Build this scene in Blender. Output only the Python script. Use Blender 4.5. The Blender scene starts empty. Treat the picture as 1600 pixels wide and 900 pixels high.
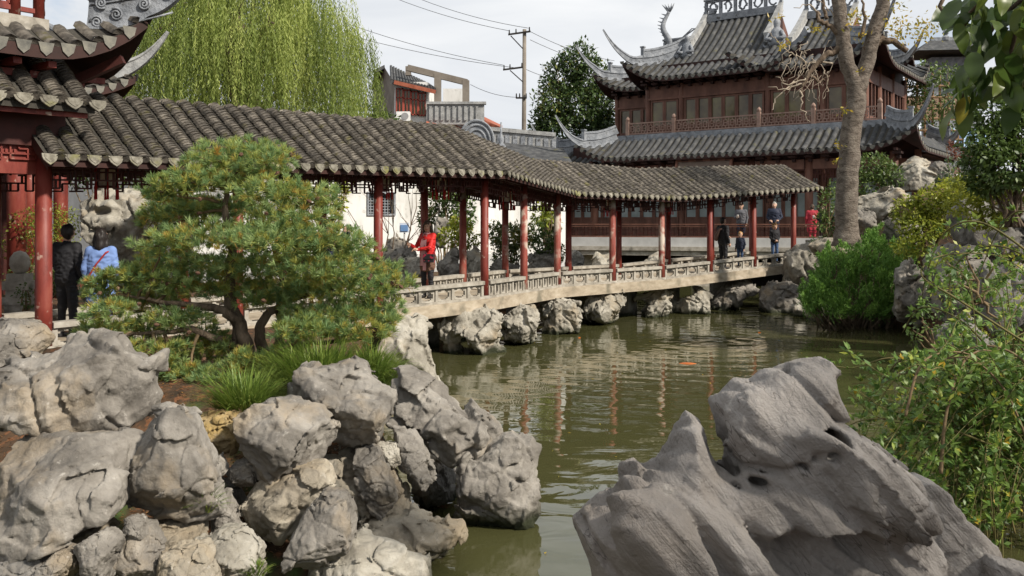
import bpy, math, random
import numpy as np
from mathutils import Vector, Matrix

# ------------------------------------------------------------------ camera, sky, sun, exposure
F = 1400.0            # focal length in photograph pixels (1600 wide)
HOR = 346.0           # photograph row of the horizon
CAM = 2.65            # eye height above the pond
sc = bpy.context.scene
col = bpy.context.collection
cam_d = bpy.data.cameras.new('camera'); cam = bpy.data.objects.new('camera', cam_d); col.objects.link(cam)
cam.location = (0, 0, CAM); cam.rotation_euler = (math.radians(90), 0, 0)
cam_d.sensor_width = 36.0; cam_d.lens = 36.0 * F / 1600.0
cam_d.shift_y = (HOR - 450.0) / 1600.0
cam_d.clip_start = 0.05; cam_d.clip_end = 3000
sc.camera = cam

SUN_AZ = Vector((0.83, -0.56)); SUN_EL = math.radians(38)
sun_dir = Vector((SUN_AZ.x * math.cos(SUN_EL), SUN_AZ.y * math.cos(SUN_EL), math.sin(SUN_EL)))
w = bpy.data.worlds.new('World'); sc.world = w; w.use_nodes = True
nt = w.node_tree; nt.nodes.clear()
def _n(t, typ, **kw):
    n = t.nodes.new(typ)
    for k, v in kw.items(): setattr(n, k, v)
    return n
sky = _n(nt, 'ShaderNodeTexSky', sky_type='NISHITA', sun_disc=False)
sky.sun_elevation = SUN_EL; sky.sun_rotation = math.atan2(SUN_AZ.x, SUN_AZ.y)
sky.air_density = 1.0; sky.dust_density = 2.0
tc = _n(nt, 'ShaderNodeTexCoord'); mp = _n(nt, 'ShaderNodeMapping'); mp.inputs['Scale'].default_value = (1, 1, 3.0)
nz = _n(nt, 'ShaderNodeTexNoise'); nz.inputs['Scale'].default_value = 2.6; nz.inputs['Detail'].default_value = 7
nz.inputs['Roughness'].default_value = 0.55; nz.inputs['Distortion'].default_value = 0.6
rp = _n(nt, 'ShaderNodeValToRGB'); rp.color_ramp.elements[0].position = 0.25; rp.color_ramp.elements[1].position = 0.42
rc = _n(nt, 'ShaderNodeValToRGB'); rc.color_ramp.elements[0].position = 0.36; rc.color_ramp.elements[1].position = 0.66
rc.color_ramp.elements[0].color = (5.0, 5.25, 5.6, 1); rc.color_ramp.elements[1].color = (6.5, 6.6, 6.7, 1)
mx = _n(nt, 'ShaderNodeMix', data_type='RGBA'); bg = _n(nt, 'ShaderNodeBackground'); wo = _n(nt, 'ShaderNodeOutputWorld')
bg.inputs['Strength'].default_value = 0.1
nt.links.new(tc.outputs['Generated'], mp.inputs['Vector']); nt.links.new(mp.outputs['Vector'], nz.inputs['Vector'])
nt.links.new(nz.outputs['Fac'], rp.inputs['Fac']); nt.links.new(nz.outputs['Fac'], rc.inputs['Fac'])
nt.links.new(rp.outputs['Color'], mx.inputs[0]); nt.links.new(sky.outputs['Color'], mx.inputs[6]); nt.links.new(rc.outputs['Color'], mx.inputs[7])
nt.links.new(mx.outputs[2], bg.inputs['Color']); nt.links.new(bg.outputs['Background'], wo.inputs['Surface'])

sun_d = bpy.data.lights.new('sun', 'SUN'); sun = bpy.data.objects.new('sun', sun_d); col.objects.link(sun)
sun_d.energy = 4.3; sun_d.angle = math.radians(4.0); sun_d.color = (1.0, 0.92, 0.81)
sun.rotation_euler = (-sun_dir).to_track_quat('-Z', 'Y').to_euler()
sun.location = (20, -15, 25)

vs = sc.view_settings
vs.view_transform = 'Standard'; vs.look = 'None'; vs.gamma = 1.0; vs.exposure = 0.56; vs.use_curve_mapping = False
sc.render.engine = 'CYCLES'; sc.cycles.use_denoising = True
sc.cycles.max_bounces = 7; sc.cycles.diffuse_bounces = 3; sc.cycles.glossy_bounces = 3; sc.cycles.transparent_max_bounces = 6
sc.cycles.caustics_reflective = False; sc.cycles.caustics_refractive = False

# ------------------------------------------------------------------ helpers
rng = np.random.default_rng(7); random.seed(7)
def P(x, y, Y):                       # a photograph pixel at distance Y -> world point
    return Vector(((x - 800.0) * Y / F, Y, CAM - (y - HOR) * Y / F))

def tag(o, label, cat, group=None, kind=None):
    o['label'] = label
    if cat: o['category'] = cat
    if group: o['group'] = group
    if kind: o['kind'] = kind
    return o
def empty(name, loc=(0, 0, 0), rz=0.0, parent=None):
    o = bpy.data.objects.new(name, None); col.objects.link(o); o.location = loc; o.rotation_euler.z = rz
    o.empty_display_size = 0.2
    if parent: o.parent = parent
    return o
def link(name, me, parent=None, loc=None, rot=None):
    o = bpy.data.objects.new(name, me); col.objects.link(o)
    if parent: o.parent = parent
    if loc is not None: o.location = loc
    if rot is not None: o.rotation_euler = rot
    return o

class MB:
    """collects shapes for one mesh object; mat4 maps local coordinates to the object's space"""
    def __init__(s, mat4=None): s.v = []; s.f = []; s.m = []; s.M = mat4
    def add(s, vs_, fs, m=0):
        b = len(s.v)
        if s.M is not None: vs_ = [s.M @ Vector(p) for p in vs_]
        s.v.extend([tuple(p) for p in vs_]); s.f.extend([tuple(b + i for i in f) for f in fs]); s.m.extend([m] * len(fs))
        return s
    def box(s, c, d, R=None, m=0, taper=1.0):
        hx, hy, hz = d[0] / 2, d[1] / 2, d[2] / 2
        pts = [Vector((sx * hx * (taper if sz > 0 else 1), sy * hy * (taper if sz > 0 else 1), sz * hz)) for sz in (-1, 1) for sy in (-1, 1) for sx in (-1, 1)]
        if R is not None: pts = [R @ p for p in pts]
        c = Vector(c)
        return s.add([c + p for p in pts], [(0, 2, 3, 1), (4, 5, 7, 6), (0, 1, 5, 4), (2, 6, 7, 3), (0, 4, 6, 2), (1, 3, 7, 5)], m)
    def beam(s, p, q, w_, h_, m=0, up=(0, 0, 1)):
        p = Vector(p); q = Vector(q); d = (q - p).normalized(); up = Vector(up)
        sx = d.cross(up)
        if sx.length < 1e-4: sx = Vector((1, 0, 0))
        sx.normalize(); uz = sx.cross(d)
        a = sx * (w_ / 2); b = uz * (h_ / 2)
        return s.add([p - a - b, p + a - b, p + a + b, p - a + b, q - a - b, q + a - b, q + a + b, q - a + b],
                     [(0, 1, 2, 3), (4, 7, 6, 5), (0, 4, 5, 1), (1, 5, 6, 2), (2, 6, 7, 3), (3, 7, 4, 0)], m)
    def tube(s, pts, rads, n=8, m=0, caps=True):
        pts = [Vector(p) for p in pts]; N = len(pts)
        if not hasattr(rads, '__len__'): rads = [rads] * N
        vv = []; ref = None
        for i, p in enumerate(pts):
            t = (pts[min(i + 1, N - 1)] - pts[max(i - 1, 0)])
            if t.length < 1e-9: t = Vector((0, 0, 1))
            t.normalize()
            if ref is None:
                ref = t.cross(Vector((0.31, 0.87, 0.38)))
                if ref.length < 1e-3: ref = t.cross(Vector((1, 0, 0)))
            ref = (ref - t * ref.dot(t)).normalized(); b = t.cross(ref)
            for k in range(n):
                a = 2 * math.pi * k / n
                vv.append(p + (ref * math.cos(a) + b * math.sin(a)) * rads[i])
        ff = [(i * n + k, i * n + (k + 1) % n, (i + 1) * n + (k + 1) % n, (i + 1) * n + k) for i in range(N - 1) for k in range(n)]
        if caps: ff += [tuple(reversed(range(n))), tuple((N - 1) * n + k for k in range(n))]
        return s.add(vv, ff, m)
    def lathe(s, c, prof, n=16, m=0):       # prof: (r, z) from bottom to top
        c = Vector(c)
        return s.tube([c + Vector((0, 0, z)) for r, z in prof], [max(r, 1e-4) for r, z in prof], n, m)
    def plate(s, poly, origin, ux, uy, th, m=0):   # polygon (2-D) extruded by th along ux x uy
        o = Vector(origin); ux = Vector(ux); uy = Vector(uy); nn = ux.cross(uy).normalized() * th
        a = [o + ux * x + uy * y for x, y in poly]; b = [p + nn for p in a]; n = len(poly)
        return s.add(a + b, [tuple(reversed(range(n))), tuple(range(n, 2 * n))] + [(i, (i + 1) % n, n + (i + 1) % n, n + i) for i in range(n)], m)
    def mesh(s, name, mats, smooth=False):
        me = bpy.data.meshes.new(name); me.from_pydata(s.v, [], s.f)
        for mt in (mats if isinstance(mats, (list, tuple)) else [mats]): me.materials.append(mt)
        if any(s.m): me.polygons.foreach_set('material_index', s.m)
        if smooth: me.polygons.foreach_set('use_smooth', [True] * len(s.f))
        me.update(); return me
    def build(s, name, mats, parent=None, smooth=False):
        return link(name, s.mesh(name, mats, smooth), parent)

def fast_mesh(name, V, Q, mat, smooth=False, tint=None, mi=None):
    """V (n,3), Q (m,k) all faces with k corners"""
    me = bpy.data.meshes.new(name); V = np.asarray(V, np.float32); Q = np.asarray(Q, np.int32); k = Q.shape[1]
    me.vertices.add(len(V)); me.vertices.foreach_set('co', V.ravel())
    me.loops.add(Q.size); me.loops.foreach_set('vertex_index', Q.ravel())
    me.polygons.add(len(Q)); me.polygons.foreach_set('loop_start', np.arange(0, Q.size, k, dtype=np.int32))
    for mt in (mat if isinstance(mat, (list, tuple)) else [mat]): me.materials.append(mt)
    if mi is not None: me.polygons.foreach_set('material_index', np.asarray(mi, np.int32))
    if tint is not None:
        a = me.attributes.new('tint', 'FLOAT', 'POINT'); a.data.foreach_set('value', np.asarray(tint, np.float32))
    me.update(calc_edges=True)
    if smooth: me.polygons.foreach_set('use_smooth', np.ones(len(Q), bool))
    return me

# ---- numpy gradient noise
def _hash(ix, iy, iz, seed):
    h = ix.astype(np.uint32) * np.uint32(374761393) + iy.astype(np.uint32) * np.uint32(668265263) + iz.astype(np.uint32) * np.uint32(2147483629) + np.uint32((seed * 1274126177) & 0xffffffff)
    h = (h ^ (h >> np.uint32(13))) * np.uint32(1274126177)
    h = (h ^ (h >> np.uint32(16))) * np.uint32(2246822519)
    return h ^ (h >> np.uint32(15))
def _f(h, sh): return ((h >> np.uint32(sh)) & np.uint32(1023)).astype(np.float32) * np.float32(1 / 511.5) - np.float32(1)
def noise3(x, y, z, seed=0):
    x = np.asarray(x, np.float32); y = np.asarray(y, np.float32) + 0 * x; z = np.asarray(z, np.float32) + 0 * x
    x0 = np.floor(x); y0 = np.floor(y); z0 = np.floor(z); xf = x - x0; yf = y - y0; zf = z - z0
    xi = x0.astype(np.int32); yi = y0.astype(np.int32); zi = z0.astype(np.int32)
    u = xf * xf * xf * (xf * (xf * 6 - 15) + 10); v = yf * yf * yf * (yf * (yf * 6 - 15) + 10); t = zf * zf * zf * (zf * (zf * 6 - 15) + 10)
    def g(a, b, c):
        h = _hash(xi + a, yi + b, zi + c, seed)
        return _f(h, 0) * (xf - a) + _f(h, 10) * (yf - b) + _f(h, 20) * (zf - c)
    def L(a, b, k): return a + (b - a) * k
    return L(L(L(g(0, 0, 0), g(1, 0, 0), u), L(g(0, 1, 0), g(1, 1, 0), u), v), L(L(g(0, 0, 1), g(1, 0, 1), u), L(g(0, 1, 1), g(1, 1, 1), u), v), t)
def fbm(x, y, z, oct=3, seed=0, gain=0.5):
    a = 1.0; r = 0
    for i in range(oct):
        r = r + a * noise3(x, y, z, seed + i * 17); x = x * 2.03; y = y * 2.03; z = z * 2.03; a *= gain
    return r

def chips(x, y, z, seed=0):
    """broken facets: every cell of a jittered grid tilts its own way"""
    x = np.asarray(x, np.float32); y = np.asarray(y, np.float32); z = np.asarray(z, np.float32)
    x0 = np.floor(x - 0.5); y0 = np.floor(y - 0.5); z0 = np.floor(z - 0.5); xi = x0.astype(np.int32); yi = y0.astype(np.int32); zi = z0.astype(np.int32)
    best = np.full(x.shape, 1e9, np.float32); out = np.zeros(x.shape, np.float32)
    for a in (0, 1):
        for b_ in (0, 1):
            for c in (0, 1):
                h = _hash(xi + a, yi + b_, zi + c, seed); q = np.float32(0.38)
                px = x0 + a + 0.5 + _f(h, 0) * q - x; py = y0 + b_ + 0.5 + _f(h, 10) * q - y; pz = z0 + c + 0.5 + _f(h, 20) * q - z
                d = px * px + py * py + pz * pz; m = d < best; k = h * np.uint32(2654435761)
                v = px * _f(k, 0) + py * _f(k, 10) + pz * _f(k, 20) + np.float32(0.3) * _f(k ^ (k >> np.uint32(7)), 5)
                out = np.where(m, v, out); best = np.where(m, d, best)
    return out
# ---- surface nets: the zero level of f on a grid -> quads
def surface_nets(f, org, h):
    s = f < 0; nx, ny, nz_ = f.shape
    acc = np.zeros((nx - 1, ny - 1, nz_ - 1, 3)); cnt = np.zeros((nx - 1, ny - 1, nz_ - 1))
    def sl(a, b, c): return (slice(a, nx - 1 + a), slice(b, ny - 1 + b), slice(c, nz_ - 1 + c))
    for ax in range(3):
        for i in (0, 1):
            for j in (0, 1):
                o0 = [0, 0, 0]; oth = [k for k in range(3) if k != ax]
                o0[oth[0]] = i; o0[oth[1]] = j; o1 = list(o0); o1[ax] = 1
                f0 = f[sl(*o0)]; f1 = f[sl(*o1)]; cr = (f0 < 0) != (f1 < 0)
                t = np.where(cr, f0 / np.where(cr, f0 - f1, 1), 0)
                for k in range(3):
                    acc[..., k] += np.where(cr, (t if k == ax else o0[k]), 0)
                cnt += cr
    m = cnt > 0; idx = -np.ones(m.shape, np.int64); n = int(m.sum()); idx[m] = np.arange(n)
    ijk = np.argwhere(m); V = (ijk + acc[m] / cnt[m][:, None]) * h + np.asarray(org)
    Q = []
    for ax in range(3):
        a, b = [k for k in range(3) if k != ax]
        c0 = [slice(None)] * 3; c1 = [slice(None)] * 3
        c0[ax] = slice(0, f.shape[ax] - 1); c1[ax] = slice(1, f.shape[ax])
        cr = s[tuple(c0)] != s[tuple(c1)]; ins = s[tuple(c0)]
        e = np.argwhere(cr); e = e[(e[:, a] > 0) & (e[:, b] > 0) & (e[:, a] < f.shape[a] - 1) & (e[:, b] < f.shape[b] - 1)]
        if len(e) == 0: continue
        da = np.zeros(3, int); da[a] = 1; db = np.zeros(3, int); db[b] = 1
        g = lambda q: idx[q[:, 0], q[:, 1], q[:, 2]]
        q = np.stack([g(e - da - db), g(e - db), g(e), g(e - da)], 1)
        fl = ins[e[:, 0], e[:, 1], e[:, 2]]
        if ax == 1: fl = ~fl
        q[~fl] = q[~fl][:, ::-1]; Q.append(q)
    return V, np.concatenate(Q)

def poly_sdf(px, pz, poly):
    """signed distance in the plane to a polygon (negative inside)"""
    d = np.full(px.shape, 1e9); inside = np.zeros(px.shape, bool); n = len(poly)
    for i in range(n):
        ax, az = poly[i]; bx, bz = poly[(i + 1) % n]; ex, ez = bx - ax, bz - az
        t = np.clip(((px - ax) * ex + (pz - az) * ez) / (ex * ex + ez * ez + 1e-12), 0, 1)
        d = np.minimum(d, (px - ax - t * ex) ** 2 + (pz - az - t * ez) ** 2)
        c = ((az > pz) != (bz > pz)) & (px < (bx - ax) * (pz - az) / ((bz - az) if abs(bz - az) > 1e-12 else 1e-12) + ax)
        inside ^= c
    d = np.sqrt(d); return np.where(inside, -d, d)
def smax(a, b, k): h = np.clip(0.5 - 0.5 * (b - a) / k, 0, 1); return b + (a - b) * h + k * h * (1 - h)
def smin(a, b, k): return -smax(-a, -b, k)

# ------------------------------------------------------------------ materials
def pmat(name, cols, scale=4.0, detail=5, rough=0.8, bump=0.2, bscale=None, stretch=(1, 1, 1), rand=0.0, spec=0.3, pos=None, metal=0.0, extra=None, bdist=0.02):
    """noise between the given colours on world position; extra = (colour, scale, lo, hi) patches with their own outline"""
    m = bpy.data.materials.new(name); m.use_nodes = True; t = m.node_tree; b = t.nodes['Principled BSDF']
    ge = _n(t, 'ShaderNodeNewGeometry'); mpn = _n(t, 'ShaderNodeMapping'); mpn.inputs['Scale'].default_value = stretch
    t.links.new(ge.outputs['Position'], mpn.inputs['Vector'])
    n1 = _n(t, 'ShaderNodeTexNoise'); n1.inputs['Scale'].default_value = scale; n1.inputs['Detail'].default_value = detail; n1.inputs['Roughness'].default_value = 0.6
    t.links.new(mpn.outputs['Vector'], n1.inputs['Vector'])
    r = _n(t, 'ShaderNodeValToRGB'); cr = r.color_ramp; k = len(cols)
    pp = pos or [0.3 + 0.4 * i / max(k - 1, 1) for i in range(k)]
    while len(cr.elements) < k: cr.elements.new(0.5)
    for i in range(k): cr.elements[i].position = pp[i]; cr.elements[i].color = (*cols[i], 1)
    t.links.new(n1.outputs['Fac'], r.inputs['Fac']); out = r.outputs['Color']
    for ex in (extra or []):
        n3 = _n(t, 'ShaderNodeTexNoise'); n3.inputs['Scale'].default_value = ex[1]; n3.inputs['Detail'].default_value = 6
        t.links.new(ge.outputs['Position'], n3.inputs['Vector'])
        mr = _n(t, 'ShaderNodeMapRange'); mr.inputs['From Min'].default_value = ex[2]; mr.inputs['From Max'].default_value = ex[3]
        t.links.new(n3.outputs['Fac'], mr.inputs['Value'])
        mm = _n(t, 'ShaderNodeMix', data_type='RGBA'); mm.inputs[7].default_value = (*ex[0], 1)
        t.links.new(mr.outputs['Result'], mm.inputs[0]); t.links.new(out, mm.inputs[6]); out = mm.outputs[2]
    if rand:
        oi = _n(t, 'ShaderNodeObjectInfo'); mr = _n(t, 'ShaderNodeMapRange'); mr.inputs['To Min'].default_value = 1 - rand; mr.inputs['To Max'].default_value = 1 + rand
        t.links.new(oi.outputs['Random'], mr.inputs['Value'])
        hs = _n(t, 'ShaderNodeHueSaturation'); t.links.new(mr.outputs['Result'], hs.inputs['Value']); t.links.new(out, hs.inputs['Color']); out = hs.outputs['Color']
    t.links.new(out, b.inputs['Base Color'])
    b.inputs['Roughness'].default_value = rough; b.inputs['Specular IOR Level'].default_value = spec; b.inputs['Metallic'].default_value = metal
    if bump:
        n2 = _n(t, 'ShaderNodeTexNoise'); n2.inputs['Scale'].default_value = bscale or scale * 6; n2.inputs['Detail'].default_value = 6; n2.inputs['Roughness'].default_value = 0.65
        t.links.new(mpn.outputs['Vector'], n2.inputs['Vector'])
        bp = _n(t, 'ShaderNodeBump'); bp.inputs['Strength'].default_value = bump; bp.inputs['Distance'].default_value = bdist
        t.links.new(n2.outputs['Fac'], bp.inputs['Height']); t.links.new(bp.outputs['Normal'], b.inputs['Normal'])
    return m

def leafmat(name, cols, pos=None, trans=0.35, rough=0.45, spec=0.4):
    """leaf colour runs over cols by each leaf's own tint value"""
    m = bpy.data.materials.new(name); m.use_nodes = True; t = m.node_tree; b = t.nodes['Principled BSDF']; o = t.nodes['Material Output']
    at = _n(t, 'ShaderNodeAttribute', attribute_name='tint'); r = _n(t, 'ShaderNodeValToRGB'); cr = r.color_ramp; k = len(cols)
    pp = pos or [i / max(k - 1, 1) for i in range(k)]
    while len(cr.elements) < k: cr.elements.new(0.5)
    for i in range(k): cr.elements[i].position = pp[i]; cr.elements[i].color = (*cols[i], 1)
    t.links.new(at.outputs['Fac'], r.inputs['Fac']); t.links.new(r.outputs['Color'], b.inputs['Base Color'])
    b.inputs['Roughness'].default_value = rough; b.inputs['Specular IOR Level'].default_value = spec
    tr = _n(t, 'ShaderNodeBsdfTranslucent'); t.links.new(r.outputs['Color'], tr.inputs['Color'])
    ms = _n(t, 'ShaderNodeMixShader'); ms.inputs[0].default_value = trans
    t.links.new(b.outputs[0], ms.inputs[1]); t.links.new(tr.outputs[0], ms.inputs[2]); t.links.new(ms.outputs[0], o.inputs['Surface'])
    return m

def rockmat(name, cols, warm=(0.33, 0.26, 0.17), crack=0.22, scale=2.2, algae=True, warm_lo=0.56, bump=0.55, strata=0.0, fine=1.0):
    m = bpy.data.materials.new(name); m.use_nodes = True; t = m.node_tree; b = t.nodes['Principled BSDF']; L = t.links.new
    ge = _n(t, 'ShaderNodeNewGeometry'); oi = _n(t, 'ShaderNodeObjectInfo')
    va = _n(t, 'ShaderNodeVectorMath', operation='SCALE'); va.inputs['Scale'].default_value = 31.0
    cx = _n(t, 'ShaderNodeCombineXYZ'); L(oi.outputs['Random'], cx.inputs['X']); L(oi.outputs['Random'], cx.inputs['Y']); L(cx.outputs[0], va.inputs[0])
    ad = _n(t, 'ShaderNodeVectorMath', operation='ADD'); L(ge.outputs['Position'], ad.inputs[0]); L(va.outputs[0], ad.inputs[1]); pos = ad.outputs[0]
    def N(s_, d_, r_=0.6, vec=None, dist=0.0):
        n = _n(t, 'ShaderNodeTexNoise'); n.inputs['Scale'].default_value = s_; n.inputs['Detail'].default_value = d_; n.inputs['Roughness'].default_value = r_; n.inputs['Distortion'].default_value = dist
        L(vec or pos, n.inputs['Vector']); return n.outputs['Fac']
    r = _n(t, 'ShaderNodeValToRGB'); cr = r.color_ramp; k = len(cols)
    while len(cr.elements) < k: cr.elements.new(0.5)
    for i in range(k): cr.elements[i].position = 0.32 + 0.36 * i / (k - 1); cr.elements[i].color = (*cols[i], 1)
    L(N(scale, 9, 0.68, dist=0.4), r.inputs['Fac']); out = r.outputs['Color']
    def over(c, fac, mode='MIX'):
        nonlocal out
        mm = _n(t, 'ShaderNodeMix', data_type='RGBA', blend_type=mode); mm.inputs[7].default_value = (*c, 1); L(fac, mm.inputs[0]); L(out, mm.inputs[6]); out = mm.outputs[2]
    def rng_(v, lo, hi, a=0.0, b_=1.0):
        q = _n(t, 'ShaderNodeMapRange'); q.inputs['From Min'].default_value = lo; q.inputs['From Max'].default_value = hi; q.inputs['To Min'].default_value = a; q.inputs['To Max'].default_value = b_
        L(v, q.inputs['Value']); return q.outputs['Result']
    over(warm, rng_(N(scale * 0.55, 6), warm_lo, warm_lo + 0.16, 0, 0.75))
    over((0.62, 0.59, 0.53), rng_(N(scale * 5.5, 8, 0.7), 0.60, 0.72, 0, 0.45))      # pale lichen specks
    over((0.055, 0.05, 0.045), rng_(N(scale * 9, 5, 0.7), 0.66, 0.74, 0, 0.6))       # dark pits
    # cracks: cell borders pushed about by noise
    wv = _n(t, 'ShaderNodeVectorMath', operation='SCALE'); nn = _n(t, 'ShaderNodeTexNoise'); nn.inputs['Scale'].default_value = 3.5; nn.inputs['Detail'].default_value = 4; L(pos, nn.inputs['Vector'])
    L(nn.outputs['Color'], wv.inputs[0]); wv.inputs['Scale'].default_value = 0.55
    av = _n(t, 'ShaderNodeVectorMath', operation='ADD'); L(pos, av.inputs[0]); L(wv.outputs[0], av.inputs[1])
    vo = _n(t, 'ShaderNodeTexVoronoi', feature='DISTANCE_TO_EDGE'); vo.inputs['Scale'].default_value = 1.7; L(av.outputs[0], vo.inputs['Vector'])
    ck = rng_(vo.outputs['Distance'], 0.0, 0.012, 1, 0)
    gate = rng_(N(1.3, 2), 0.5, 0.62)
    cg = _n(t, 'ShaderNodeMath', operation='MULTIPLY'); L(ck, cg.inputs[0]); L(gate, cg.inputs[1])
    cs = _n(t, 'ShaderNodeMath', operation='MULTIPLY'); L(cg.outputs[0], cs.inputs[0]); cs.inputs[1].default_value = crack
    over((0.04, 0.035, 0.03), cs.outputs[0])
    if algae:
        sx = _n(t, 'ShaderNodeSeparateXYZ'); L(ge.outputs['Position'], sx.inputs[0])
        wz = _n(t, 'ShaderNodeMath', operation='MULTIPLY_ADD'); L(N(5.0, 4), wz.inputs[0]); wz.inputs[1].default_value = -0.32; L(sx.outputs['Z'], wz.inputs[2])
        over((0.028, 0.032, 0.016), rng_(wz.outputs[0], -0.12, 0.03, 1, 0))
    hs = _n(t, 'ShaderNodeHueSaturation'); L(rng_(oi.outputs['Random'], 0, 1, 0.86, 1.12), hs.inputs['Value']); L(out, hs.inputs['Color']); out = hs.outputs['Color']
    if strata:                                  # hairline bedding cracks
        ml = _n(t, 'ShaderNodeMapping', vector_type='TEXTURE'); ml.inputs['Rotation'].default_value = (0.1, math.radians(50), 0.0); ml.inputs['Scale'].default_value = (1.25, 0.67, 0.2); L(pos, ml.inputs['Vector'])
        nl = N(1.9, 3, 0.5, ml.outputs[0]); ab = _n(t, 'ShaderNodeMath', operation='SUBTRACT'); L(nl, ab.inputs[0]); ab.inputs[1].default_value = 0.5
        ab2 = _n(t, 'ShaderNodeMath', operation='ABSOLUTE'); L(ab.outputs[0], ab2.inputs[0]); ln_ = rng_(ab2.outputs[0], 0.0, 0.006, 0.8, 0); gt = rng_(N(2.2, 2), 0.42, 0.55)
        lm_ = _n(t, 'ShaderNodeMath', operation='MULTIPLY'); L(ln_, lm_.inputs[0]); L(gt, lm_.inputs[1]); over((0.06, 0.05, 0.042), lm_.outputs[0])
    L(out, b.inputs['Base Color']); b.inputs['Roughness'].default_value = 0.86; b.inputs['Specular IOR Level'].default_value = 0.25
    # relief
    h = N(scale * 7 * fine, 10, 0.72)
    m2 = _n(t, 'ShaderNodeMath', operation='MULTIPLY_ADD'); L(cg.outputs[0], m2.inputs[0]); m2.inputs[1].default_value = -0.6 * crack; L(h, m2.inputs[2]); h = m2.outputs[0]
    if strata:
        mp_ = _n(t, 'ShaderNodeMapping', vector_type='TEXTURE'); mp_.inputs['Rotation'].default_value = (0.1, math.radians(50), 0.0); mp_.inputs['Scale'].default_value = (1.4, 0.5, 0.11); L(pos, mp_.inputs['Vector'])
        ns = N(1.6, 6, 0.62, mp_.outputs[0])
        m3 = _n(t, 'ShaderNodeMath', operation='MULTIPLY_ADD'); L(ns, m3.inputs[0]); m3.inputs[1].default_value = strata; L(h, m3.inputs[2]); h = m3.outputs[0]
    bp = _n(t, 'ShaderNodeBump'); bp.inputs['Strength'].default_value = bump; bp.inputs['Distance'].default_value = 0.07
    L(h, bp.inputs['Height']); L(bp.outputs['Normal'], b.inputs['Normal'])
    return m

MT = {}
MT['rock'] = rockmat('limestone', [(0.088, 0.079, 0.068), (0.185, 0.170, 0.148), (0.315, 0.293, 0.258)])
MT['rock_pale'] = rockmat('pale_limestone', [(0.17, 0.155, 0.125), (0.31, 0.288, 0.24), (0.45, 0.425, 0.365)], warm_lo=0.52)
MT['rock_warm'] = rockmat('tawny_limestone', [(0.15, 0.13, 0.10), (0.26, 0.23, 0.18), (0.37, 0.335, 0.27)], warm_lo=0.48)
MT['rock_tufa'] = rockmat('tufa', [(0.15, 0.105, 0.05), (0.30, 0.22, 0.11), (0.40, 0.32, 0.19)], warm=(0.34, 0.24, 0.09), warm_lo=0.44, scale=5)
MT['rock_dark'] = rockmat('dark_limestone', [(0.09, 0.085, 0.075), (0.17, 0.16, 0.145), (0.28, 0.265, 0.24)])
MT['scholar'] = rockmat('scholar_stone', [(0.23, 0.21, 0.19), (0.33, 0.305, 0.28), (0.43, 0.40, 0.372)], warm=(0.28, 0.235, 0.19), crack=0.25, algae=False, scale=1.6, bump=0.75, strata=1.6, fine=2.6)
MT['tile'] = pmat('roof_tile', [(0.036, 0.032, 0.027), (0.092, 0.081, 0.067), (0.205, 0.183, 0.150)], 9, 8, 0.9, 0.6, 60, rand=0.24, extra=[((0.11, 0.10, 0.035), 5.0, 0.60, 0.75)], bdist=0.01)
MT['tile_far'] = pmat('grey_roof_tile', [(0.028, 0.029, 0.031), (0.055, 0.057, 0.059), (0.10, 0.10, 0.098)], 3, 8, 0.85, 0.4, 30, extra=[((0.10, 0.095, 0.045), 2.5, 0.60, 0.8)])
MT['drip'] = pmat('drip_tile', [(0.085, 0.078, 0.06), (0.165, 0.153, 0.122), (0.24, 0.227, 0.187)], 14, 6, 0.9, 0.4, 60, rand=0.2, extra=[((0.17, 0.165, 0.05), 3.0, 0.54, 0.72), ((0.10, 0.09, 0.07), 11.0, 0.56, 0.66)], bdist=0.01)
MT['pan'] = pmat('pan_tile', [(0.028, 0.026, 0.022), (0.06, 0.055, 0.045)], 10, 6, 0.95, 0.5, 40)
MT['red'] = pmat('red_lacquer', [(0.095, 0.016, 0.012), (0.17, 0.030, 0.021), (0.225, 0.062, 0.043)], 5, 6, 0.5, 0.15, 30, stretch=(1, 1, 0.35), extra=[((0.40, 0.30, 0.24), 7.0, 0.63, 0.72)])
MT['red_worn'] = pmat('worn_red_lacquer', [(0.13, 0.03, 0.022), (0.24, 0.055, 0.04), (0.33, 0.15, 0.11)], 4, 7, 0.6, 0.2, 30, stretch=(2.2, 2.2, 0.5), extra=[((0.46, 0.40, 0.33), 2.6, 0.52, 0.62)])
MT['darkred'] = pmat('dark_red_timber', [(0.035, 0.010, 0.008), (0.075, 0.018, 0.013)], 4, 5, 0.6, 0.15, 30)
MT['brown'] = pmat('brown_timber', [(0.07, 0.030, 0.020), (0.125, 0.055, 0.036), (0.175, 0.083, 0.057)], 3, 6, 0.55, 0.15, 30, stretch=(1, 1, 0.4))
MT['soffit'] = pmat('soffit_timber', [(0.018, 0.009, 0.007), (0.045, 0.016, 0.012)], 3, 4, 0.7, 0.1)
MT['stone'] = pmat('bridge_stone', [(0.19, 0.17, 0.14), (0.31, 0.285, 0.24), (0.41, 0.385, 0.335)], 5, 7, 0.85, 0.3, 40, rand=0.08, extra=[((0.13, 0.12, 0.10), 3.0, 0.60, 0.74)])
MT['stone_warm'] = pmat('bridge_slab_stone', [(0.22, 0.18, 0.13), (0.35, 0.295, 0.22), (0.44, 0.385, 0.305)], 3, 7, 0.85, 0.3, 30, stretch=(1, 1, 2.5), extra=[((0.17, 0.15, 0.11), 2.2, 0.58, 0.74)])
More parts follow.
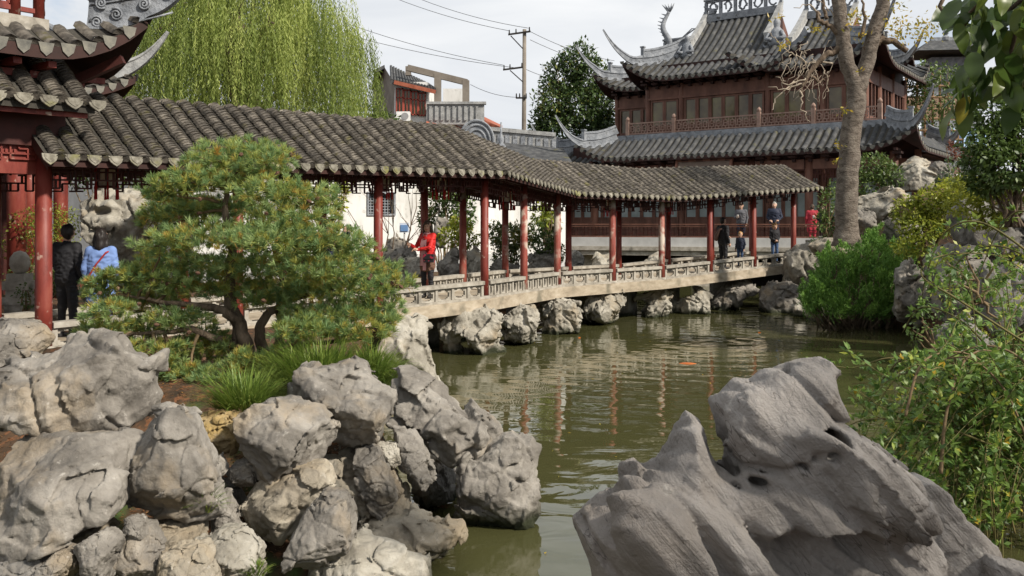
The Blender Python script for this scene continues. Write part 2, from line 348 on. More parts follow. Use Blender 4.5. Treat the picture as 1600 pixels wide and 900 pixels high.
MT['white'] = pmat('white_wall_plaster', [(0.46, 0.455, 0.43), (0.60, 0.595, 0.575), (0.66, 0.655, 0.64)], 1.2, 7, 0.9, 0.1, 20, stretch=(1.6, 1.6, 0.5), extra=[((0.36, 0.35, 0.31), 1.1, 0.56, 0.8), ((0.33, 0.33, 0.30), 4.0, 0.62, 0.75)])
MT['greyband'] = pmat('grey_plinth', [(0.33, 0.33, 0.32), (0.46, 0.46, 0.45)], 2, 5, 0.9, 0.1)
MT['ornament'] = pmat('grey_plaster_ornament', [(0.12, 0.13, 0.145), (0.21, 0.225, 0.245), (0.31, 0.325, 0.345)], 3.5, 8, 0.85, 0.6, 14, bdist=0.06, extra=[((0.08, 0.08, 0.08), 4.0, 0.6, 0.72)])
MT['ornament_pale'] = pmat('pale_plaster_ornament', [(0.17, 0.172, 0.17), (0.28, 0.283, 0.278), (0.38, 0.382, 0.37)], 3.5, 8, 0.85, 0.5, 14, bdist=0.05, extra=[((0.16, 0.16, 0.15), 3.0, 0.6, 0.74)])
MT['soil'] = pmat('soil', [(0.025, 0.018, 0.011), (0.055, 0.033, 0.018), (0.095, 0.052, 0.026)], 6, 8, 0.95, 0.7, 40, extra=[((0.14, 0.062, 0.028), 14.0, 0.54, 0.62), ((0.05, 0.08, 0.02), 2.0, 0.58, 0.68)])
MT['paving'] = pmat('paving', [(0.20, 0.18, 0.15), (0.33, 0.30, 0.25)], 2, 6, 0.9, 0.2)
MT['bark'] = pmat('bark', [(0.05, 0.035, 0.024), (0.13, 0.095, 0.065), (0.22, 0.17, 0.125)], 9, 8, 0.95, 1.0, 24, stretch=(1, 1, 0.4), bdist=0.04)
MT['bark_pale'] = pmat('pale_bark', [(0.07, 0.056, 0.044), (0.145, 0.12, 0.097), (0.22, 0.19, 0.155)], 5, 8, 0.95, 1.0, 14, stretch=(1, 1, 1.8), bdist=0.06, extra=[((0.07, 0.05, 0.035), 9.0, 0.62, 0.7)])
MT['twig'] = pmat('twig', [(0.10, 0.065, 0.035), (0.20, 0.145, 0.08)], 12, 4, 0.9, 0.2)
MT['twig_pale'] = pmat('pale_twig', [(0.26, 0.21, 0.15), (0.40, 0.34, 0.27)], 12, 4, 0.9, 0.2)
MT['stem_green'] = pmat('green_stem', [(0.07, 0.075, 0.02), (0.15, 0.12, 0.045)], 6, 4, 0.8, 0.1)
MT['glass'] = pmat('window_glass', [(0.05, 0.038, 0.022), (0.11, 0.085, 0.045), (0.17, 0.15, 0.065)], 0.9, 3, 0.07, 0.25, 1.2, spec=0.45)  # brown and olive tones put reflected surroundings into the pane colour
MT['pane_pale'] = pmat('frosted_pane', [(0.17, 0.215, 0.215), (0.27, 0.32, 0.315)], 1.2, 3, 0.25, 0.0, spec=0.6)
MT['fabric_w'] = pmat('lantern_silk', [(0.55, 0.5, 0.42), (0.66, 0.62, 0.54)], 5, 3, 0.8, 0)
MT['tassel'] = pmat('tassel_red', [(0.33, 0.012, 0.012), (0.5, 0.03, 0.03)], 20, 3, 0.7, 0.2)
MT['dark'] = pmat('dark_void', [(0.012, 0.011, 0.010), (0.025, 0.022, 0.02)], 2, 3, 0.9, 0)  # near-black: paints the shade of recesses, also colours small dark fittings
MT['concrete'] = pmat('concrete', [(0.13, 0.11, 0.09), (0.22, 0.195, 0.165)], 1.5, 6, 0.9, 0.2)
MT['redtile'] = pmat('red_roof_tile', [(0.20, 0.055, 0.03), (0.36, 0.12, 0.07)], 3, 6, 0.9, 0.3)
def plain(name, c, rough=0.6, spec=0.3): return pmat(name, [tuple(x * 0.82 for x in c), c], 8, 4, rough, 0.05, spec=spec)
# ------------------------------------------------------------------ ground and pond
POND = [(-1.1, 5.4), (-0.9, 8.6), (-1.9, 11), (-1.7, 13.5), (-2.6, 15.5), (-4.6, 18.5), (-4.2, 21), (-1.5, 23.5), (1.2, 27), (2.6, 33), (3.0, 40), (14, 40), (12.5, 32),
        (10.2, 29.3), (8.9, 27.6), (9.3, 24), (9.6, 22), (9.0, 18), (8.0, 14), (6.6, 10), (5.0, 7), (3.6, 5.0), (0.2, 4.6)]
def smooth(a, b, x): t = np.clip((x - a) / (b - a), 0, 1); return t * t * (3 - 2 * t)
def ground_z(X, Y):
    X = np.asarray(X, float); Y = np.asarray(Y, float)
    d = poly_sdf(X, Y, POND)
    up = 0.95 + 0.0 * X
    # low ground in front of the left rocks, rising to the pine bed
    low = 0.95 - np.clip(8.3 - Y, 0, 6) * 0.5
    up = np.where((X < 1.5) & (Y < 9), np.maximum(low, -0.35), up)
    # pine bed a little higher
    up = up + 0.22 * np.exp(-(((X + 2.9) / 1.6) ** 2 + ((Y - 9.4) / 1.1) ** 2))
    # wooded hill on the right bank
    hill = smooth(8.6, 12.5, X) * smooth(11, 19, Y) * (1 - smooth(28.5, 33, Y))
    up = up + 2.0 * hill + 0.45 * smooth(8.6, 9.4, X) * smooth(21, 24, Y) * (1 - smooth(27.5, 28.5, Y))
    up = up + 0.12 * noise3(X * 0.7, Y * 0.7, X * 0, 5)
    z = -0.8 + (up + 0.8) * smooth(-0.25, 0.55, d)
    return z
xs = np.unique(np.concatenate([np.linspace(-900, -40, 14), np.linspace(-40, -8, 33), np.linspace(-8, 14, 111), np.linspace(14, 40, 27), np.linspace(40, 900, 14)]))
ys = np.unique(np.concatenate([np.linspace(-300, -4, 12), np.linspace(-4, 30, 171), np.linspace(30, 60, 31), np.linspace(60, 2000, 16)]))
GX, GY = np.meshgrid(xs, ys, indexing='ij'); GZ = ground_z(GX, GY)
idx = np.arange(GX.size).reshape(GX.shape)
gq = np.stack([idx[:-1, :-1], idx[1:, :-1], idx[1:, 1:], idx[:-1, 1:]], -1).reshape(-1, 4)
ground = link('ground', fast_mesh('ground', np.stack([GX, GY, GZ], -1).reshape(-1, 3), gq, MT['soil'], True)); ground['kind'] = 'structure'

wm = bpy.data.materials.new('pond_water'); wm.use_nodes = True; t = wm.node_tree; b = t.nodes['Principled BSDF']
b.inputs['Base Color'].default_value = (0.056, 0.056, 0.022, 1); b.inputs['Roughness'].default_value = 0.015; b.inputs['IOR'].default_value = 1.55
b.inputs['Specular IOR Level'].default_value = 0.5
ge = _n(t, 'ShaderNodeNewGeometry'); mpw = _n(t, 'ShaderNodeMapping'); mpw.inputs['Scale'].default_value = (0.55, 1.0, 1.0); mpw.inputs['Rotation'].default_value = (0, 0, math.radians(-14))
t.links.new(ge.outputs['Position'], mpw.inputs['Vector'])
a1 = _n(t, 'ShaderNodeTexNoise'); a1.inputs['Scale'].default_value = 2.1; a1.inputs['Detail'].default_value = 2.5; a1.inputs['Distortion'].default_value = 0.8
a2 = _n(t, 'ShaderNodeTexNoise'); a2.inputs['Scale'].default_value = 0.55; a2.inputs['Detail'].default_value = 2
wv = _n(t, 'ShaderNodeTexWave', wave_type='RINGS', rings_direction='SPHERICAL'); wv.inputs['Scale'].default_value = 0.55; wv.inputs['Distortion'].default_value = 2.2; wv.inputs['Detail'].default_value = 2; wv.inputs['Detail Scale'].default_value = 0.8
of = _n(t, 'ShaderNodeVectorMath', operation='SUBTRACT'); of.inputs[1].default_value = (4.2, 19.5, 0)
t.links.new(ge.outputs['Position'], of.inputs[0]); t.links.new(of.outputs[0], wv.inputs['Vector'])
t.links.new(mpw.outputs[0], a1.inputs['Vector']); t.links.new(mpw.outputs[0], a2.inputs['Vector'])
ms_ = _n(t, 'ShaderNodeMath', operation='MULTIPLY'); t.links.new(a1.outputs['Fac'], ms_.inputs[0]); t.links.new(a2.outputs['Fac'], ms_.inputs[1])
ma = _n(t, 'ShaderNodeMath', operation='MULTIPLY_ADD'); t.links.new(wv.outputs['Fac'], ma.inputs[0]); ma.inputs[1].default_value = 0.10; t.links.new(ms_.outputs[0], ma.inputs[2])
bp = _n(t, 'ShaderNodeBump'); bp.inputs['Strength'].default_value = 0.105; bp.inputs['Distance'].default_value = 0.20
t.links.new(ma.outputs[0], bp.inputs['Height']); t.links.new(bp.outputs['Normal'], b.inputs['Normal'])
wx = MB(); wx.add([(-9, 2.5, 0), (24, 2.5, 0), (24, 42, 0), (-9, 42, 0)], [(0, 1, 2, 3)])
water = wx.build('water', wm); water['kind'] = 'structure'

# ------------------------------------------------------------------ covered walkway over the pond
COLF = [Vector((-6.2, 11.86)), Vector((-0.573, 18.67)), Vector((1.11, 21.9)), Vector((4.10, 24.56)), Vector((8.89, 28.30))]
DECK = [0.94, 1.05, 1.05, 1.06, 1.31]
EAVE = [CAM + 0.80, CAM + 0.97, CAM + 0.66, CAM + 0.62, CAM + 1.04]
RISE = [0.98, 1.0, 0.84, 0.80, 0.74]
WID = 1.6; OVER = 0.55
def miter(pts, off):
    """offset a plan polyline to its right-hand side (towards the pond) by off"""
    out = []
    for i, p in enumerate(pts):
        ds = []
        if i > 0: ds.append((pts[i] - pts[i - 1]).normalized())
        if i < len(pts) - 1: ds.append((pts[i + 1] - pts[i]).normalized())
        ns = [Vector((d.y, -d.x)) for d in ds]
        n = (sum(ns, Vector((0, 0)))).normalized(); n = n / max(n.dot(ns[0]), 0.5)
        out.append(p + n * off)
    return out
d0 = (COLF[1] - COLF[0]).normalized(); d3 = (COLF[4] - COLF[3]).normalized()
RP = [COLF[0] - d0 * 0.18] + COLF[1:4] + [COLF[4] + d3 * 0.62]       # roof runs past the end columns
EP = miter(RP, OVER); RG = miter(RP, -WID / 2); EB = miter(RP, -WID - OVER); BK = miter(COLF, -WID)
walk = empty('covered_walkway', (COLF[0].x, COLF[0].y, 1.0))
tag(walk, 'long covered walkway bridge with red columns and grey tiled roof zigzagging over the pond', 'walkway')
bpy.context.view_layer.update()
MW = Matrix.Translation(Vector((-COLF[0].x, -COLF[0].y, -1.0)))     # world -> walkway space
def lerp(a, b, k): return a + (b - a) * k
def prof(q):
    """height fraction at q (0 eave .. 1 ridge), a little hollow, rounded at the ridge"""
    z = q * 0.94 + 0.10 * q * q
    if q > 0.84: z -= 0.9 * (q - 0.84) ** 2 * 1.9
    return z
def tile_row(mb, A, B, zA, rise, r, step, n_arc=6, wob=0.0, over=0.18):
    """arched cover tiles overlapping from the ridge B (plan) down to the eave A"""
    L = (B - A).length; dirp = (A - B).normalized(); side = Vector((-dirp.y, dirp.x, 0)); slope = math.hypot(L, rise)
    n = max(3, int(slope * (1 + over) / step))
    qs = [(1 + over) * (1 - k / n) for k in range(n + 1)]
    def pt(q):
        qq = q if q <= 1 else 2 - q
        p = lerp(A, B, q); return Vector((p.x, p.y, zA + rise * prof(qq)))
    for k in range(n):
        q0 = qs[k]; q1 = qs[k + 1] - 0.35 * (qs[0] - qs[1])
        p0 = pt(q0); p1 = pt(max(q1, -0.02)); t_ = (p1 - p0).normalized(); up = side.cross(t_)
        if up.z < 0: up = -up
        rr = r * random.uniform(0.95, 1.05); sh = side * random.uniform(-wob, wob); lift = random.uniform(0.0, 0.010)
        vv = []
        for (p, e) in ((p0, 0.0), (p1, 0.024 + lift), (p1 - t_ * 0.003, -0.004)):
            for j in range(n_arc + 1):
                a = math.pi * j / n_arc
                vv.append(p + sh + side * (rr * math.cos(a)) + up * (max(rr * 0.86 * math.sin(a), 0) + (e if 0 < j < n_arc or e > 0 else 0)))
        m1 = n_arc + 1
        ff = [(j, j + 1, m1 + j + 1, m1 + j) for j in range(n_arc)] + [(m1 + j, m1 + j + 1, 2 * m1 + j + 1, 2 * m1 + j) for j in range(n_arc)]
        mb.add(vv, ff)
    # closing cap at the eave
    p = pt(-0.02); t_ = (pt(-0.02) - pt(0.05)).normalized(); up = side.cross(t_)
    if up.z < 0: up = -up
    m1 = n_arc + 1
    vv = [p + t_ * 0.01 + side * (r * math.cos(math.pi * j / n_arc)) + up * (r * 0.86 * math.sin(math.pi * j / n_arc)) for j in range(m1)]
    mb.add(vv + [p + t_ * 0.01], [(j, j + 1, m1) for j in range(n_arc)])

# drip tile: a pointed shield with a raised rim
def drip_mesh(wd, ht):
    mb = MB(); sh = [(-0.5, 0.0), (0.5, 0.0), (0.49, -0.32), (0.40, -0.58), (0.22, -0.80), (0, -1.0), (-0.22, -0.80), (-0.40, -0.58), (-0.49, -0.32)]
    mb.plate([(x * wd, y * ht) for x, y in sh], (0, 0, 0), (1, 0, 0), (0, 0, 1), 0.022)
    mb.plate([(x * wd * 0.72, y * ht * 0.72 - 0.008) for x, y in sh], (0, -0.022, 0), (1, 0, 0), (0, 0, 1), 0.008)
    return mb.mesh('drip_tile', MT['drip'])
NR = [32, 19, 17, 26]
drips = {}
for s in range(4):
    pit = (EP[s + 1] - EP[s]).length / NR[s]
    slope = MB(MW)
    e0, e1, r0, r1, b0, b1 = EP[s], EP[s + 1], RG[s], RG[s + 1], EB[s], EB[s + 1]
    NQ = 8
    top = []; 
    for (A0, A1, flip) in ((e0, e1, 0), (b0, b1, 1)):
        vv = []
        for i in range(NQ + 1):
            q = i / NQ
            for (A, R, zA, rs) in ((A0, r0, EAVE[s], RISE[s]), (A1, r1, EAVE[s + 1], RISE[s + 1])):
                p = lerp(A, R, q); vv.append((p.x, p.y, zA + rs * prof(q)))
        for i in range(NQ + 1):
            for k in (0, 1):
                x, y, z = vv[i * 2 + k]; vv.append((x, y, z - 0.10))
        o = 2 * (NQ + 1)
        slope.add(vv, [(2 * i, 2 * i + 1, 2 * i + 3, 2 * i + 2) for i in range(NQ)], 0)
        slope.add(vv, [(o + 2 * i, o + 2 * i + 2, o + 2 * i + 3, o + 2 * i + 1) for i in range(NQ)], 1)
        slope.add(vv, [(0, o, o + 1, 1)], 1)
    if s in (0, 3):                            # close the gable end
        (ea, ra, ba, z, rs) = (e0, r0, b0, EAVE[0], RISE[0]) if s == 0 else (e1, r1, b1, EAVE[4], RISE[4])
        gp = [lerp(ea, ra, i / NQ) for i in range(NQ + 1)] + [lerp(ba, ra, 1 - i / NQ) for i in range(1, NQ + 1)]
        gz = [z + rs * prof(i / NQ) for i in range(NQ + 1)] + [z + rs * prof(1 - i / NQ) for i in range(1, NQ + 1)]
        n = len(gp); slope.add([(p.x, p.y, zz - 0.004) for p, zz in zip(gp, gz)] + [(p.x, p.y, zz - 0.16) for p, zz in zip(gp, gz)], [(i, i + 1, n + i + 1, n + i) for i in range(n - 1)], 1)
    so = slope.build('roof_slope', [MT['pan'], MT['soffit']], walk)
    for i in range(NR[s]):
        k = (i + 0.5) / NR[s]
        A, R, Bk = lerp(e0, e1, k), lerp(r0, r1, k), lerp(b0, b1, k)
        zA = lerp(EAVE[s], EAVE[s + 1], k); rs = lerp(RISE[s], RISE[s + 1], k)
        mb = MB(MW); tile_row(mb, A, R, zA + 0.012, rs, pit * 0.335, 0.062 if s == 0 else 0.085, 6 if s == 0 else 5, 0.006)
        mb.build('tile_row', MT['tile'], so, smooth=False)
        mb = MB(MW); tile_row(mb, Bk, R, zA + 0.012, rs, pit * 0.335, 0.22, 4, 0.0, over=0.0)
        mb.build('tile_row', MT['tile'], so)
    key = s; drips[key] = drip_mesh(pit * 0.68, 0.145 if s == 0 else 0.135)
    ang = math.atan2(e1.y - e0.y, e1.x - e0.x)
    for i in range(NR[s] + (1 if s == 3 else 0)):
        k = i / NR[s]; p = lerp(e0, e1, k); z = lerp(EAVE[s], EAVE[s + 1], k)
        w0 = Vector((p.x, p.y, z + 0.055)) + Vector((math.sin(ang), -math.cos(ang), 0)) * 0.035
        link('drip_tile', drips[key], so, MW @ w0, (math.radians(random.uniform(-22, -10)), random.uniform(-0.06, 0.06), ang))

# deck slab, kerbs
for s in range(4):
    a0, a1, c0, c1 = miter(COLF, 0.16)[s], miter(COLF, 0.16)[s + 1], miter(COLF, -WID - 0.16)[s], miter(COLF, -WID - 0.16)[s + 1]
    if s == 0: a0 = a0 - d0 * 3.0; c0 = c0 - d0 * 3.0
    z0, z1 = DECK[s], DECK[s + 1]
    mb = MB(MW)
    vv = [(a0.x, a0.y, z0), (a1.x, a1.y, z1), (c1.x, c1.y, z1), (c0.x, c0.y, z0)]
    vv += [(x, y, z - 0.25) for x, y, z in vv]
    mb.add(vv, [(0, 1, 2, 3), (7, 6, 5, 4), (0, 4, 5, 1), (1, 5, 6, 2), (2, 6, 7, 3), (3, 7, 4, 0)])
    mb.build('deck_slab', MT['stone_warm'], walk)

# columns, beams, lattice and stone balustrades bay by bay
BAYS = []
def add_bays(p, q, zp, zq, ep, eq, n, kind):
    for i in range(n): BAYS.append((lerp(p, q, i / n), lerp(p, q, (i + 1) / n), lerp(zp, zq, i / n), lerp(zp, zq, (i + 1) / n), lerp(ep, eq, i / n), lerp(ep, eq, (i + 1) / n), kind))
add_bays(COLF[0] - d0 * 2.4, COLF[0], 0.94, 0.94, EAVE[0], EAVE[0], 1, 'wide')
for s, n, kd in ((0, 3, 'wide'), (1, 2, 'slot'), (2, 2, 'wide'), (3, 3, 'wide')):
    add_bays(COLF[s], COLF[s + 1], DECK[s], DECK[s + 1], EAVE[s], EAVE[s + 1], n, kd)
colmesh = {}
def column(p, zb, zt, r, mat, parent):
    mb = MB(MW); x, y = p.x, p.y
    mb.tube([(x, y, zb + 0.0), (x, y, zb + 0.6), (x, y, zt)], [r * 1.02, r, r * 0.96], 16)
    o = mb.build('column', mat, parent, smooth=True)
    mb = MB(MW); mb.lathe((x, y, zb - 0.03), [(r * 1.5, 0), (r * 1.62, 0.03), (r * 1.5, 0.075), (r * 1.2, 0.09)], 16); mb.build('column_base', MT['stone'], o, smooth=True)
def cell_panel(w_, h_, kind):
    """stone panel with a notched opening, centred on x, standing on z=0"""
    mb = MB(); th = 0.05
    if kind == 'slot':
        fw = w_ * 0.26
        for sx in (-1, 1): mb.box((sx * (w_ / 2 - fw / 2), 0, h_ / 2), (fw, th, h_))
        mb.box((0, 0, h_ * 0.07), (w_ - 2 * fw, th, h_ * 0.14)); mb.box((0, 0, h_ * 0.93), (w_ - 2 * fw, th, h_ * 0.14))
        for sz in (0.2, 0.8):
            for sx in (-1, 1): mb.box((sx * (w_ / 2 - fw - 0.012), 0, h_ * sz), (0.024, th * 0.8, h_ * 0.11))
    else:
        fw = w_ * 0.10
        for sx in (-1, 1): mb.box((sx * (w_ / 2 - fw / 2), 0, h_ / 2), (fw, th, h_))
        mb.box((0, 0, h_ * 0.05), (w_ - 2 * fw, th, h_ * 0.10)); mb.box((0, 0, h_ * 0.95), (w_ - 2 * fw, th, h_ * 0.10))
        for sx in (-1, 1):
            for sz in (0, 1):
                zc = h_ * (0.10 + 0.10) if sz == 0 else h_ * 0.80
                mb.box((sx * (w_ / 2 - fw - w_ * 0.055), 0, zc), (w_ * 0.11, th * 0.8, h_ * 0.20))
                zc2 = h_ * 0.14 if sz == 0 else h_ * 0.86
                mb.box((sx * (w_ / 2 - fw - w_ * 0.165), 0, zc2), (w_ * 0.11, th * 0.8, h_ * 0.08))
    return mb.mesh('panel', MT['stone'])
pan_cache = {}
def balustrade(p, q, zp, zq, kind, ncell, name='balustrade'):
    d2 = (q - p); L = d2.length; d2 = d2 / L; ang = math.atan2(d2.y, d2.x)
    trim = 0.09; H = 0.37
    mb = MB(MW)
    A = Vector((p.x + d2.x * trim, p.y + d2.y * trim, lerp(zp, zq, trim / L))); B = Vector((q.x - d2.x * trim, q.y - d2.y * trim, lerp(zp, zq, 1 - trim / L)))
    mb.beam(A + Vector((0, 0, H - 0.04)), B + Vector((0, 0, H - 0.04)), 0.19, 0.075)
    mb.beam(A + Vector((0, 0, H - 0.087)), B + Vector((0, 0, H - 0.087)), 0.12, 0.02)
    mb.beam(A + Vector((0, 0, 0.025)), B + Vector((0, 0, 0.025)), 0.20, 0.05)
    o = mb.build(name, MT['stone'], walk)
    n = ncell; cw = (B - A).length / n; pw = 0.07 if kind == 'wide' else 0.055
    key = (kind, round(cw, 3))
    if key not in pan_cache:
        pm = MB(); pm.box((0, 0, (H - 0.147) / 2), (pw, 0.115, H - 0.147))
        pan_cache[key] = (cell_panel(cw - pw, H - 0.147, kind), pm.mesh('post', MT['stone']))
    pmh, pom = pan_cache[key]
    for i in range(n + 1):
        k = i / n; w0 = A.lerp(B, min(max(k, 0.5 * pw / L), 1 - 0.5 * pw / L)); w0.z += 0.05
        link('post', pom, o, MW @ w0, (0, 0, ang))
    for i in range(n):
        w0 = A.lerp(B, (i + 0.5) / n); w0.z += 0.05
        link('panel', pmh, o, MW @ w0, (0, 0, ang))
def lattice(p, q, zt, zt2, hgt, mat, parent, n=None, M=MW, seed=0, name='lattice_frieze', bar=0.024):
    """openwork of short wooden bars under the eave beam"""
    R = random.Random(seed); d2 = q - p; L = d2.length; d2 = d2 / L; mb = MB(M)
    def W(u, v): return Vector((p.x + d2.x * u, p.y + d2.y * u, lerp(zt, zt2, u / L) - v))
    def bar_(u0, v0, u1, v1): mb.beam(W(u0, v0), W(u1, v1), bar * 1.2, bar, up=(0, 0, 1) if abs(u1 - u0) > 1e-6 else (d2.x, d2.y, 0))
    bar_(0, 0.02, L, 0.02); c = 0.105; m = max(4, int(L / c)); c = L / m; rows = 3; rh = hgt / rows
    depth = [3 if (i < 2 or i >= m - 2) else (2 + (R.random() < 0.45)) for i in range(m)]
    for i in range(m):
        for r_ in range(1, depth[i] + 1):
            if R.random() < 0.74 or r_ == depth[i]: bar_(i * c, r_ * rh, (i + 1) * c, r_ * rh)
        if R.random() < 0.5:
            r_ = R.randint(0, depth[i] - 1); bar_((i + 0.5) * c, r_ * rh + 0.01, (i + 0.5) * c, (r_ + 1) * rh)
    for i in range(m + 1):
        dd = max(depth[min(i, m - 1)], depth[max(i - 1, 0)])
        for r_ in range(dd):
            if R.random() < 0.72 or i in (0, m): bar_(i * c, r_ * rh, i * c, (r_ + 1) * rh)
    return mb.build(name, mat, parent)
ncells = [5, 6, 6, 6, 6, 6, 4, 5, 4, 4, 4]
def inward(p, i): return p
off = lambda pts, o: miter(pts, o)
allp = [b_[0] for b_ in BAYS] + [BAYS[-1][1]]; allz = [b_[2] for b_ in BAYS] + [BAYS[-1][3]]; alle = [b_[4] for b_ in BAYS] + [BAYS[-1][5]]
allb = miter(allp, -WID)
for i, p in enumerate(allp):
    if i == 0: continue
    worn = i in (5, 6, 7, 8)
    r = 0.105 if i == 1 else 0.085
    column(p, allz[i], alle[i] + 0.22, r, MT['red_worn'] if worn else MT['red'], walk)
    column(allb[i], allz[i], alle[i] + 0.22, 0.085, MT['red_worn'] if i in (4, 5, 6) else MT['red'], walk)
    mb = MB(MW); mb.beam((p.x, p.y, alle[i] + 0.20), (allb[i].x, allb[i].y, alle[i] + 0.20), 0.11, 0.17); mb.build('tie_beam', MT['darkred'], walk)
for i, bb in enumerate(BAYS):
    p, q, zp, zq, ep, eq, kd = bb
    balustrade(p, q, zp, zq, kd, ncells[i])
    balustrade(allb[i], allb[i + 1], zp, zq, kd, ncells[i])
    if i == 0: continue
    for (a, c, sd) in ((p, q, 0), (allb[i], allb[i + 1], 1)):
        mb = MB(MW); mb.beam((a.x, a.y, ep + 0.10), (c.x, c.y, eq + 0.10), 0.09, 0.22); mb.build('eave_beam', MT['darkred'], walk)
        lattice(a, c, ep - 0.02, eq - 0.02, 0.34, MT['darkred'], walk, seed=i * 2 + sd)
# fascia under the drip tiles and pale rafter ends
for s in range(4):
    a, c = miter(RP, OVER - 0.07)[s], miter(RP, OVER - 0.07)[s + 1]
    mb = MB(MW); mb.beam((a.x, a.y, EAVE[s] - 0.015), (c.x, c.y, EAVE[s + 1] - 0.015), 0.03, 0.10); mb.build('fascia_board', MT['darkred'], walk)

def lantern(i, k, lbl):
    """hexagonal palace lantern with red tassels hanging at fraction k along bay i, in the middle of the walk"""
    p, q, zp, zq, ep, eq, kd = BAYS[i]; c = lerp(lerp(p, q, k), lerp(allb[i], allb[i + 1], k), 0.5); z = lerp(ep, eq, k) + 0.02
    o = empty('lantern', (c.x, c.y, z)); tag(o, lbl, 'lantern', 'lanterns hung along the walkway')
    mb = MB()
    for j in range(6):
        a0 = math.pi / 3 * j; a1 = math.pi / 3 * (j + 1)
        for zz in (-0.06, -0.33): mb.beam((0.15 * math.cos(a0), 0.15 * math.sin(a0), zz), (0.15 * math.cos(a1), 0.15 * math.sin(a1), zz), 0.025, 0.03)
        mb.beam((0.15 * math.cos(a0), 0.15 * math.sin(a0), -0.03), (0.15 * math.cos(a0), 0.15 * math.sin(a0), -0.36), 0.022, 0.022)
    mb.tube([(0, 0, 0.16), (0, 0, -0.05)], 0.008, 5); mb.lathe((0, 0, -0.06), [(0.13, 0), (0.06, 0.05), (0.02, 0.07)], 6)
    mb.build('frame', MT['darkred'], o)
    mb = MB(); mb.lathe((0, 0, -0.32), [(0.125, 0), (0.125, 0.25)], 6); mb.build('silk_shade', MT['fabric_w'], o)
    for j in range(6):
        a0 = math.pi / 3 * j; x, y = 0.17 * math.cos(a0), 0.17 * math.sin(a0)
        mb = MB(); mb.tube([(x, y, -0.06), (x, y, -0.34)], 0.006, 5); mb.tube([(x, y, -0.30), (x, y, -0.34), (x, y, -0.38), (x, y, -0.52)], [0.008, 0.018, 0.014, 0.017], 8); mb.build('tassel', MT['tassel'], o)
lantern(1, 0.42, 'lantern with red tassels near the left end of the walkway, above the two standing people')
lantern(3, 0.30, 'lantern with red tassels left of the dark column beside the woman in red')
lantern(3, 0.86, 'lantern with red tassels just right of the woman in red')
lantern(5, 0.35, 'lantern with red tassels in the short bay past the long bend of the walkway')
lantern(7, 0.4, 'lantern with red tassels hanging left of the man with the shoulder bag')
lantern(8, 0.55, 'lantern with red tassels above the man with the shoulder bag')
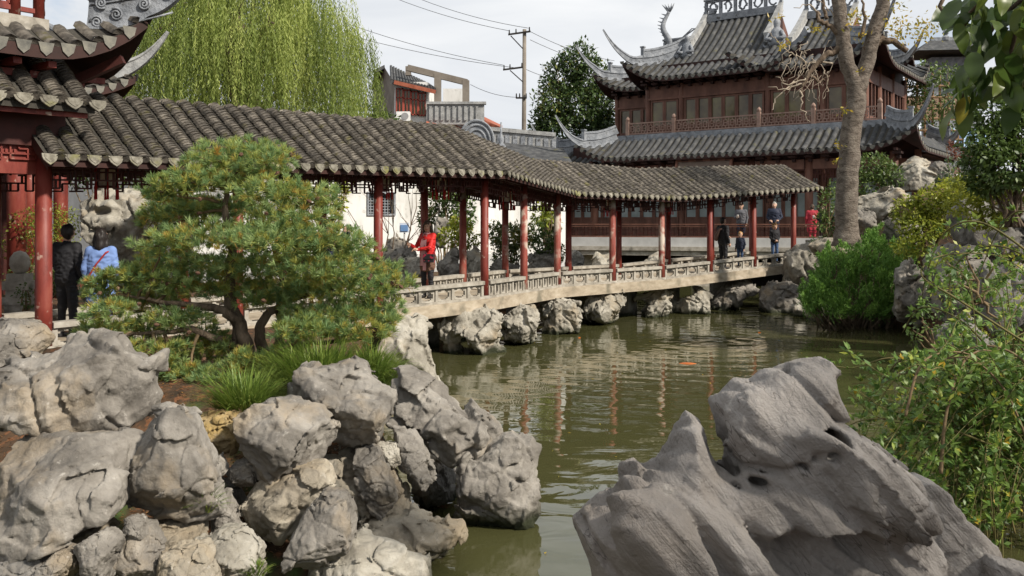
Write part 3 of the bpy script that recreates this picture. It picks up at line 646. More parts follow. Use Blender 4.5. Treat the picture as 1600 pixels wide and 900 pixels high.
# ------------------------------------------------------------------ upturned tiled roofs
def roof_geom(rect, ze, zt, d_in, d_full, lift, Lc):
    u0, u1, v0, v1 = rect
    def surf(r, c):
        x = min(max(r / d_full, 0), 1)
        return ze + (zt - ze) * (0.72 * x + 0.28 * x * x) + lift * max(0.0, 1 - c / Lc) ** 2.4
    sides = {'f': (u1 - u0, lambda a, r: (u0 + a, v0 + r)), 'b': (u1 - u0, lambda a, r: (u1 - a, v1 - r)),
             'l': (v1 - v0, lambda a, r: (u0 + r, v1 - a)), 'r': (v1 - v0, lambda a, r: (u1 - r, v0 + a))}
    return surf, sides
def upturned_roof(M, parent, rect, ze, zt, d_in, d_full=None, lift=0.7, Lc=2.6, pitch=0.24, sides='flr', corners='fl fr', tip=(0.75, 1.3), th=0.16,
                  tile=None, orn=None, gable=True, ridge=True, stepn=10, ridge_h=0.42, rr=0.34, rows=True):
    d_full = d_full or d_in; tile = tile or MT['tile_far']; orn = orn or MT['ornament']
    surf, sd = roof_geom(rect, ze, zt, d_in, d_full, lift, Lc); u0, u1, v0, v1 = rect
    root = None
    for k in sides:
        Ln, fn = sd[k]; full = d_full if k in 'fb' else d_in
        na = max(24, int(Ln / 0.25)); nr = 10; top = []; 
        def rmax(a): c = min(a, Ln - a); return min(c, d_in) if c < d_in else full
        sl = MB(M)
        A = [Ln * i / na for i in range(na + 1)]
        if gable and k in 'fb': A = sorted(set(A + [d_in - 1e-4, d_in, Ln - d_in, Ln - d_in + 1e-4]))
        pts = []
        for a in A:
            c = min(a, Ln - a); rm = max(rmax(a), 1e-3)
            pts.append([(*fn(a, rm * j / nr), surf(rm * j / nr, c)) for j in range(nr + 1)])
        n = len(A); fl = [p for row in pts for p in row]
        low = [(x, y, z - th) for x, y, z in fl]; W = nr + 1
        q = [(i * W + j, (i + 1) * W + j, (i + 1) * W + j + 1, i * W + j + 1) for i in range(n - 1) for j in range(nr)]
        sl.add(fl, q, 0); sl.add(low, [f[::-1] for f in q], 1)
        sl.add([pts[i][0] for i in range(n)] + [(x, y, z - th) for x, y, z in [pts[i][0] for i in range(n)]], [(i, n + i, n + i + 1, i + 1) for i in range(n - 1)], 1)
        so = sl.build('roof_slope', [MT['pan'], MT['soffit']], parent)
        if root is None: root = so
        if not rows: continue
        tr = MB(M); dr = MB(M); m = max(2, int(Ln / pitch)); p_ = Ln / m; r_ = p_ * rr; na_ = 4
        for i in range(m):
            a = (i + 0.5) * p_; c = min(a, Ln - a); rm = rmax(a)
            if rm < 0.12: continue
            nn = max(2, int(stepn * rm / d_full)); vv = []
            for j in range(nn + 1):
                r = rm * j / nn; z = surf(r, c)
                x0 = Vector((*fn(a, r), z))
                e = Vector((*fn(a + 0.01, r), z)) - x0; e.normalize()
                for q_ in range(na_ + 1):
                    th_ = math.pi * q_ / na_
                    vv.append(x0 + e * (r_ * math.cos(th_)) + Vector((0, 0, r_ * 0.9 * math.sin(th_) + 0.005)))
            w_ = na_ + 1
            tr.add(vv, [(j * w_ + q_, j * w_ + q_ + 1, (j + 1) * w_ + q_ + 1, (j + 1) * w_ + q_) for j in range(nn) for q_ in range(na_)] + [tuple(range(w_))])
            a2 = i * p_; c2 = min(a2, Ln - a2)
            x0 = Vector((*fn(a2, -0.02), surf(0, c2))); x1 = Vector((*fn(a2 + 0.01, -0.02), surf(0, c2))); e = (x1 - x0).normalized() * (p_ * 0.36)
            dr.add([x0 - e + Vector((0, 0, 0.04)), x0 + e + Vector((0, 0, 0.04)), x0 + e * 0.7 - Vector((0, 0, 0.07)), x0 - Vector((0, 0, 0.13)), x0 - e * 0.7 - Vector((0, 0, 0.07))], [(0, 1, 2, 3, 4)])
        o = tr.build('tile_rows', tile, so, smooth=True); o['kind'] = 'stuff'
        o = dr.build('drip_tiles', MT['drip_far'], so); o['kind'] = 'stuff'
    # hip ridges that run out over the corners and curl up
    cd = {'fl': (u0, v0, 1, 1), 'fr': (u1, v0, -1, 1), 'bl': (u0, v1, 1, -1), 'br': (u1, v1, -1, -1)}
    for cn in corners.split():
        cu, cv, du, dv = cd[cn]; ext, tz = tip; N = 22; sec = []; s_top = d_in
        for i in range(N + 1):
            s = s_top - (s_top + ext) * i / N
            z = surf(max(s, 0), max(s, 0)) + 0.03; k = 0.0
            if s < 0.25 * s_top: k = (0.25 * s_top - s) / (0.25 * s_top + ext); z += tz * k ** 2.2
            hgt = ridge_h * (1 - 0.88 * k ** 0.8); wd = 0.20 * (1 - 0.72 * k)
            sec.append((Vector((cu + du * s, cv + dv * s, z)), hgt, wd))
        def sweep(mb, secs):
            vv = []
            for i, (p, h_, w_) in enumerate(secs):
                t_ = secs[min(i + 1, len(secs) - 1)][0] - secs[max(i - 1, 0)][0]; t_.normalize()
                sd_ = Vector((t_.y, -t_.x, 0)).normalized() * (w_ / 2); up = Vector((0, 0, 1)) - t_ * t_.z
                up.normalize(); up = up * h_
                vv += [p - sd_ - up * 0.25, p + sd_ - up * 0.25, p + sd_ * 0.62 + up * 0.16, p + sd_ * 0.62 + up * 0.62, p + sd_ + up * 0.72, p + sd_ * 0.8 + up, p - sd_ * 0.8 + up, p - sd_ + up * 0.72, p - sd_ * 0.62 + up * 0.62, p - sd_ * 0.62 + up * 0.16]
            K = 10; L_ = len(secs)
            mb.add(vv, [(i * K + j, i * K + (j + 1) % K, (i + 1) * K + (j + 1) % K, (i + 1) * K + j) for i in range(L_ - 1) for j in range(K)] + [tuple(reversed(range(K))), tuple((L_ - 1) * K + j for j in range(K))])
        mb = MB(M); sweep(mb, sec); hr = mb.build('hip_ridge', orn, parent)
        # raised carved crest on the upper part, with a little post at its outer end
        mb = MB(M); cr = [(p + Vector((0, 0, h_ * 0.9)), ridge_h * 0.85, w_ * 0.75) for p, h_, w_ in sec[:13]]; sweep(mb, cr)
        e = cr[-1][0]; mb.box(e + Vector((0, 0, ridge_h * 0.5)), (0.16, 0.16, ridge_h * 1.15)); mb.box(e + Vector((0, 0, ridge_h * 1.1)), (0.22, 0.22, 0.07))
        mb.build('carved_crest', MT['ornament'], hr)
    if gable and d_full > d_in:
        g0, g1 = u0 + d_in, u1 - d_in; vm = v0 + d_full
        for gu in (g0, g1):
            for k in ('f', 'b') if 'b' in sides else ('f',):
                mb = MB(M); N = 10; prev = None; secs = []
                for i in range(N + 1):
                    r = d_in * 0.92 + (d_full - d_in * 0.92) * i / N
                    v = v0 + r if k == 'f' else v1 - r
                    secs.append((Vector((gu, v, surf(r, 99) + 0.05)), ridge_h * 1.15, 0.24))
                vv = []
                for p, h_, w_ in secs:
                    s_ = Vector((w_ / 2, 0, 0)); u_ = Vector((0, 0, h_)); vv += [p - s_, p + s_, p + s_ * 0.7 + u_ * 0.2, p + s_ * 0.7 + u_ * 0.75, p + s_ + u_ * 0.82, p + s_ + u_, p - s_ + u_, p - s_ + u_ * 0.82, p - s_ * 0.7 + u_ * 0.75, p - s_ * 0.7 + u_ * 0.2]
                K = 10; mb.add(vv, [(i * K + j, i * K + (j + 1) % K, (i + 1) * K + (j + 1) % K, (i + 1) * K + j) for i in range(N) for j in range(K)] + [tuple(range(K)), tuple(N * K + j for j in range(K))[::-1]])
                mb.build('gable_ridge', MT['ornament_pale'], parent)
            mb = MB(M); zz = surf(d_in, 99)
            tri = [(gu, v0 + d_in, zz - 0.1), (gu, v1 - d_in, zz - 0.1), (gu, vm, zt - 0.05)]; tri2 = [(x + (0.1 if gu == g0 else -0.1), y, z) for x, y, z in tri]
            mb.add(tri + tri2, [(0, 1, 2), (5, 4, 3), (0, 3, 4, 1), (1, 4, 5, 2), (2, 5, 3, 0)]); mb.build('gable_wall', MT['brown'], parent)
        if ridge:
            mb = MB(M); z0 = zt; hh = ridge_h * 2.6
            mb.box(((g0 + g1) / 2, vm, z0 + 0.12), (g1 - g0, 0.34, 0.30))
            mb.box(((g0 + g1) / 2, vm, z0 + 0.31), (g1 - g0 + 0.1, 0.22, 0.07))
            mb.box(((g0 + g1) / 2, vm, z0 + hh), (g1 - g0 + 0.2, 0.26, 0.09)); mb.box(((g0 + g1) / 2, vm, z0 + hh - 0.10), (g1 - g0 + 0.05, 0.18, 0.06))
            mr = mb.build('main_ridge', orn, parent)
            L_ = g1 - g0; n = max(3, int(L_ / 0.75)); mb = MB(M)
            for i in range(n + 1): mb.box((g0 + L_ * i / n, vm, z0 + hh / 2 + 0.12), (0.14, 0.16, hh - 0.45))
            R = random.Random(5)
            for i in range(n):
                cx = g0 + L_ * (i + 0.5) / n; ww = L_ / n - 0.14
                for _ in range(9):
                    a = R.uniform(0, 6.28); mb.tube([(cx + math.cos(a + t) * ww * 0.33 * R.uniform(0.5, 1.2), vm, z0 + hh / 2 + 0.12 + math.sin(a + t) * hh * 0.24) for t in (0, 0.7, 1.4)], 0.045, 5)
            mb.build('openwork', orn, mr)
    return root
MT['drip_far'] = pmat('grey_drip_tile', [(0.07, 0.07, 0.065), (0.15, 0.145, 0.125), (0.22, 0.21, 0.17)], 5, 6, 0.9, 0.3, 30)
MT['railwood'] = pmat('weathered_rail_wood', [(0.20, 0.125, 0.095), (0.33, 0.225, 0.18)], 4, 5, 0.7, 0.1)

# ------------------------------------------------------------------ two-storey hall behind the walkway
HU = Vector((0.809, -0.588, 0)); HV = Vector((0.588, 0.809, 0)); HO = Vector((6.79, 44.65, 0))
hall = empty('hall', HO, math.atan2(HU.y, HU.x))
tag(hall, 'two-storey brown timber hall with grey upturned tiled roofs behind the walkway', 'building')
HM = Matrix.Identity(4)
def Hl(wx, wy):                        # world plan -> hall local (u, v)
    d_ = Vector((wx, wy, 0)) - HO; return d_.dot(HU), d_.dot(HV)
FL2 = 6.88; GF = 1.75
# upper storey: timber frame, windows
def wall_front(u0, u1, v, posts, counts, z0, z1, zbeam, parent, pane, pane_lo=0.2, side=False):
    mb = MB()
    for u in posts:
        mb.tube([(u, v, z0), (u, v, zbeam + 0.35)], 0.14, 10)
    mb.box(((u0 + u1) / 2, v, (z1 + zbeam) / 2), (u1 - u0, 0.14, zbeam - z1)); mb.box(((u0 + u1) / 2, v, z0 + 0.06), (u1 - u0, 0.16, 0.12))
    mb.box(((u0 + u1) / 2, v - 0.07, z1 - 0.03), (u1 - u0 + 0.1, 0.1, 0.1))
    fr = mb.build('wall_frame', MT['brown'], parent)
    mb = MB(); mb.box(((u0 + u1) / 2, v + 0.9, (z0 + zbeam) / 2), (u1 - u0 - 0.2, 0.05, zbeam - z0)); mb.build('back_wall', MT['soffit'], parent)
    for (a, b_), n in zip(zip(posts[:-1], posts[1:]), counts):
        a += 0.16; b_ -= 0.16; w_ = (b_ - a) / n
        for i in range(n):
            c = a + w_ * (i + 0.5); wn = MB(); zl = z0 + 0.12 + (z1 - z0 - 0.2) * pane_lo
            wn.box((c - w_ / 2 + 0.045, v, (z0 + z1) / 2 + 0.03), (0.085, 0.09, z1 - z0 - 0.18)); wn.box((c + w_ / 2 - 0.045, v, (z0 + z1) / 2 + 0.03), (0.085, 0.09, z1 - z0 - 0.18))
            wn.box((c, v, z1 - 0.13), (w_ - 0.18, 0.085, 0.1)); wn.box((c, v, zl), (w_ - 0.18, 0.085, 0.09)); wn.box((c, v, (z0 + 0.12 + zl) / 2), (w_ - 0.17, 0.05, zl - z0 - 0.1))
            wo_ = wn.build('window', MT['brown'], parent)
            pn = MB(); R = random.Random(int(c * 100)); t_ = R.uniform(-0.02, 0.02)
            pn.add([(c - w_ / 2 + 0.085, v + 0.01 + t_, zl + 0.04), (c + w_ / 2 - 0.085, v + 0.01 - t_, zl + 0.04), (c + w_ / 2 - 0.085, v + 0.01 - t_, z1 - 0.18), (c - w_ / 2 + 0.085, v + 0.01 + t_, z1 - 0.18)], [(0, 1, 2, 3)])
            pn.build('pane', pane, wo_)
wall_front(-0.1, 10.5, 0.0, [0, 1.8, 6.1, 8.6, 10.4], [2, 6, 3, 2], FL2, 8.72, 9.3, hall, MT['glass'])
wall_front(-3.1, 0.1, 2.2, [-2.98, 0.0], [4], FL2, 8.72, 9.3, hall, MT['glass'])
# right side wall
mb = MB(Matrix.Translation((10.4, 0, 0)) @ Matrix.Rotation(math.radians(90), 4, 'Z'))
for u in (0, 2.2, 4.6, 7.0): mb.tube([(u, 0, FL2), (u, 0, 9.6)], 0.13, 10)
mb.box((3.5, 0, 9.0), (7, 0.14, 0.6)); mb.box((3.5, 0, 7.0), (7, 0.14, 0.5))
for i in range(12): mb.box((0.3 + i * 0.58, 0, 8.0), (0.1, 0.08, 1.6))
mb.build('side_wall', MT['brown'], hall)
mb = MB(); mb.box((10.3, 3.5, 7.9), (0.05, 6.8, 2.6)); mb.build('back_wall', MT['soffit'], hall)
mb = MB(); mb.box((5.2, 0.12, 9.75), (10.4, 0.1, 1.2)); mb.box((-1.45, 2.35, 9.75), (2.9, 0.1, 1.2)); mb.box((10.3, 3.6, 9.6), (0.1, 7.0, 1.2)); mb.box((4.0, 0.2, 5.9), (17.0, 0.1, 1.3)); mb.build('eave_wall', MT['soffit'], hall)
# bracket sets under the upper eave
for (u0, u1, v, ze, st) in ((0, 10.4, 0, 9.3, 0.55), (-2.9, -0.2, 2.2, 9.3, 0.55), (-1.8, 12.2, -1.9, 5.30, 0.7)):
    n = int((u1 - u0) / st)
    for i in range(n + 1):
        u = u0 + (u1 - u0) * i / n; mb = MB(); mb.box((u, v - 0.1, ze - 0.05), (0.14, 0.3, 0.14)); mb.box((u, v - 0.25, ze + 0.1), (0.34, 0.5, 0.09)); mb.box((u, v - 0.38, ze + 0.22), (0.12, 0.7, 0.1))
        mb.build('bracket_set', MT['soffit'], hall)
# balcony floor edge and railing
mb = MB(); mb.box((5.2, -0.55, FL2 - 0.08), (12.6, 1.15, 0.16)); mb.box((5.2, -1.08, FL2 - 0.20), (12.8, 0.14, 0.30)); mb.build('balcony_floor', MT['ornament'], hall)
mb = MB(); mb.box((-2.4, 1.65, FL2 - 0.08), (3.4, 1.15, 0.16)); mb.build('balcony_floor', MT['ornament'], hall)
posts = [-0.6, 1.88, 6.06, 8.49, 11.24]
rail = MB(); 
for a, b_ in zip(posts[:-1], posts[1:]):
    rail.box(((a + b_) / 2, -1.0, FL2 + 0.57), (b_ - a - 0.18, 0.07, 0.06)); rail.box(((a + b_) / 2, -1.0, FL2 + 0.06), (b_ - a - 0.18, 0.07, 0.05))
ro = rail.build('balcony_railing', MT['railwood'], hall)
for k, u in enumerate(posts):
    mb = MB(); mb.box((u, -1.0, FL2 + 0.35), (0.17, 0.17, 0.7)); mb.lathe((u, -1.0, FL2 + 0.70), [(0.06, 0), (0.1, 0.05), (0.1, 0.12), (0.04, 0.2), (0.01, 0.22)], 8); mb.build('post', MT['railwood'], ro)
for k, (a, b_) in enumerate(zip(posts[:-1], posts[1:])):
    n = max(4, int((b_ - a) / 0.34)); w_ = (b_ - a - 0.18) / n; z0 = FL2 + 0.085; h_ = 0.455; mb = MB()
    for i in range(n):
        u = a + 0.09 + w_ * i
        def hb(x0, x1, z): mb.box((u + (x0 + x1) / 2 * w_, -1.0, z0 + z * h_), (abs(x1 - x0) * w_ + 0.028, 0.035, 0.03))
        def vb(x, za, zb): mb.box((u + x * w_, -1.003, z0 + (za + zb) / 2 * h_), (0.03, 0.035, (zb - za) * h_))
        vb(0, 0, 1); hb(0, .3, .25); hb(.3, .75, .22); hb(.25, .75, .78); vb(.25, .22, .8); vb(.75, .2, .78); hb(.75, 1, .62); vb(.5, .78, 1); vb(.5, 0, .22); hb(.4, .62, .5)
    mb.build('railing_lattice', MT['railwood'], ro)
# roofs
upturned_roof(HM, hall, (-0.95, 8.0, -0.95, 8.0), 9.55, 13.0, 2.5, 4.45, lift=1.0, Lc=2.7, sides='fl', corners='fl', tip=(0.7, 1.55), pitch=0.34)
upturned_roof(HM, hall, (4.4, 11.35, -0.88, 8.3), 9.50, 12.5, 2.3, 4.5, lift=1.0, Lc=2.7, sides='fr', corners='fr', tip=(0.75, 1.6), pitch=0.34)
upturned_roof(HM, hall, (-3.93, 3.0, 1.25, 9.2), 9.55, 11.6, 2.3, 3.9, lift=1.0, Lc=2.5, sides='fl', corners='fl', tip=(0.7, 1.5), pitch=0.34)
upturned_roof(HM, hall, (-2.6, 13.0, -2.6, 9.6), 5.62, 6.62, 1.5, lift=0.75, Lc=2.4, sides='fr', corners='fl fr', tip=(0.75, 1.45), pitch=0.33, gable=False)
upturned_roof(HM, hall, (-5.58, 0.5, -0.4, 9.6), 5.55, 6.60, 1.5, lift=0.75, Lc=2.4, sides='fl', corners='fl', tip=(0.75, 1.45), pitch=0.33, gable=False)
upturned_roof(HM, hall, (4.0, 10.4, 9.0, 16.0), 10.2, 12.0, 2.0, 3.0, lift=0.9, Lc=2.5, sides='fr', corners='fr', tip=(0.7, 1.2), pitch=0.25, orn=MT['ornament_pale'])
upturned_roof(HM, hall, (5.0, 12.3, 9.0, 16.0), 5.9, 6.9, 1.5, lift=0.7, Lc=2.4, sides='fr', corners='fr', tip=(0.7, 1.3), pitch=0.25, gable=False, orn=MT['ornament_pale'])
# right-hand roof corner of the front block (a second hip that sweeps out over the slope)
mb = MB(); secs = []
for i in range(15):
    k = i / 14; secs.append((Vector((6.15 + 1.9 * k, 1.35 - 1.7 * k, 10.75 - 0.55 * k + 0.95 * k ** 3))))
for a, b_ in zip(secs[:-1], secs[1:]): mb.beam(a, b_, 0.2, 0.42)
mb.build('hip_ridge', MT['ornament'], hall)
# figures where the gable ridges end
def seated_figure(u, v, z, s=1.0):
    mb = MB(); mb.box((u, v, z + 0.12 * s), (0.75 * s, 0.4 * s, 0.24 * s)); mb.lathe((u, v, z + 0.2 * s), [(0.30 * s, 0), (0.34 * s, 0.18 * s), (0.24 * s, 0.45 * s), (0.20 * s, 0.62 * s), (0.10 * s, 0.74 * s), (0.13 * s, 0.84 * s), (0.13 * s, 0.95 * s), (0.05 * s, 1.06 * s)], 10)
    mb.tube([(u - 0.2 * s, v - 0.1 * s, z + 0.75 * s), (u - 0.36 * s, v - 0.2 * s, z + 0.5 * s), (u - 0.12 * s, v - 0.3 * s, z + 0.42 * s)], 0.08 * s, 6); mb.tube([(u + 0.2 * s, v - 0.1 * s, z + 0.75 * s), (u + 0.36 * s, v - 0.2 * s, z + 0.5 * s), (u + 0.12 * s, v - 0.3 * s, z + 0.42 * s)], 0.08 * s, 6)
    for i in range(7): a = i * 0.9; mb.tube([(u + math.cos(a) * 0.3 * s, v - 0.1, z), (u + math.cos(a) * 0.55 * s, v - 0.15, z + (0.2 + 0.25 * math.sin(a)) * s)], [0.07 * s, 0.03 * s], 5)
    return mb.build('ridge_figure', MT['ornament'], hall, smooth=True)
seated_figure(1.55, 1.2, 10.55, 1.1); seated_figure(6.1, 1.2, 10.6, 1.25)
# twisting dragon finial on the rear wing's ridge
mb = MB(); pts = []; rad = []
for i in range(26):
    k = i / 25; pts.append((-1.5 + 0.28 * math.sin(k * 6.5) * (1 - 0.3 * k), 5.15 + 0.15 * math.cos(k * 6), 11.7 + 2.6 * k)); rad.append(0.24 * (1 - 0.62 * k))
mb.tube(pts, rad, 8)
for i in range(3, 25, 2): x, y, z = pts[i]; mb.tube([(x, y, z), (x - 0.34, y, z + 0.14)], [0.07, 0.012], 5)
for a in (-0.9, -0.45, 0, 0.45, 0.9): x, y, z = pts[-1]; mb.tube([(x, y, z - 0.05), (x + 0.25 * math.sin(a), y, z + 0.2), (x + 0.48 * math.sin(a) - 0.05, y, z + 0.45)], [0.06, 0.05, 0.012], 5)
for s_ in (0.0, 0.25): mb.tube([(-1.2, 5.1, 12.2), (-0.5, 5.1, 12.75), (0.0 + s_, 5.1, 13.15), (0.35 + s_, 5.1, 13.1)], [0.09, 0.05, 0.03, 0.015], 5)
mb.tube([(-1.3, 5.1, 11.8), (-0.9, 5.1, 12.2), (-0.5, 5.1, 12.45)], [0.24, 0.2, 0.1], 7)
mb.build('dragon_finial', MT['ornament'], hall, smooth=True)
mb = MB()
for i in range(5): mb.box((1.9, 3.5, 12.3 + i * 0.3), (0.5 - i * 0.05, 0.3, 0.26)); mb.tube([(1.9, 3.5, 12.3 + i * 0.3), (1.45, 3.4, 12.6 + i * 0.3)], [0.12, 0.03], 5)
mb.build('ridge_end_ornament', MT['ornament'], hall)

# ground floor
gposts = [-1.9, 1.8, 6.1, 8.6, 12.0]
for u in gposts:
    mb = MB(); mb.tube([(u, -1.95, GF), (u, -1.95, 5.5)], 0.17, 12); c_ = mb.build('column', MT['brown'], hall, smooth=True)
    mb = MB(); mb.lathe((u, -1.95, GF - 0.02), [(0.3, 0), (0.32, 0.1), (0.22, 0.2)], 12); mb.build('column_base', MT['stone'], c_, smooth=True)
for a, b_ in zip(gposts[:-1], gposts[1:]):
    mb = MB(); mb.box(((a + b_) / 2, -1.95, 5.08), (b_ - a - 0.34, 0.16, 0.42)); mb.build('eave_beam', MT['brown'], hall)
    lattice(Vector((a + 0.17, -1.95)), Vector((b_ - 0.17, -1.95)), 4.85, 4.85, 0.5, MT['darkred'], hall, M=None, seed=int(a * 7), bar=0.03)
wall_front(-4.6, 12.6, 0.05, [-4.6, -1.9, 1.8, 6.1, 8.6, 12.5], [4, 5, 6, 4, 5], GF, 4.75, 5.3, hall, MT['pane_pale'], pane_lo=0.34)
mb = MB(); mb.box((12.5, 4.5, 3.5), (0.1, 9, 3.6)); mb.box((3.5, 8.6, 5.6), (12, 0.1, 7)); mb.build('side_wall', MT['brown'], hall)
mb = MB(); mb.box((4, 3.4, 5.5), (17.5, 6.4, 0.1)); mb.build('upper_floor', MT['soffit'], hall)

# hanging name board under the lower eave
pl = empty('name_board', (5.55, -2.9, 4.98)); pl.location = HO + HU * 4.0 + HV * (-2.45) + Vector((0, 0, 4.93)); pl.rotation_euler = (math.radians(-16), 0, math.atan2(HU.y, HU.x))
tag(pl, 'brown wooden name board with four dark characters under the hall eave', 'sign')
mb = MB()
mb.box((0, 0, 0), (2.5, 0.06, 0.95)); pl_b = mb.build('board', pmat('board_wood', [(0.12, 0.085, 0.065), (0.18, 0.135, 0.105)], 3, 4, 0.6, 0.1), pl)
mb = MB()
for z in (-0.5, 0.5): mb.box((0, -0.02, z), (2.74, 0.12, 0.12))
for x in (-1.31, 1.31): mb.box((x, -0.02, 0), (0.12, 0.12, 0.88))
mb.build('board_frame', pmat('board_frame_wood', [(0.13, 0.055, 0.035), (0.2, 0.09, 0.06)], 3, 4, 0.6, 0.1), pl)
INK = plain('board_ink', (0.03, 0.028, 0.022))
def char_obj(ch, x, size):
    cu = bpy.data.curves.new('character', 'FONT'); cu.body = ch; cu.size = size; cu.extrude = 0.012; cu.align_x = 'CENTER'; cu.align_y = 'CENTER'
    tmp = bpy.data.objects.new('tmp_text', cu); col.objects.link(tmp); dg = bpy.context.evaluated_depsgraph_get()
    me = bpy.data.meshes.new_from_object(tmp.evaluated_get(dg)); bpy.data.objects.remove(tmp); me.materials.clear(); me.materials.append(INK)
    link('character', me, pl, (x, -0.045, 0), (math.radians(90), 0, 0))
for ch, x in zip('堂山秀仰', (-0.72, -0.24, 0.24, 0.72)): char_obj(ch, x, 0.42)

# terrace in front of the hall with its bench railing
TA, TB = Vector((2.30, 37.9)), Vector((13.2, 35.1)); td = (TB - TA).normalized(); tn = Vector((td.y, -td.x)) * -1
ter = empty('terrace', (TA.x, TA.y, 0)); tag(ter, 'white walled terrace with dark red lattice railing in front of the hall', 'terrace')
TM = Matrix.Translation((-TA.x, -TA.y, 0))
hl = [HO + HU * -4.6 + HV * 0.3, HO + HU * 12.6 + HV * 0.3]
def terr(z0, z1, out, mat, name):
    mb = MB(TM); o_ = -tn * out
    q = [(TA + o_ - td * out), (TB + o_ + td * 3), Vector((hl[1].x + 4, hl[1].y)), Vector((hl[0].x - out, hl[0].y))]
    mb.add([(p.x, p.y, z0) for p in q] + [(p.x, p.y, z1) for p in q], [(3, 2, 1, 0), (4, 5, 6, 7), (0, 1, 5, 4), (1, 2, 6, 5), (2, 3, 7, 6), (3, 0, 4, 7)]); return mb.build(name, mat, ter)
terr(1.617, 1.72, 0.0, MT['greyband'], 'terrace_floor'); mb = MB(TM); mb.beam(TA.to_3d() + tn.to_3d() * 0.08 + Vector((0, 0, 1.855)), TB.to_3d() + td.to_3d() * 3 + tn.to_3d() * 0.08 + Vector((0, 0, 1.855)), 0.16, 0.27); mb.build('terrace_wall', MT['greyband'], ter); terr(1.45, 1.617, 0.16, MT['stone'], 'cornice'); terr(1.25, 1.447, 0.08, MT['stone'], 'cornice')
for k, w_ in ((0.045, 1.1), (0.5, 0.8), (0.85, 0.8)):
    mb = MB(TM); p = TA.lerp(TB, k) + tn * 0.7; mb.box((p.x, p.y, 0.3), (w_, 0.9, 1.9)); mb.build('support_pier', MT['stone'], ter)
mb = MB(TM); p = TA.lerp(TB, 0.6) + tn * 2.5; mb.beam((TA.x + 0.9, TA.y + 1.8, 0.3), (TB.x + 3, TB.y + 1.8, 0.3), 0.3, 1.9); mb.build('back_wall', MT['dark'], ter)  # near-black sheet stands in for the shade under the terrace
mb = MB(TM); A3 = Vector((TA.x, TA.y, 0)) + Vector((tn.x, tn.y, 0)) * 0.12; B3 = Vector((TB.x, TB.y, 0)) + Vector((tn.x, tn.y, 0)) * 0.12
lean = Vector((-tn.x, -tn.y, 0)) * 0.12
for z, o_, hh in ((2.02, 0, 0.06), (2.44, 1, 0.035), (2.53, 1.2, 0.05)): mb.beam(A3 + lean * o_ + Vector((0, 0, z)), B3 + td.to_3d() * 3 + lean * o_ + Vector((0, 0, z)), 0.06, hh)
trl = mb.build('bench_railing', MT['brown'], ter)
mb = MB(TM); n = 92; Lr = (B3 - A3).length + 3
for i in range(n + 1):
    p = A3 + td.to_3d() * (Lr * i / n); mb.beam(p + Vector((0, 0, 2.05)), p + lean + Vector((0, 0, 2.43)), 0.025, 0.025)
    for z, dx in ((2.16, 0.5), (2.30, 0.5)):
        if (i + int(z * 100)) % 3: mb.beam(p + lean * ((z - 2.05) / 0.38) + Vector((0, 0, z)), p + td.to_3d() * (Lr / n) + lean * ((z - 2.05) / 0.38) + Vector((0, 0, z)), 0.025, 0.03)
mb.build('railing_lattice', MT['darkred'], trl)
# ------------------------------------------------------------------ pavilion at the left end of the walkway
AD = math.atan2(d0.y, d0.x)
pav = empty('pavilion', (COLF[0].x, COLF[0].y, 1.0), AD)
tag(pav, 'red timber pavilion with mossy tiled eaves and carved grey corner ridge at the left edge', 'pavilion')
PM = Matrix.Translation((0, 0, -1.0))           # local u along the walkway, v away from the pond, z absolute
pp = MB(PM)
e0, e1 = Vector((-4.2, -0.55)), Vector((0.42, -0.55)); r0, r1 = Vector((-4.2, 0.75)), Vector((0.42, 0.75))
pp.add([(e0.x, e0.y, 4.19), (e1.x, e1.y, 4.19), (r1.x, r1.y, 5.16), (r0.x, r0.y, 5.16)] + [(e0.x, e0.y, 4.07), (e1.x, e1.y, 4.07), (r1.x, r1.y, 5.04), (r0.x, r0.y, 5.04)],
       [(0, 1, 2, 3), (7, 6, 5, 4), (0, 4, 5, 1), (1, 5, 6, 2), (3, 2, 6, 7), (0, 3, 7, 4)])
pslope = pp.build('roof_slope', MT['pan'], pav)
npr = 15; pit = (e1.x - e0.x) / npr; pdm = drip_mesh(pit * 0.76, 0.16)
def pr(q): return q
for i in range(npr):
    u = e0.x + pit * (i + 0.5); mb = MB(PM); tile_row(mb, Vector((u, -0.57)), Vector((u, 0.75)), 4.20, 0.97, pit * 0.335, 0.062, 6, 0.006, over=0.0); mb.build('tile_row', MT['tile'], pslope)
for i in range(npr):
    link('drip_tile', pdm, pslope, PM @ Vector((e0.x + pit * (i + 1), -0.60, 4.24)), (math.radians(-15), random.uniform(-0.05, 0.05), 0))
mb = MB(PM); mb.beam((-4.2, -0.45, 4.06), (0.36, -0.45, 4.06), 0.05, 0.1); mb.build('fascia_board', MT['red'], pslope)
upturned_roof(PM, pav, (-7.0, 1.12, -0.62, 5.0), 4.86, 5.14, 0.55, lift=0.62, Lc=1.5, sides='fr', corners='fr', tip=(0.55, 0.75), pitch=0.27, gable=False, tile=MT['tile'], ridge_h=0.42, stepn=10)
mb = MB(PM); mb.box((-3.6, 3.4, 6.3), (6.2, 5.0, 2.0)); mb.build('upper_room', MT['darkred'], pav)
mb = MB(PM); dd = Vector((-0.7071, 0.7071, 0)); nn_ = Vector((-0.7071, -0.7071, 0))
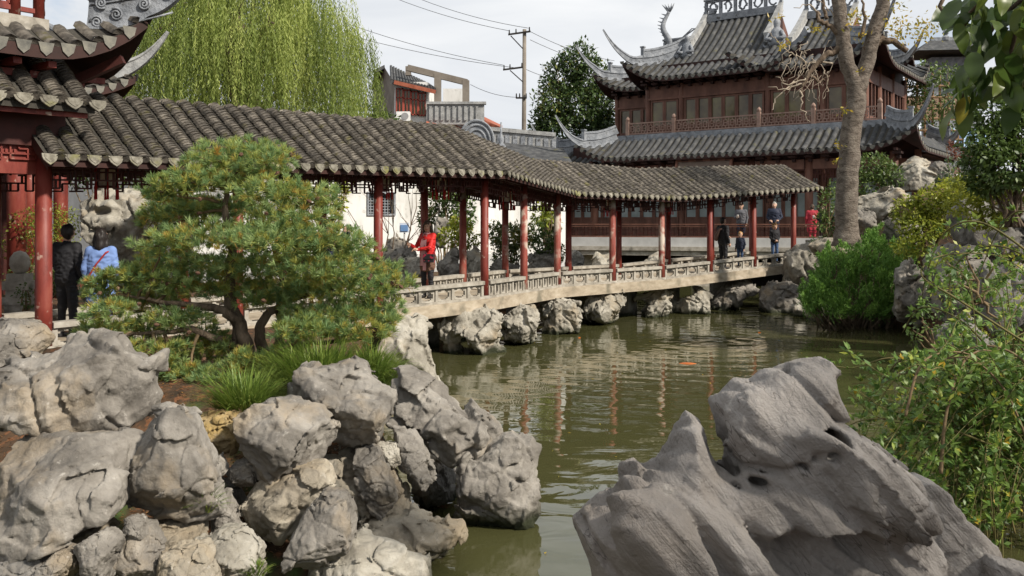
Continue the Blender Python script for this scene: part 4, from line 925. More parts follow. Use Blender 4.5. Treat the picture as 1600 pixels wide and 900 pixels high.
for k, (s_, zz, r_) in enumerate(((0.46, 5.36, 0.09), (0.28, 5.47, 0.09), (0.02, 5.62, 0.085), (-0.22, 5.80, 0.07), (0.42, 5.62, 0.08), (0.20, 5.74, 0.08))):
    c = Vector((1.12, -0.62, zz)) + dd * s_ * 1.41 + nn_ * 0.085
    mb.tube([c + (dd * math.cos(t_ * 0.55 + k) + Vector((0, 0, 1)) * math.sin(t_ * 0.55 + k)) * (r_ * (1 - t_ / 26)) for t_ in range(24)], 0.016, 5)
for zo in (0.02, 0.36): mb.tube([Vector((1.12, -0.62, 5.22 + zo + 0.30 * max(0.0, 0.7 - s_) ** 1.6)) + dd * s_ * 1.41 + nn_ * 0.075 for s_ in (0.52, 0.4, 0.25, 0.1, -0.1, -0.25)], 0.014, 5)
mb.build('carved_scrolls', MT['ornament'], pav, smooth=True)
# upper eave corner: brackets, rafters
for k in range(9):
    a = -0.1 - k * 0.42; mb = MB(PM); mb.box((a, -0.05, 4.66), (0.10, 0.9, 0.08)); mb.box((a, 0.1, 4.56), (0.26, 0.5, 0.09)); mb.build('bracket_set', MT['red'], pav)
mb = MB(PM); mb.beam((0.35, 0.2, 4.5), (0.9, -0.36, 4.88), 0.12, 0.12); mb.build('corner_beam', MT['darkred'], pav)
for k in range(7):
    a = 0.05 + k * 0.62; mb = MB(PM); mb.box((0.55, a + 0.35, 4.66), (0.9, 0.09, 0.08)); mb.box((0.42, a + 0.35, 4.56), (0.5, 0.22, 0.09)); mb.build('bracket_set', MT['red'], pav)
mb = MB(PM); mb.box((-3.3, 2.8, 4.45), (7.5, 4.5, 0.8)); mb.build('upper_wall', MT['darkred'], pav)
# balcony above the upper eave
mb = MB(PM); mb.box((-3.40, 2.50, 5.17), (6.9, 5.1, 0.30)); mb.build('balcony_floor', MT['stone'], pav)
bal = empty('balcony_railing', (0, 0, 0), 0, pav)
mb = MB(PM)
for z in (5.42, 6.05): mb.beam((-5, 0.05, z), (-0.1, 0.05, z), 0.06, 0.06)
bal2 = mb.build('top_rail', MT['red'], bal)
for u in (-0.04, -0.34, -1.6, -3.0, -4.5): mb = MB(PM); mb.tube([(u, 0.05, 5.32), (u, 0.05, 6.9)], 0.07, 10); mb.build('post', MT['red'], bal, smooth=True)
lattice(Vector((-4.5, 0.05)), Vector((-0.42, 0.05)), 6.02, 6.02, 0.55, MT['red'], bal, M=PM, seed=77, bar=0.035)
mb = MB(PM); mb.beam((-0.04, 0.05, 5.75), (0.2, 0.5, 5.5), 0.06, 0.06); mb.beam((-0.04, 0.05, 5.95), (0.2, 0.5, 5.7), 0.06, 0.06); mb.build('stay', MT['red'], bal)
# ground storey: columns, dark beams, lattice
for (u, v, r) in ((-0.9, -0.05, 0.13), (-3.3, -0.05, 0.13), (-0.9, 2.2, 0.12), (-3.3, 2.2, 0.12)):
    mb = MB(PM); mb.tube([(u, v, 1.05), (u, v, 4.3)], r, 16); mb.build('column', MT['red'], pav, smooth=True)
mb = MB(PM); mb.beam((-4.2, 0.0, 3.85), (0.25, 0.0, 3.85), 0.16, 0.42); mb.beam((-4.2, 2.2, 3.85), (0.25, 2.2, 3.85), 0.16, 0.42); mb.build('eave_beam', MT['darkred'], pav)
mb = MB(PM); mb.beam((-3.3, 0.02, 3.45), (-0.1, 0.02, 3.45), 0.05, 0.36); mb.build('transom_panel', MT['red'], pav)
lattice(Vector((-3.3, -0.03)), Vector((-0.0, -0.03)), 3.66, 3.66, 0.2, MT['red'], pav, M=PM, seed=5, bar=0.02)
mb = MB(PM); mb.add([(-4.5, 0.4, 3.6), (0.2, 0.4, 3.6), (0.2, 3.0, 3.6), (-4.5, 3.0, 3.6)], [(0, 1, 2, 3)]); mb.build('ceiling', MT['soffit'], pav)

# second pavilion behind, only its roof corner and columns show
pb = empty('rear_pavilion', (-8.9, 19.9, 0), AD); tag(pb, 'rear pavilion with pale upturned roof corner and stout red columns beyond the left courtyard', 'pavilion')
upturned_roof(HM, pb, (-9, 0.25, -0.6, 6), 5.35, 6.3, 1.5, lift=0.5, Lc=2.0, sides='fr', corners='fr', tip=(0.5, 0.95), pitch=0.26, gable=False, tile=MT['tile'], orn=MT['ornament_pale'])
for px in (26, 47, 95):
    Yc = 17.4 if px == 26 else 20.0; c = P(px, 300, Yc); mb = MB(); lc = Matrix.Rotation(-AD, 4, 'Z') @ (Vector((c.x, c.y, 0)) - Vector((-8.9, 19.9, 0)))
    mb.tube([(lc.x, lc.y, 0.9), (lc.x, lc.y, 5.4)], 0.17 if px == 26 else 0.15, 16); mb.build('column', MT['red'], pb, smooth=True)
mb = MB(); mb.box((-4.2, 3.0, 3.2), (8.0, 0.1, 4.6)); mb.build('back_wall', MT['darkred'], pb)
st = empty('stone_pedestal', (P(31, 400, 14.6).x, 14.6, 0.90)); st.scale = (0.72, 0.72, 0.86); tag(st, 'pale carved stone pedestal with a round knob beside the leftmost columns', 'pedestal')
mb = MB(); mb.lathe((0, 0, 1.05), [(0.1, 0), (0.17, 0.06), (0.215, 0.17), (0.2, 0.3), (0.12, 0.4), (0.02, 0.43)], 16); mb.build('knob', MT['stone'], st, smooth=True)
mb = MB()
for z, w_, h_ in ((0.98, 0.40, 0.14), (0.83, 0.52, 0.16), (0.68, 0.42, 0.14), (0.54, 0.56, 0.14), (0.23, 0.46, 0.48)): mb.box((0, 0, z), (w_, w_, h_))
mb.build('moulded_block', MT['stone'], st)

# ------------------------------------------------------------------ white garden wall
WA, WB = P(300, 346, 25.2), P(884, 346, 33.0); WA.z = WB.z = 0
gw = empty('garden_wall', WA, math.atan2((WB - WA).y, (WB - WA).x)); tag(gw, 'white plastered garden wall with a small tracery window behind the walkway', 'wall')
Lw = (WB - WA).length
mb = MB(); kx = 0.0
def wall_u(px):                                       # where a photograph column meets the wall line
    d_ = (WB - WA).normalized(); k = (px - 800) / F; return (k * WA.y - WA.x) / (d_.x - k * d_.y)
uw = wall_u(592); wy = WA.lerp(WB, uw / Lw).y; zw = lambda y: CAM - (y - HOR) * wy / F; hw = 0.44
z0w, z1w = zw(334), zw(303)
mb.box(((uw - hw) / 2, 0, 2.7), (uw - hw, 0.3, 3.8)); mb.box(((uw + hw + Lw) / 2, 0, 2.7), (Lw - uw - hw, 0.3, 3.8)); mb.box((uw, 0, (0.8 + z0w) / 2), (2 * hw, 0.3, z0w - 0.8)); mb.box((uw, 0, (4.6 + z1w) / 2), (2 * hw, 0.3, 4.6 - z1w))
mb.build('plaster', MT['white'], gw)
mb = MB(); mb.box((Lw / 2, 0, 4.68), (Lw, 0.6, 0.16), taper=0.5); mb.build('coping', MT['tile_far'], gw)
mb = MB(); mb.box((Lw / 2, -0.02, 1.15), (Lw, 0.32, 0.75)); mb.build('plinth', MT['greyband'], gw)
mb = MB()
for i in range(9): mb.box((uw - hw + 0.1 * i + 0.04, 0, (z0w + z1w) / 2), (0.025, 0.06, z1w - z0w))
for i in range(7): mb.box((uw, 0.003, z0w + (z1w - z0w) * (i + 0.5) / 7), (2 * hw, 0.06, 0.025))
mb.box((uw, -0.1, z0w - 0.03), (2 * hw + 0.12, 0.2, 0.06)); mb.box((uw, -0.1, z1w + 0.03), (2 * hw + 0.12, 0.2, 0.06)); mb.box((uw - hw - 0.03, -0.1, (z0w + z1w) / 2), (0.06, 0.2, z1w - z0w)); mb.box((uw + hw + 0.03, -0.1, (z0w + z1w) / 2), (0.06, 0.2, z1w - z0w))
mb.build('tracery_window', MT['ornament'], gw)
mb = MB(); mb.box((uw, 0.5, (z0w + z1w) / 2), (1.4, 0.05, 1.4)); mb.build('dark_backing', MT['dark'], gw)  # near-black sheet added behind the tracery to paint the opening's darkness
lw = MB(); lw.beam((-30, 31, 2.8), (-8.5, 27.0, 2.8), 0.3, 4.0); tag(lw.build('courtyard_wall', MT['white']), 'plain white wall closing the courtyard far left behind the hedges', 'wall')
sg = empty('small_sign', (P(632, 352, 24.5).x, 24.5, 0.9)); tag(sg, 'small blue and white notice board on a thin post before the white wall', 'sign')
mb = MB(); mb.tube([(0, 0, 0), (0, 0, 1.5)], 0.025, 8); mb.build('post', MT['greyband'], sg); mb = MB(); mb.box((0, -0.03, 1.58), (0.26, 0.03, 0.27)); mb.build('board', plain('sign_white', (0.6, 0.66, 0.75)), sg)
mb = MB(); mb.box((0, -0.055, 1.57), (0.20, 0.02, 0.17)); mb.build('picture', plain('sign_blue', (0.14, 0.26, 0.48)), sg)

# ------------------------------------------------------------------ old house beyond the walkway roof
YH = 48.0
def H(x, y, dy=0.0): p = P(x, y, YH); return Vector((p.x, YH + dy, p.z))
hs = empty('old_house', H(640, 300) * 1); hs.location.z = 1.0; tag(hs, 'old plastered house with red casement windows and a roof terrace above the walkway', 'house')
HSM = Matrix.Translation(-hs.location)
def quadbox(mb, x0, x1, y0, y1, d0_, d1_, m=0):
    a, b_ = H(x0, y1), H(x1, y0); mb.box(((a.x + b_.x) / 2, YH + (d0_ + d1_) / 2, (a.z + b_.z) / 2), (b_.x - a.x, d1_ - d0_, b_.z - a.z), None, m)
mb = MB(HSM); quadbox(mb, 616, 668, 128, 330, 0, 6); quadbox(mb, 668, 756, 192, 330, 0, 6); mb.build('wall', MT['white'], hs)
sw = MB(HSM); sw.add([H(616, 330), H(560, 330, 5), H(560, 120, 5), H(590, 92, 2.6), H(616, 130)], [(0, 1, 2, 3, 4)]); sw.build('side_wall', MT['concrete'], hs)
mb = MB(HSM); a = [H(612, 128, -0.5), H(683, 142, -0.5), H(660, 118, 3), H(597, 88, 3)]; mb.add(a + [p - Vector((0, 0, 0.18)) for p in a], [(0, 1, 2, 3), (7, 6, 5, 4), (0, 4, 5, 1), (1, 5, 6, 2), (2, 6, 7, 3), (3, 7, 4, 0)]); rf = mb.build('roof', MT['tile_far'], hs)
for i in range(15):
    k = (i + 0.5) / 15; mb = MB(HSM); mb.tube([a[0].lerp(a[1], k) + Vector((0, 0, 0.03)), a[3].lerp(a[2], k) + Vector((0, 0, 0.03))], 0.075, 6); mb.build('tile_row', MT['tile_far'], rf)
mb = MB(HSM); a = [H(590, 88, 2.6), H(575, 98, 2.2), H(556, 112, 5.5), H(580, 100, 6)]; mb.add(a + [p - Vector((0, 0, 0.2)) for p in a], [(0, 1, 2, 3), (7, 6, 5, 4), (0, 4, 5, 1), (1, 5, 6, 2), (2, 6, 7, 3), (3, 7, 4, 0)]); mb.build('roof', MT['tile_far'], hs)
mb = MB(HSM); mb.beam(H(618, 131, -0.55), H(682, 146, -0.55), 0.1, 0.2); mb.build('eave_board', MT['redtile'], hs)
RW = plain('red_window_frame', (0.30, 0.06, 0.04))
for i in range(4):
    x0 = 619 + i * 11.6; x1 = x0 + 11.6; y0 = 138 + i * 2.2; y1 = 178 + i * 1.2; mb = MB(HSM)
    for (xa, xb, ya, yb) in ((x0, x0 + 1.6, y0, y1), (x1 - 1.6, x1, y0, y1), (x0, x1, y0, y0 + 2), (x0, x1, y1 - 2, y1), (x0, x1, (y0 + y1) / 2 - 6, (y0 + y1) / 2 - 4.6), (x0 + 5, x0 + 6.3, y0, y1)): quadbox(mb, xa, xb, ya, yb, -0.12, -0.02)
    wn_ = mb.build('window', RW, hs); mb = MB(HSM); quadbox(mb, x0 + 1, x1 - 1, y0 + 1, y1 - 1, -0.05, -0.01); mb.build('pane', MT['glass'], wn_)
mb = MB(HSM); quadbox(mb, 668, 757, 164, 196, -0.5, -0.3); 
for i in range(9): quadbox(mb, 672 + i * 9, 676 + i * 9, 168, 190, -0.58, -0.5)
quadbox(mb, 668, 760, 161, 165, -0.62, -0.25); mb.build('balcony', MT['ornament_pale'], hs)
mb = MB(HSM)
for p_, q_, w_ in ((H(637, 106), H(730, 129), 0.32), (H(638, 104), H(638, 118), 0.28), (H(684, 116), H(684, 165), 0.36), (H(728, 126), H(728, 172), 0.36)): mb.beam(p_, q_, w_, w_)
mb.build('concrete_frame', MT['concrete'], hs)
mb = MB(HSM); quadbox(mb, 689, 722, 132, 166, 1.5, 2.5); mb.build('roof_room', MT['white'], hs)
mb = MB(HSM); a = [H(668, 196, -0.9), H(726, 212, -0.9), H(726, 200, 0.0), H(668, 184, 0.0)]; mb.add(a + [p - Vector((0, 0, 0.12)) for p in a], [(0, 1, 2, 3), (7, 6, 5, 4), (0, 4, 5, 1), (1, 5, 6, 2)]); mb.build('lean_to_roof', MT['redtile'], hs)
ac = empty('air_conditioner', H(632, 192, -0.5)); tag(ac, 'white air conditioner unit on the wall under the red windows', 'air conditioner')
mb = MB(); mb.box((0, 0, 0.28), (0.72, 0.34, 0.5)); mb.build('case', plain('ac_white', (0.72, 0.72, 0.70)), ac)
mb = MB(); mb.tube([(0.1, -0.175, 0.28), (0.1, -0.19, 0.28)], 0.19, 18)
mb.build('grille', plain('ac_grey', (0.28, 0.28, 0.28)), ac); mb = MB(); mb.box((0, 0.05, -0.01), (0.8, 0.5, 0.06)); mb.build('bracket', MT['dark'], ac)
# red roof behind the house, long pale parapet, round gable
rr_ = empty('red_roofed_house', P(760, 330, 58)); rr_.location.z = 1; tag(rr_, 'far house with a sloping red tiled roof between old house and utility pole', 'house')
RM = Matrix.Translation(-rr_.location); mb = MB(RM); a = [P(728, 175, 57), P(785, 200, 57), P(785, 196, 62), P(735, 172, 62)]
mb.add(a + [p - Vector((0, 0, 0.3)) for p in a], [(0, 1, 2, 3), (7, 6, 5, 4), (0, 4, 5, 1), (1, 5, 6, 2), (2, 6, 7, 3), (3, 7, 4, 0)]); mb.build('roof', MT['redtile'], rr_)
mb = MB(RM); a = [P(728, 178, 57.4), P(784, 202, 57.4), P(784, 330, 57.4), P(728, 330, 57.4)]; mb.add(a + [p + Vector((0, 4, 0)) for p in a], [(3, 2, 1, 0), (4, 5, 6, 7), (0, 1, 5, 4), (1, 2, 6, 5)]); mb.build('wall', MT['white'], rr_)
par = empty('parapet_wall', P(800, 330, 46)); par.location.z = 1; tag(par, 'low pale carved parapet wall behind the walkway roof, left of the hall', 'wall')
QM = Matrix.Translation(-par.location); mb = MB(QM)
a, b_ = P(735, 199, 46), P(868, 211, 46); mb.beam(a, b_, 0.5, 0.2); mb.beam(a - Vector((0, 0, 0.55)), b_ - Vector((0, 0, 0.55)), 0.3, 0.9); mb.beam(a - Vector((0, 0, 1.05)), b_ - Vector((0, 0, 1.05)), 0.55, 0.14)
mb.beam(a - Vector((0, 0, 2.6)), b_ - Vector((0, 0, 2.6)), 0.3, 3.0); mb.build('wall', MT['ornament_pale'], par)
mb = MB(QM)
for i in range(11): p = a.lerp(b_, (i + 0.5) / 11); mb.beam(p + Vector((0, -0.17, -0.5)), p + Vector((0.22, -0.17, -0.5)), 0.06, 0.5)
mb.build('carved_panels', MT['ornament'], par)
lr = empty('low_roof', P(850, 330, 43)); lr.location.z = 1; tag(lr, 'dark sloping tiled roof below the pale parapet, left of the hall', 'roof')
mb = MB(Matrix.Translation(-lr.location)); a = [P(772, 258, 42), P(900, 262, 42), P(880, 232, 45), P(778, 222, 45)]; mb.add(a + [p - Vector((0, 0, 0.2)) for p in a], [(0, 1, 2, 3), (7, 6, 5, 4), (0, 4, 5, 1), (1, 5, 6, 2), (2, 6, 7, 3), (3, 7, 4, 0)]); mb.build('roof_slope', MT['tile_far'], lr)
ge_ = empty('round_gable', P(745, 240, 41)); tag(ge_, 'dark grey rounded gable ornament with concentric arches rising over the walkway roof', 'gable')
YG = 41.0
def arch(w_, h_, n=22):
    pts = [(-w_ * 1.0, -1.6), (w_ * 1.9, -1.6), (w_ * 1.75, -0.55), (w_ * 1.25, -0.15)]
    return pts + [(w_ * math.cos(a_), h_ * math.sin(a_)) for a_ in [math.radians(0 + 180 * i / n) for i in range(n + 1)]]
mb = MB(); mb.plate(arch(0.80, 0.95), (0, 0, 0.55), (1, 0, 0), (0, 0, 1), 0.35); mb.build('gable_plate', MT['ornament'], ge_)
for i, k in enumerate((0.97, 0.76, 0.52)):
    mb = MB(); mb.tube([(0.80 * k * math.cos(math.radians(a_)), -0.37, 0.55 + 0.95 * k * math.sin(math.radians(a_))) for a_ in range(-10, 191, 12)], 0.06 - 0.01 * i, 6); mb.build('arch_moulding', MT['ornament'], ge_)
fn_ = MB(); c = P(783, 222, 43); fn_.lathe((0, 0, 0), [(0.18, 0), (0.25, 0.2), (0.1, 0.35), (0.16, 0.55), (0.07, 0.7), (0.04, 1.35)], 8)
fo = fn_.build('roof_finial', MT['ornament'], smooth=True); fo.location = c; fo.location.z -= 0.4; tag(fo, 'slim dark roof finial just right of the rounded gable', 'finial')

# utility pole and overhead wires
YP = 56.0; pole = empty('utility_pole', (P(818, 340, YP).x, YP, 1.0)); tag(pole, 'tall concrete utility pole with cross arms standing against the sky', 'utility pole')
PMx = Matrix.Translation(-pole.location); mb = MB(PMx); mb.tube([P(818, 340, YP), P(819.5, 46, YP)], [0.17, 0.12], 10); mb.build('mast', MT['concrete'], pole, smooth=True)
arms = [(794, 54, 829, 49), (786, 109, 817, 105), (806, 153, 823, 153)]
for x0, y0, x1, y1 in arms:
    mb = MB(PMx); mb.beam(P(x0, y0, YP - 0.2), P(x1, y1, YP - 0.2), 0.1, 0.1); mb.build('cross_arm', MT['dark'], pole)
    for k in (0.05, 0.35, 0.95):
        p = P(lerp(x0, x1, k), lerp(y0, y1, k), YP - 0.2); mb = MB(PMx); mb.tube([p, p + Vector((0, 0, 0.28))], [0.05, 0.035], 6); mb.build('insulator', MT['dark'], pole)
mb = MB(PMx); mb.beam(P(798, 56, YP - 0.15), P(817, 76, YP - 0.15), 0.06, 0.06); mb.beam(P(797, 110, YP - 0.15), P(817, 128, YP - 0.15), 0.06, 0.06); mb.build('brace', MT['dark'], pole)
WIRE = plain('cable_black', (0.03, 0.03, 0.03))
for i, (x0, y0, x1, y1, lb) in enumerate(((595, -12, 795, 48, 'upper wire from the top left to the pole top'), (640, -8, 826, 44, 'second wire from the top edge to the pole top'), (535, 34, 788, 102, 'wire passing over the willow to the middle cross arm'), (520, 48, 806, 106, 'lower wire over the willow to the middle cross arm'), (826, 48, 960, 95, 'wire leaving the pole top towards the evergreen tree'), (828, 62, 980, 112, 'wire leaving the pole below the top towards the hall'), (735, 132, 818, 152, 'short wire from the roof terrace to the lowest cross arm'), (816, 106, 960, 146, 'wire leaving the middle cross arm towards the hall'))):
    a, b_ = P(x0, y0, 60 if x0 < 800 else YP), P(x1, y1, YP if x1 < 830 else 60)
    mb = MB(); mb.tube([a.lerp(b_, k / 10) - Vector((0, 0, 0.25 * (1 - (2 * k / 10 - 1) ** 2))) for k in range(11)], 0.016, 5)
    tag(mb.build('overhead_wire', WIRE), lb, 'wire', 'overhead wires')

# far roof with finial, scaffolding and sheet at the upper right
fp = empty('far_pavilion', (P(1475, 330, 62).x, 62, 1.0), -0.1); tag(fp, 'distant grey pavilion roof with a pointed finial seen behind the hanging leaves', 'pavilion')
mb = MB(); z0, z1 = CAM + (346 - 86) * 62 / F - 1, CAM + (346 - 62) * 62 / F - 1
mb.add([(-2.4, -2, z0), (3.4, -2, z0), (3.4, 2, z0), (-2.4, 2, z0), (-0.9, 0, z1), (2.2, 0, z1)], [(0, 1, 5, 4), (1, 2, 5), (2, 3, 4, 5), (3, 0, 4), (3, 2, 1, 0)]); mb.build('roof', MT['tile_far'], fp)
mb = MB(); mb.lathe((0.1, 0, z1 - 0.05), [(0.25, 0), (0.3, 0.2), (0.12, 0.35), (0.22, 0.5), (0.1, 0.7), (0.03, 0.9), (0.02, 1.6)], 8); mb.box((0.65, 0, z1), (3.1, 0.3, 0.3)); mb.build('finial', MT['ornament'], fp)
mb = MB(); mb.box((0.5, 0.5, z0 / 2 - 0.1), (3.0, 2, z0 - 0.25)); mb.build('walls', MT['ornament'], fp)
sf = empty('scaffold', (P(1440, 330, 52).x, 52, 1.0)); tag(sf, 'brown bamboo scaffolding behind the right end of the hall', 'scaffold')
SM = Matrix.Translation(-sf.location); BAM = plain('bamboo', (0.24, 0.14, 0.07)); R = random.Random(4)
for i in range(9):
    x = 1392 + i * 13; mb = MB(SM); mb.tube([P(x, 250, 52), P(x + R.uniform(-3, 3), 118 + R.uniform(-12, 12), 52)], 0.07, 6); mb.build('upright_pole', BAM, sf)
for i in range(6):
    y = 135 + i * 17; mb = MB(SM); mb.tube([P(1385, y + R.uniform(-3, 3), 51.8), P(1505, y + R.uniform(-3, 3), 51.8)], 0.06, 6); mb.build('ledger_pole', BAM, sf)
mb = MB(SM); a = [P(1395, 188, 54), P(1500, 188, 54), P(1500, 150, 56), P(1395, 150, 56)]; mb.add(a, [(0, 1, 2, 3)]); mb.build('deck_boards', plain('scaffold_boards', (0.13, 0.08, 0.045)), sf)
for i, (x0, x1, y0, y1, lb) in enumerate(((1388, 1406, 150, 182, 'upright pale blue sheet beside the scaffolding'), (1478, 1545, 200, 236, 'wide light blue tarpaulin low behind the right roof corner'))):
    a, b_ = P(x0, y1, 54.5), P(x1, y0, 54.5); mb = MB(); n = 12
    vv = [(lerp(a.x, b_.x, j / n), 54.5 + 0.12 * math.sin(j * 2.1) + 0.1 * i, z) for z in (a.z, b_.z) for j in range(n + 1)]
    mb.add(vv, [(j, j + 1, n + 2 + j, n + 1 + j) for j in range(n)]); tag(mb.build('tarpaulin', plain('blue_sheet', (0.36, 0.52, 0.72))), lb, 'tarpaulin')
# ------------------------------------------------------------------ rocks
def rock(label, poly_px, Y, T, mat='rock', seed=1, group=None, res=72, amp=1.0, facets=15, pits=(), holes=(), cat='rock', name='rock', lean=0.0, worn=0.0, soft=1.0):
    pts = [P(x, y, Y) for x, y in poly_px]; poly = [(p.x, p.z) for p in pts]
    x0, x1 = min(p[0] for p in poly), max(p[0] for p in poly); z0, z1 = min(p[1] for p in poly), max(p[1] for p in poly)
    size = max(x1 - x0, z1 - z0); h = size / res; pad = 0.10 * size + 2 * h
    ax = np.arange(x0 - pad, x1 + pad + h, h); ay = np.arange(-T - pad, T + pad + h, h); az = np.arange(z0 - pad, z1 + pad + h, h)
    X, Z = np.meshgrid(ax, az, indexing='ij'); d2 = poly_sdf(X, Z, poly)
    # soften the corners of the outline
    for _ in range(2): d2[1:-1, 1:-1] = (d2[1:-1, 1:-1] * 2 + d2[:-2, 1:-1] + d2[2:, 1:-1] + d2[1:-1, :-2] + d2[1:-1, 2:]) / 6
    X3, Y3, Z3 = np.meshgrid(ax, ay, az, indexing='ij'); D = d2[:, None, :] + np.zeros_like(Y3)
    inr = -d2.min(); R = min(inr * 0.35, T * 0.45)
    yy = Y3 - lean * (Z3 - z0)
    q1 = np.maximum(D + R, 0); q2 = np.maximum(np.abs(yy) - (T - R), 0)
    f = np.sqrt(q1 * q1 + q2 * q2) - R + np.minimum(np.maximum(D + R, np.abs(yy) - (T - R)), 0) * 0.6
    g = np.random.default_rng(seed); ins = f < 0
    P3 = np.stack([X3[ins], Y3[ins], Z3[ins]], 1)
    for i in range(facets):
        n = np.array([g.normal(0, 0.52), -abs(g.normal(1.0, 0.4)), g.normal(0.30, 0.6)]); n /= np.linalg.norm(n)
        c = np.quantile(P3 @ n, g.uniform(0.80, 0.95))
        f = smax(f, X3 * n[0] + Y3 * n[1] + Z3 * n[2] - c, 0.007 * size * soft)
    band = np.abs(f) < 0.085 * size
    x, y, z = X3[band] / size + seed * 3.1, Y3[band] / size, Z3[band] / size
    wx_ = noise3(x * 3, y * 3, z * 3, seed + 40) * 0.12
    n1 = noise3((x + wx_) * 2.4, (y + wx_) * 2.4, (z - wx_) * 2.4, seed)
    n2 = np.abs(noise3((x + wx_ * 2) * 3.6, y * 3.6, (z + wx_ * 2) * 3.6, seed + 3)) - 0.16
    n6 = np.abs(noise3((x - wx_) * 9, y * 9, (z + wx_) * 9, seed + 31)) - 0.16
    n5 = noise3((x - wx_) * 2.2, y * 2.2, (z + wx_) * 2.2, seed + 23)
    n3 = fbm(x * 17, y * 17, z * 17, 2, seed + 7)
    c1 = chips(x * 2.6 + wx_, y * 2.6, z * 2.6 + wx_, seed); c2 = chips(x * 8 + wx_ * 2, y * 8, z * 8, seed + 2)
    df = (0.010 * n1 + 0.034 * n2 + 0.028 * n6 + 0.034 * np.exp(-(n5 / 0.03) ** 2) + 0.016 * n3 + 0.062 * c1 + 0.020 * c2) * size * amp
    if worn:                                       # water-worn hollows
        n4 = noise3((x + wx_) * 4.2, y * 4.2, (z + wx_) * 4.2, seed + 11)
        df = df + worn * size * 0.16 * np.maximum(n4 - 0.12, 0)
        # flutes
        df = df + worn * size * 0.02 * np.abs(noise3(x * 11, y * 11, z * 5, seed + 19))
    f[band] += df
    for (px, py, dy, rx, ry, rz) in pits:          # hollows on the front face
        c = P(px, py, Y); k = np.sqrt(((X3 - c.x) / rx) ** 2 + ((Y3 - dy) / ry) ** 2 + ((Z3 - c.z) / rz) ** 2)
        f = smax(f, (1 - k) * min(rx, ry, rz), 0.03 * size)
    for (px, py, rx, rz) in holes:
        c = P(px, py, Y); k = np.sqrt(((X3 - c.x) / rx) ** 2 + ((Z3 - c.z) / rz) ** 2); f = smax(f, (1 - k) * min(rx, rz), 0.02 * size)
    V, Q = surface_nets(f, (ax[0], ay[0], az[0]), h)
    cx, cz = (x0 + x1) / 2, z0
    V = V - np.array([cx, 0, cz])
    me = fast_mesh(name, V, Q, MT[mat], True)
    o = link(name, me); o.location = (cx, Y + T * 0.45, cz)
    if label: tag(o, label, cat, group)
    return o
GL = 'stacked boulders of the left bank'
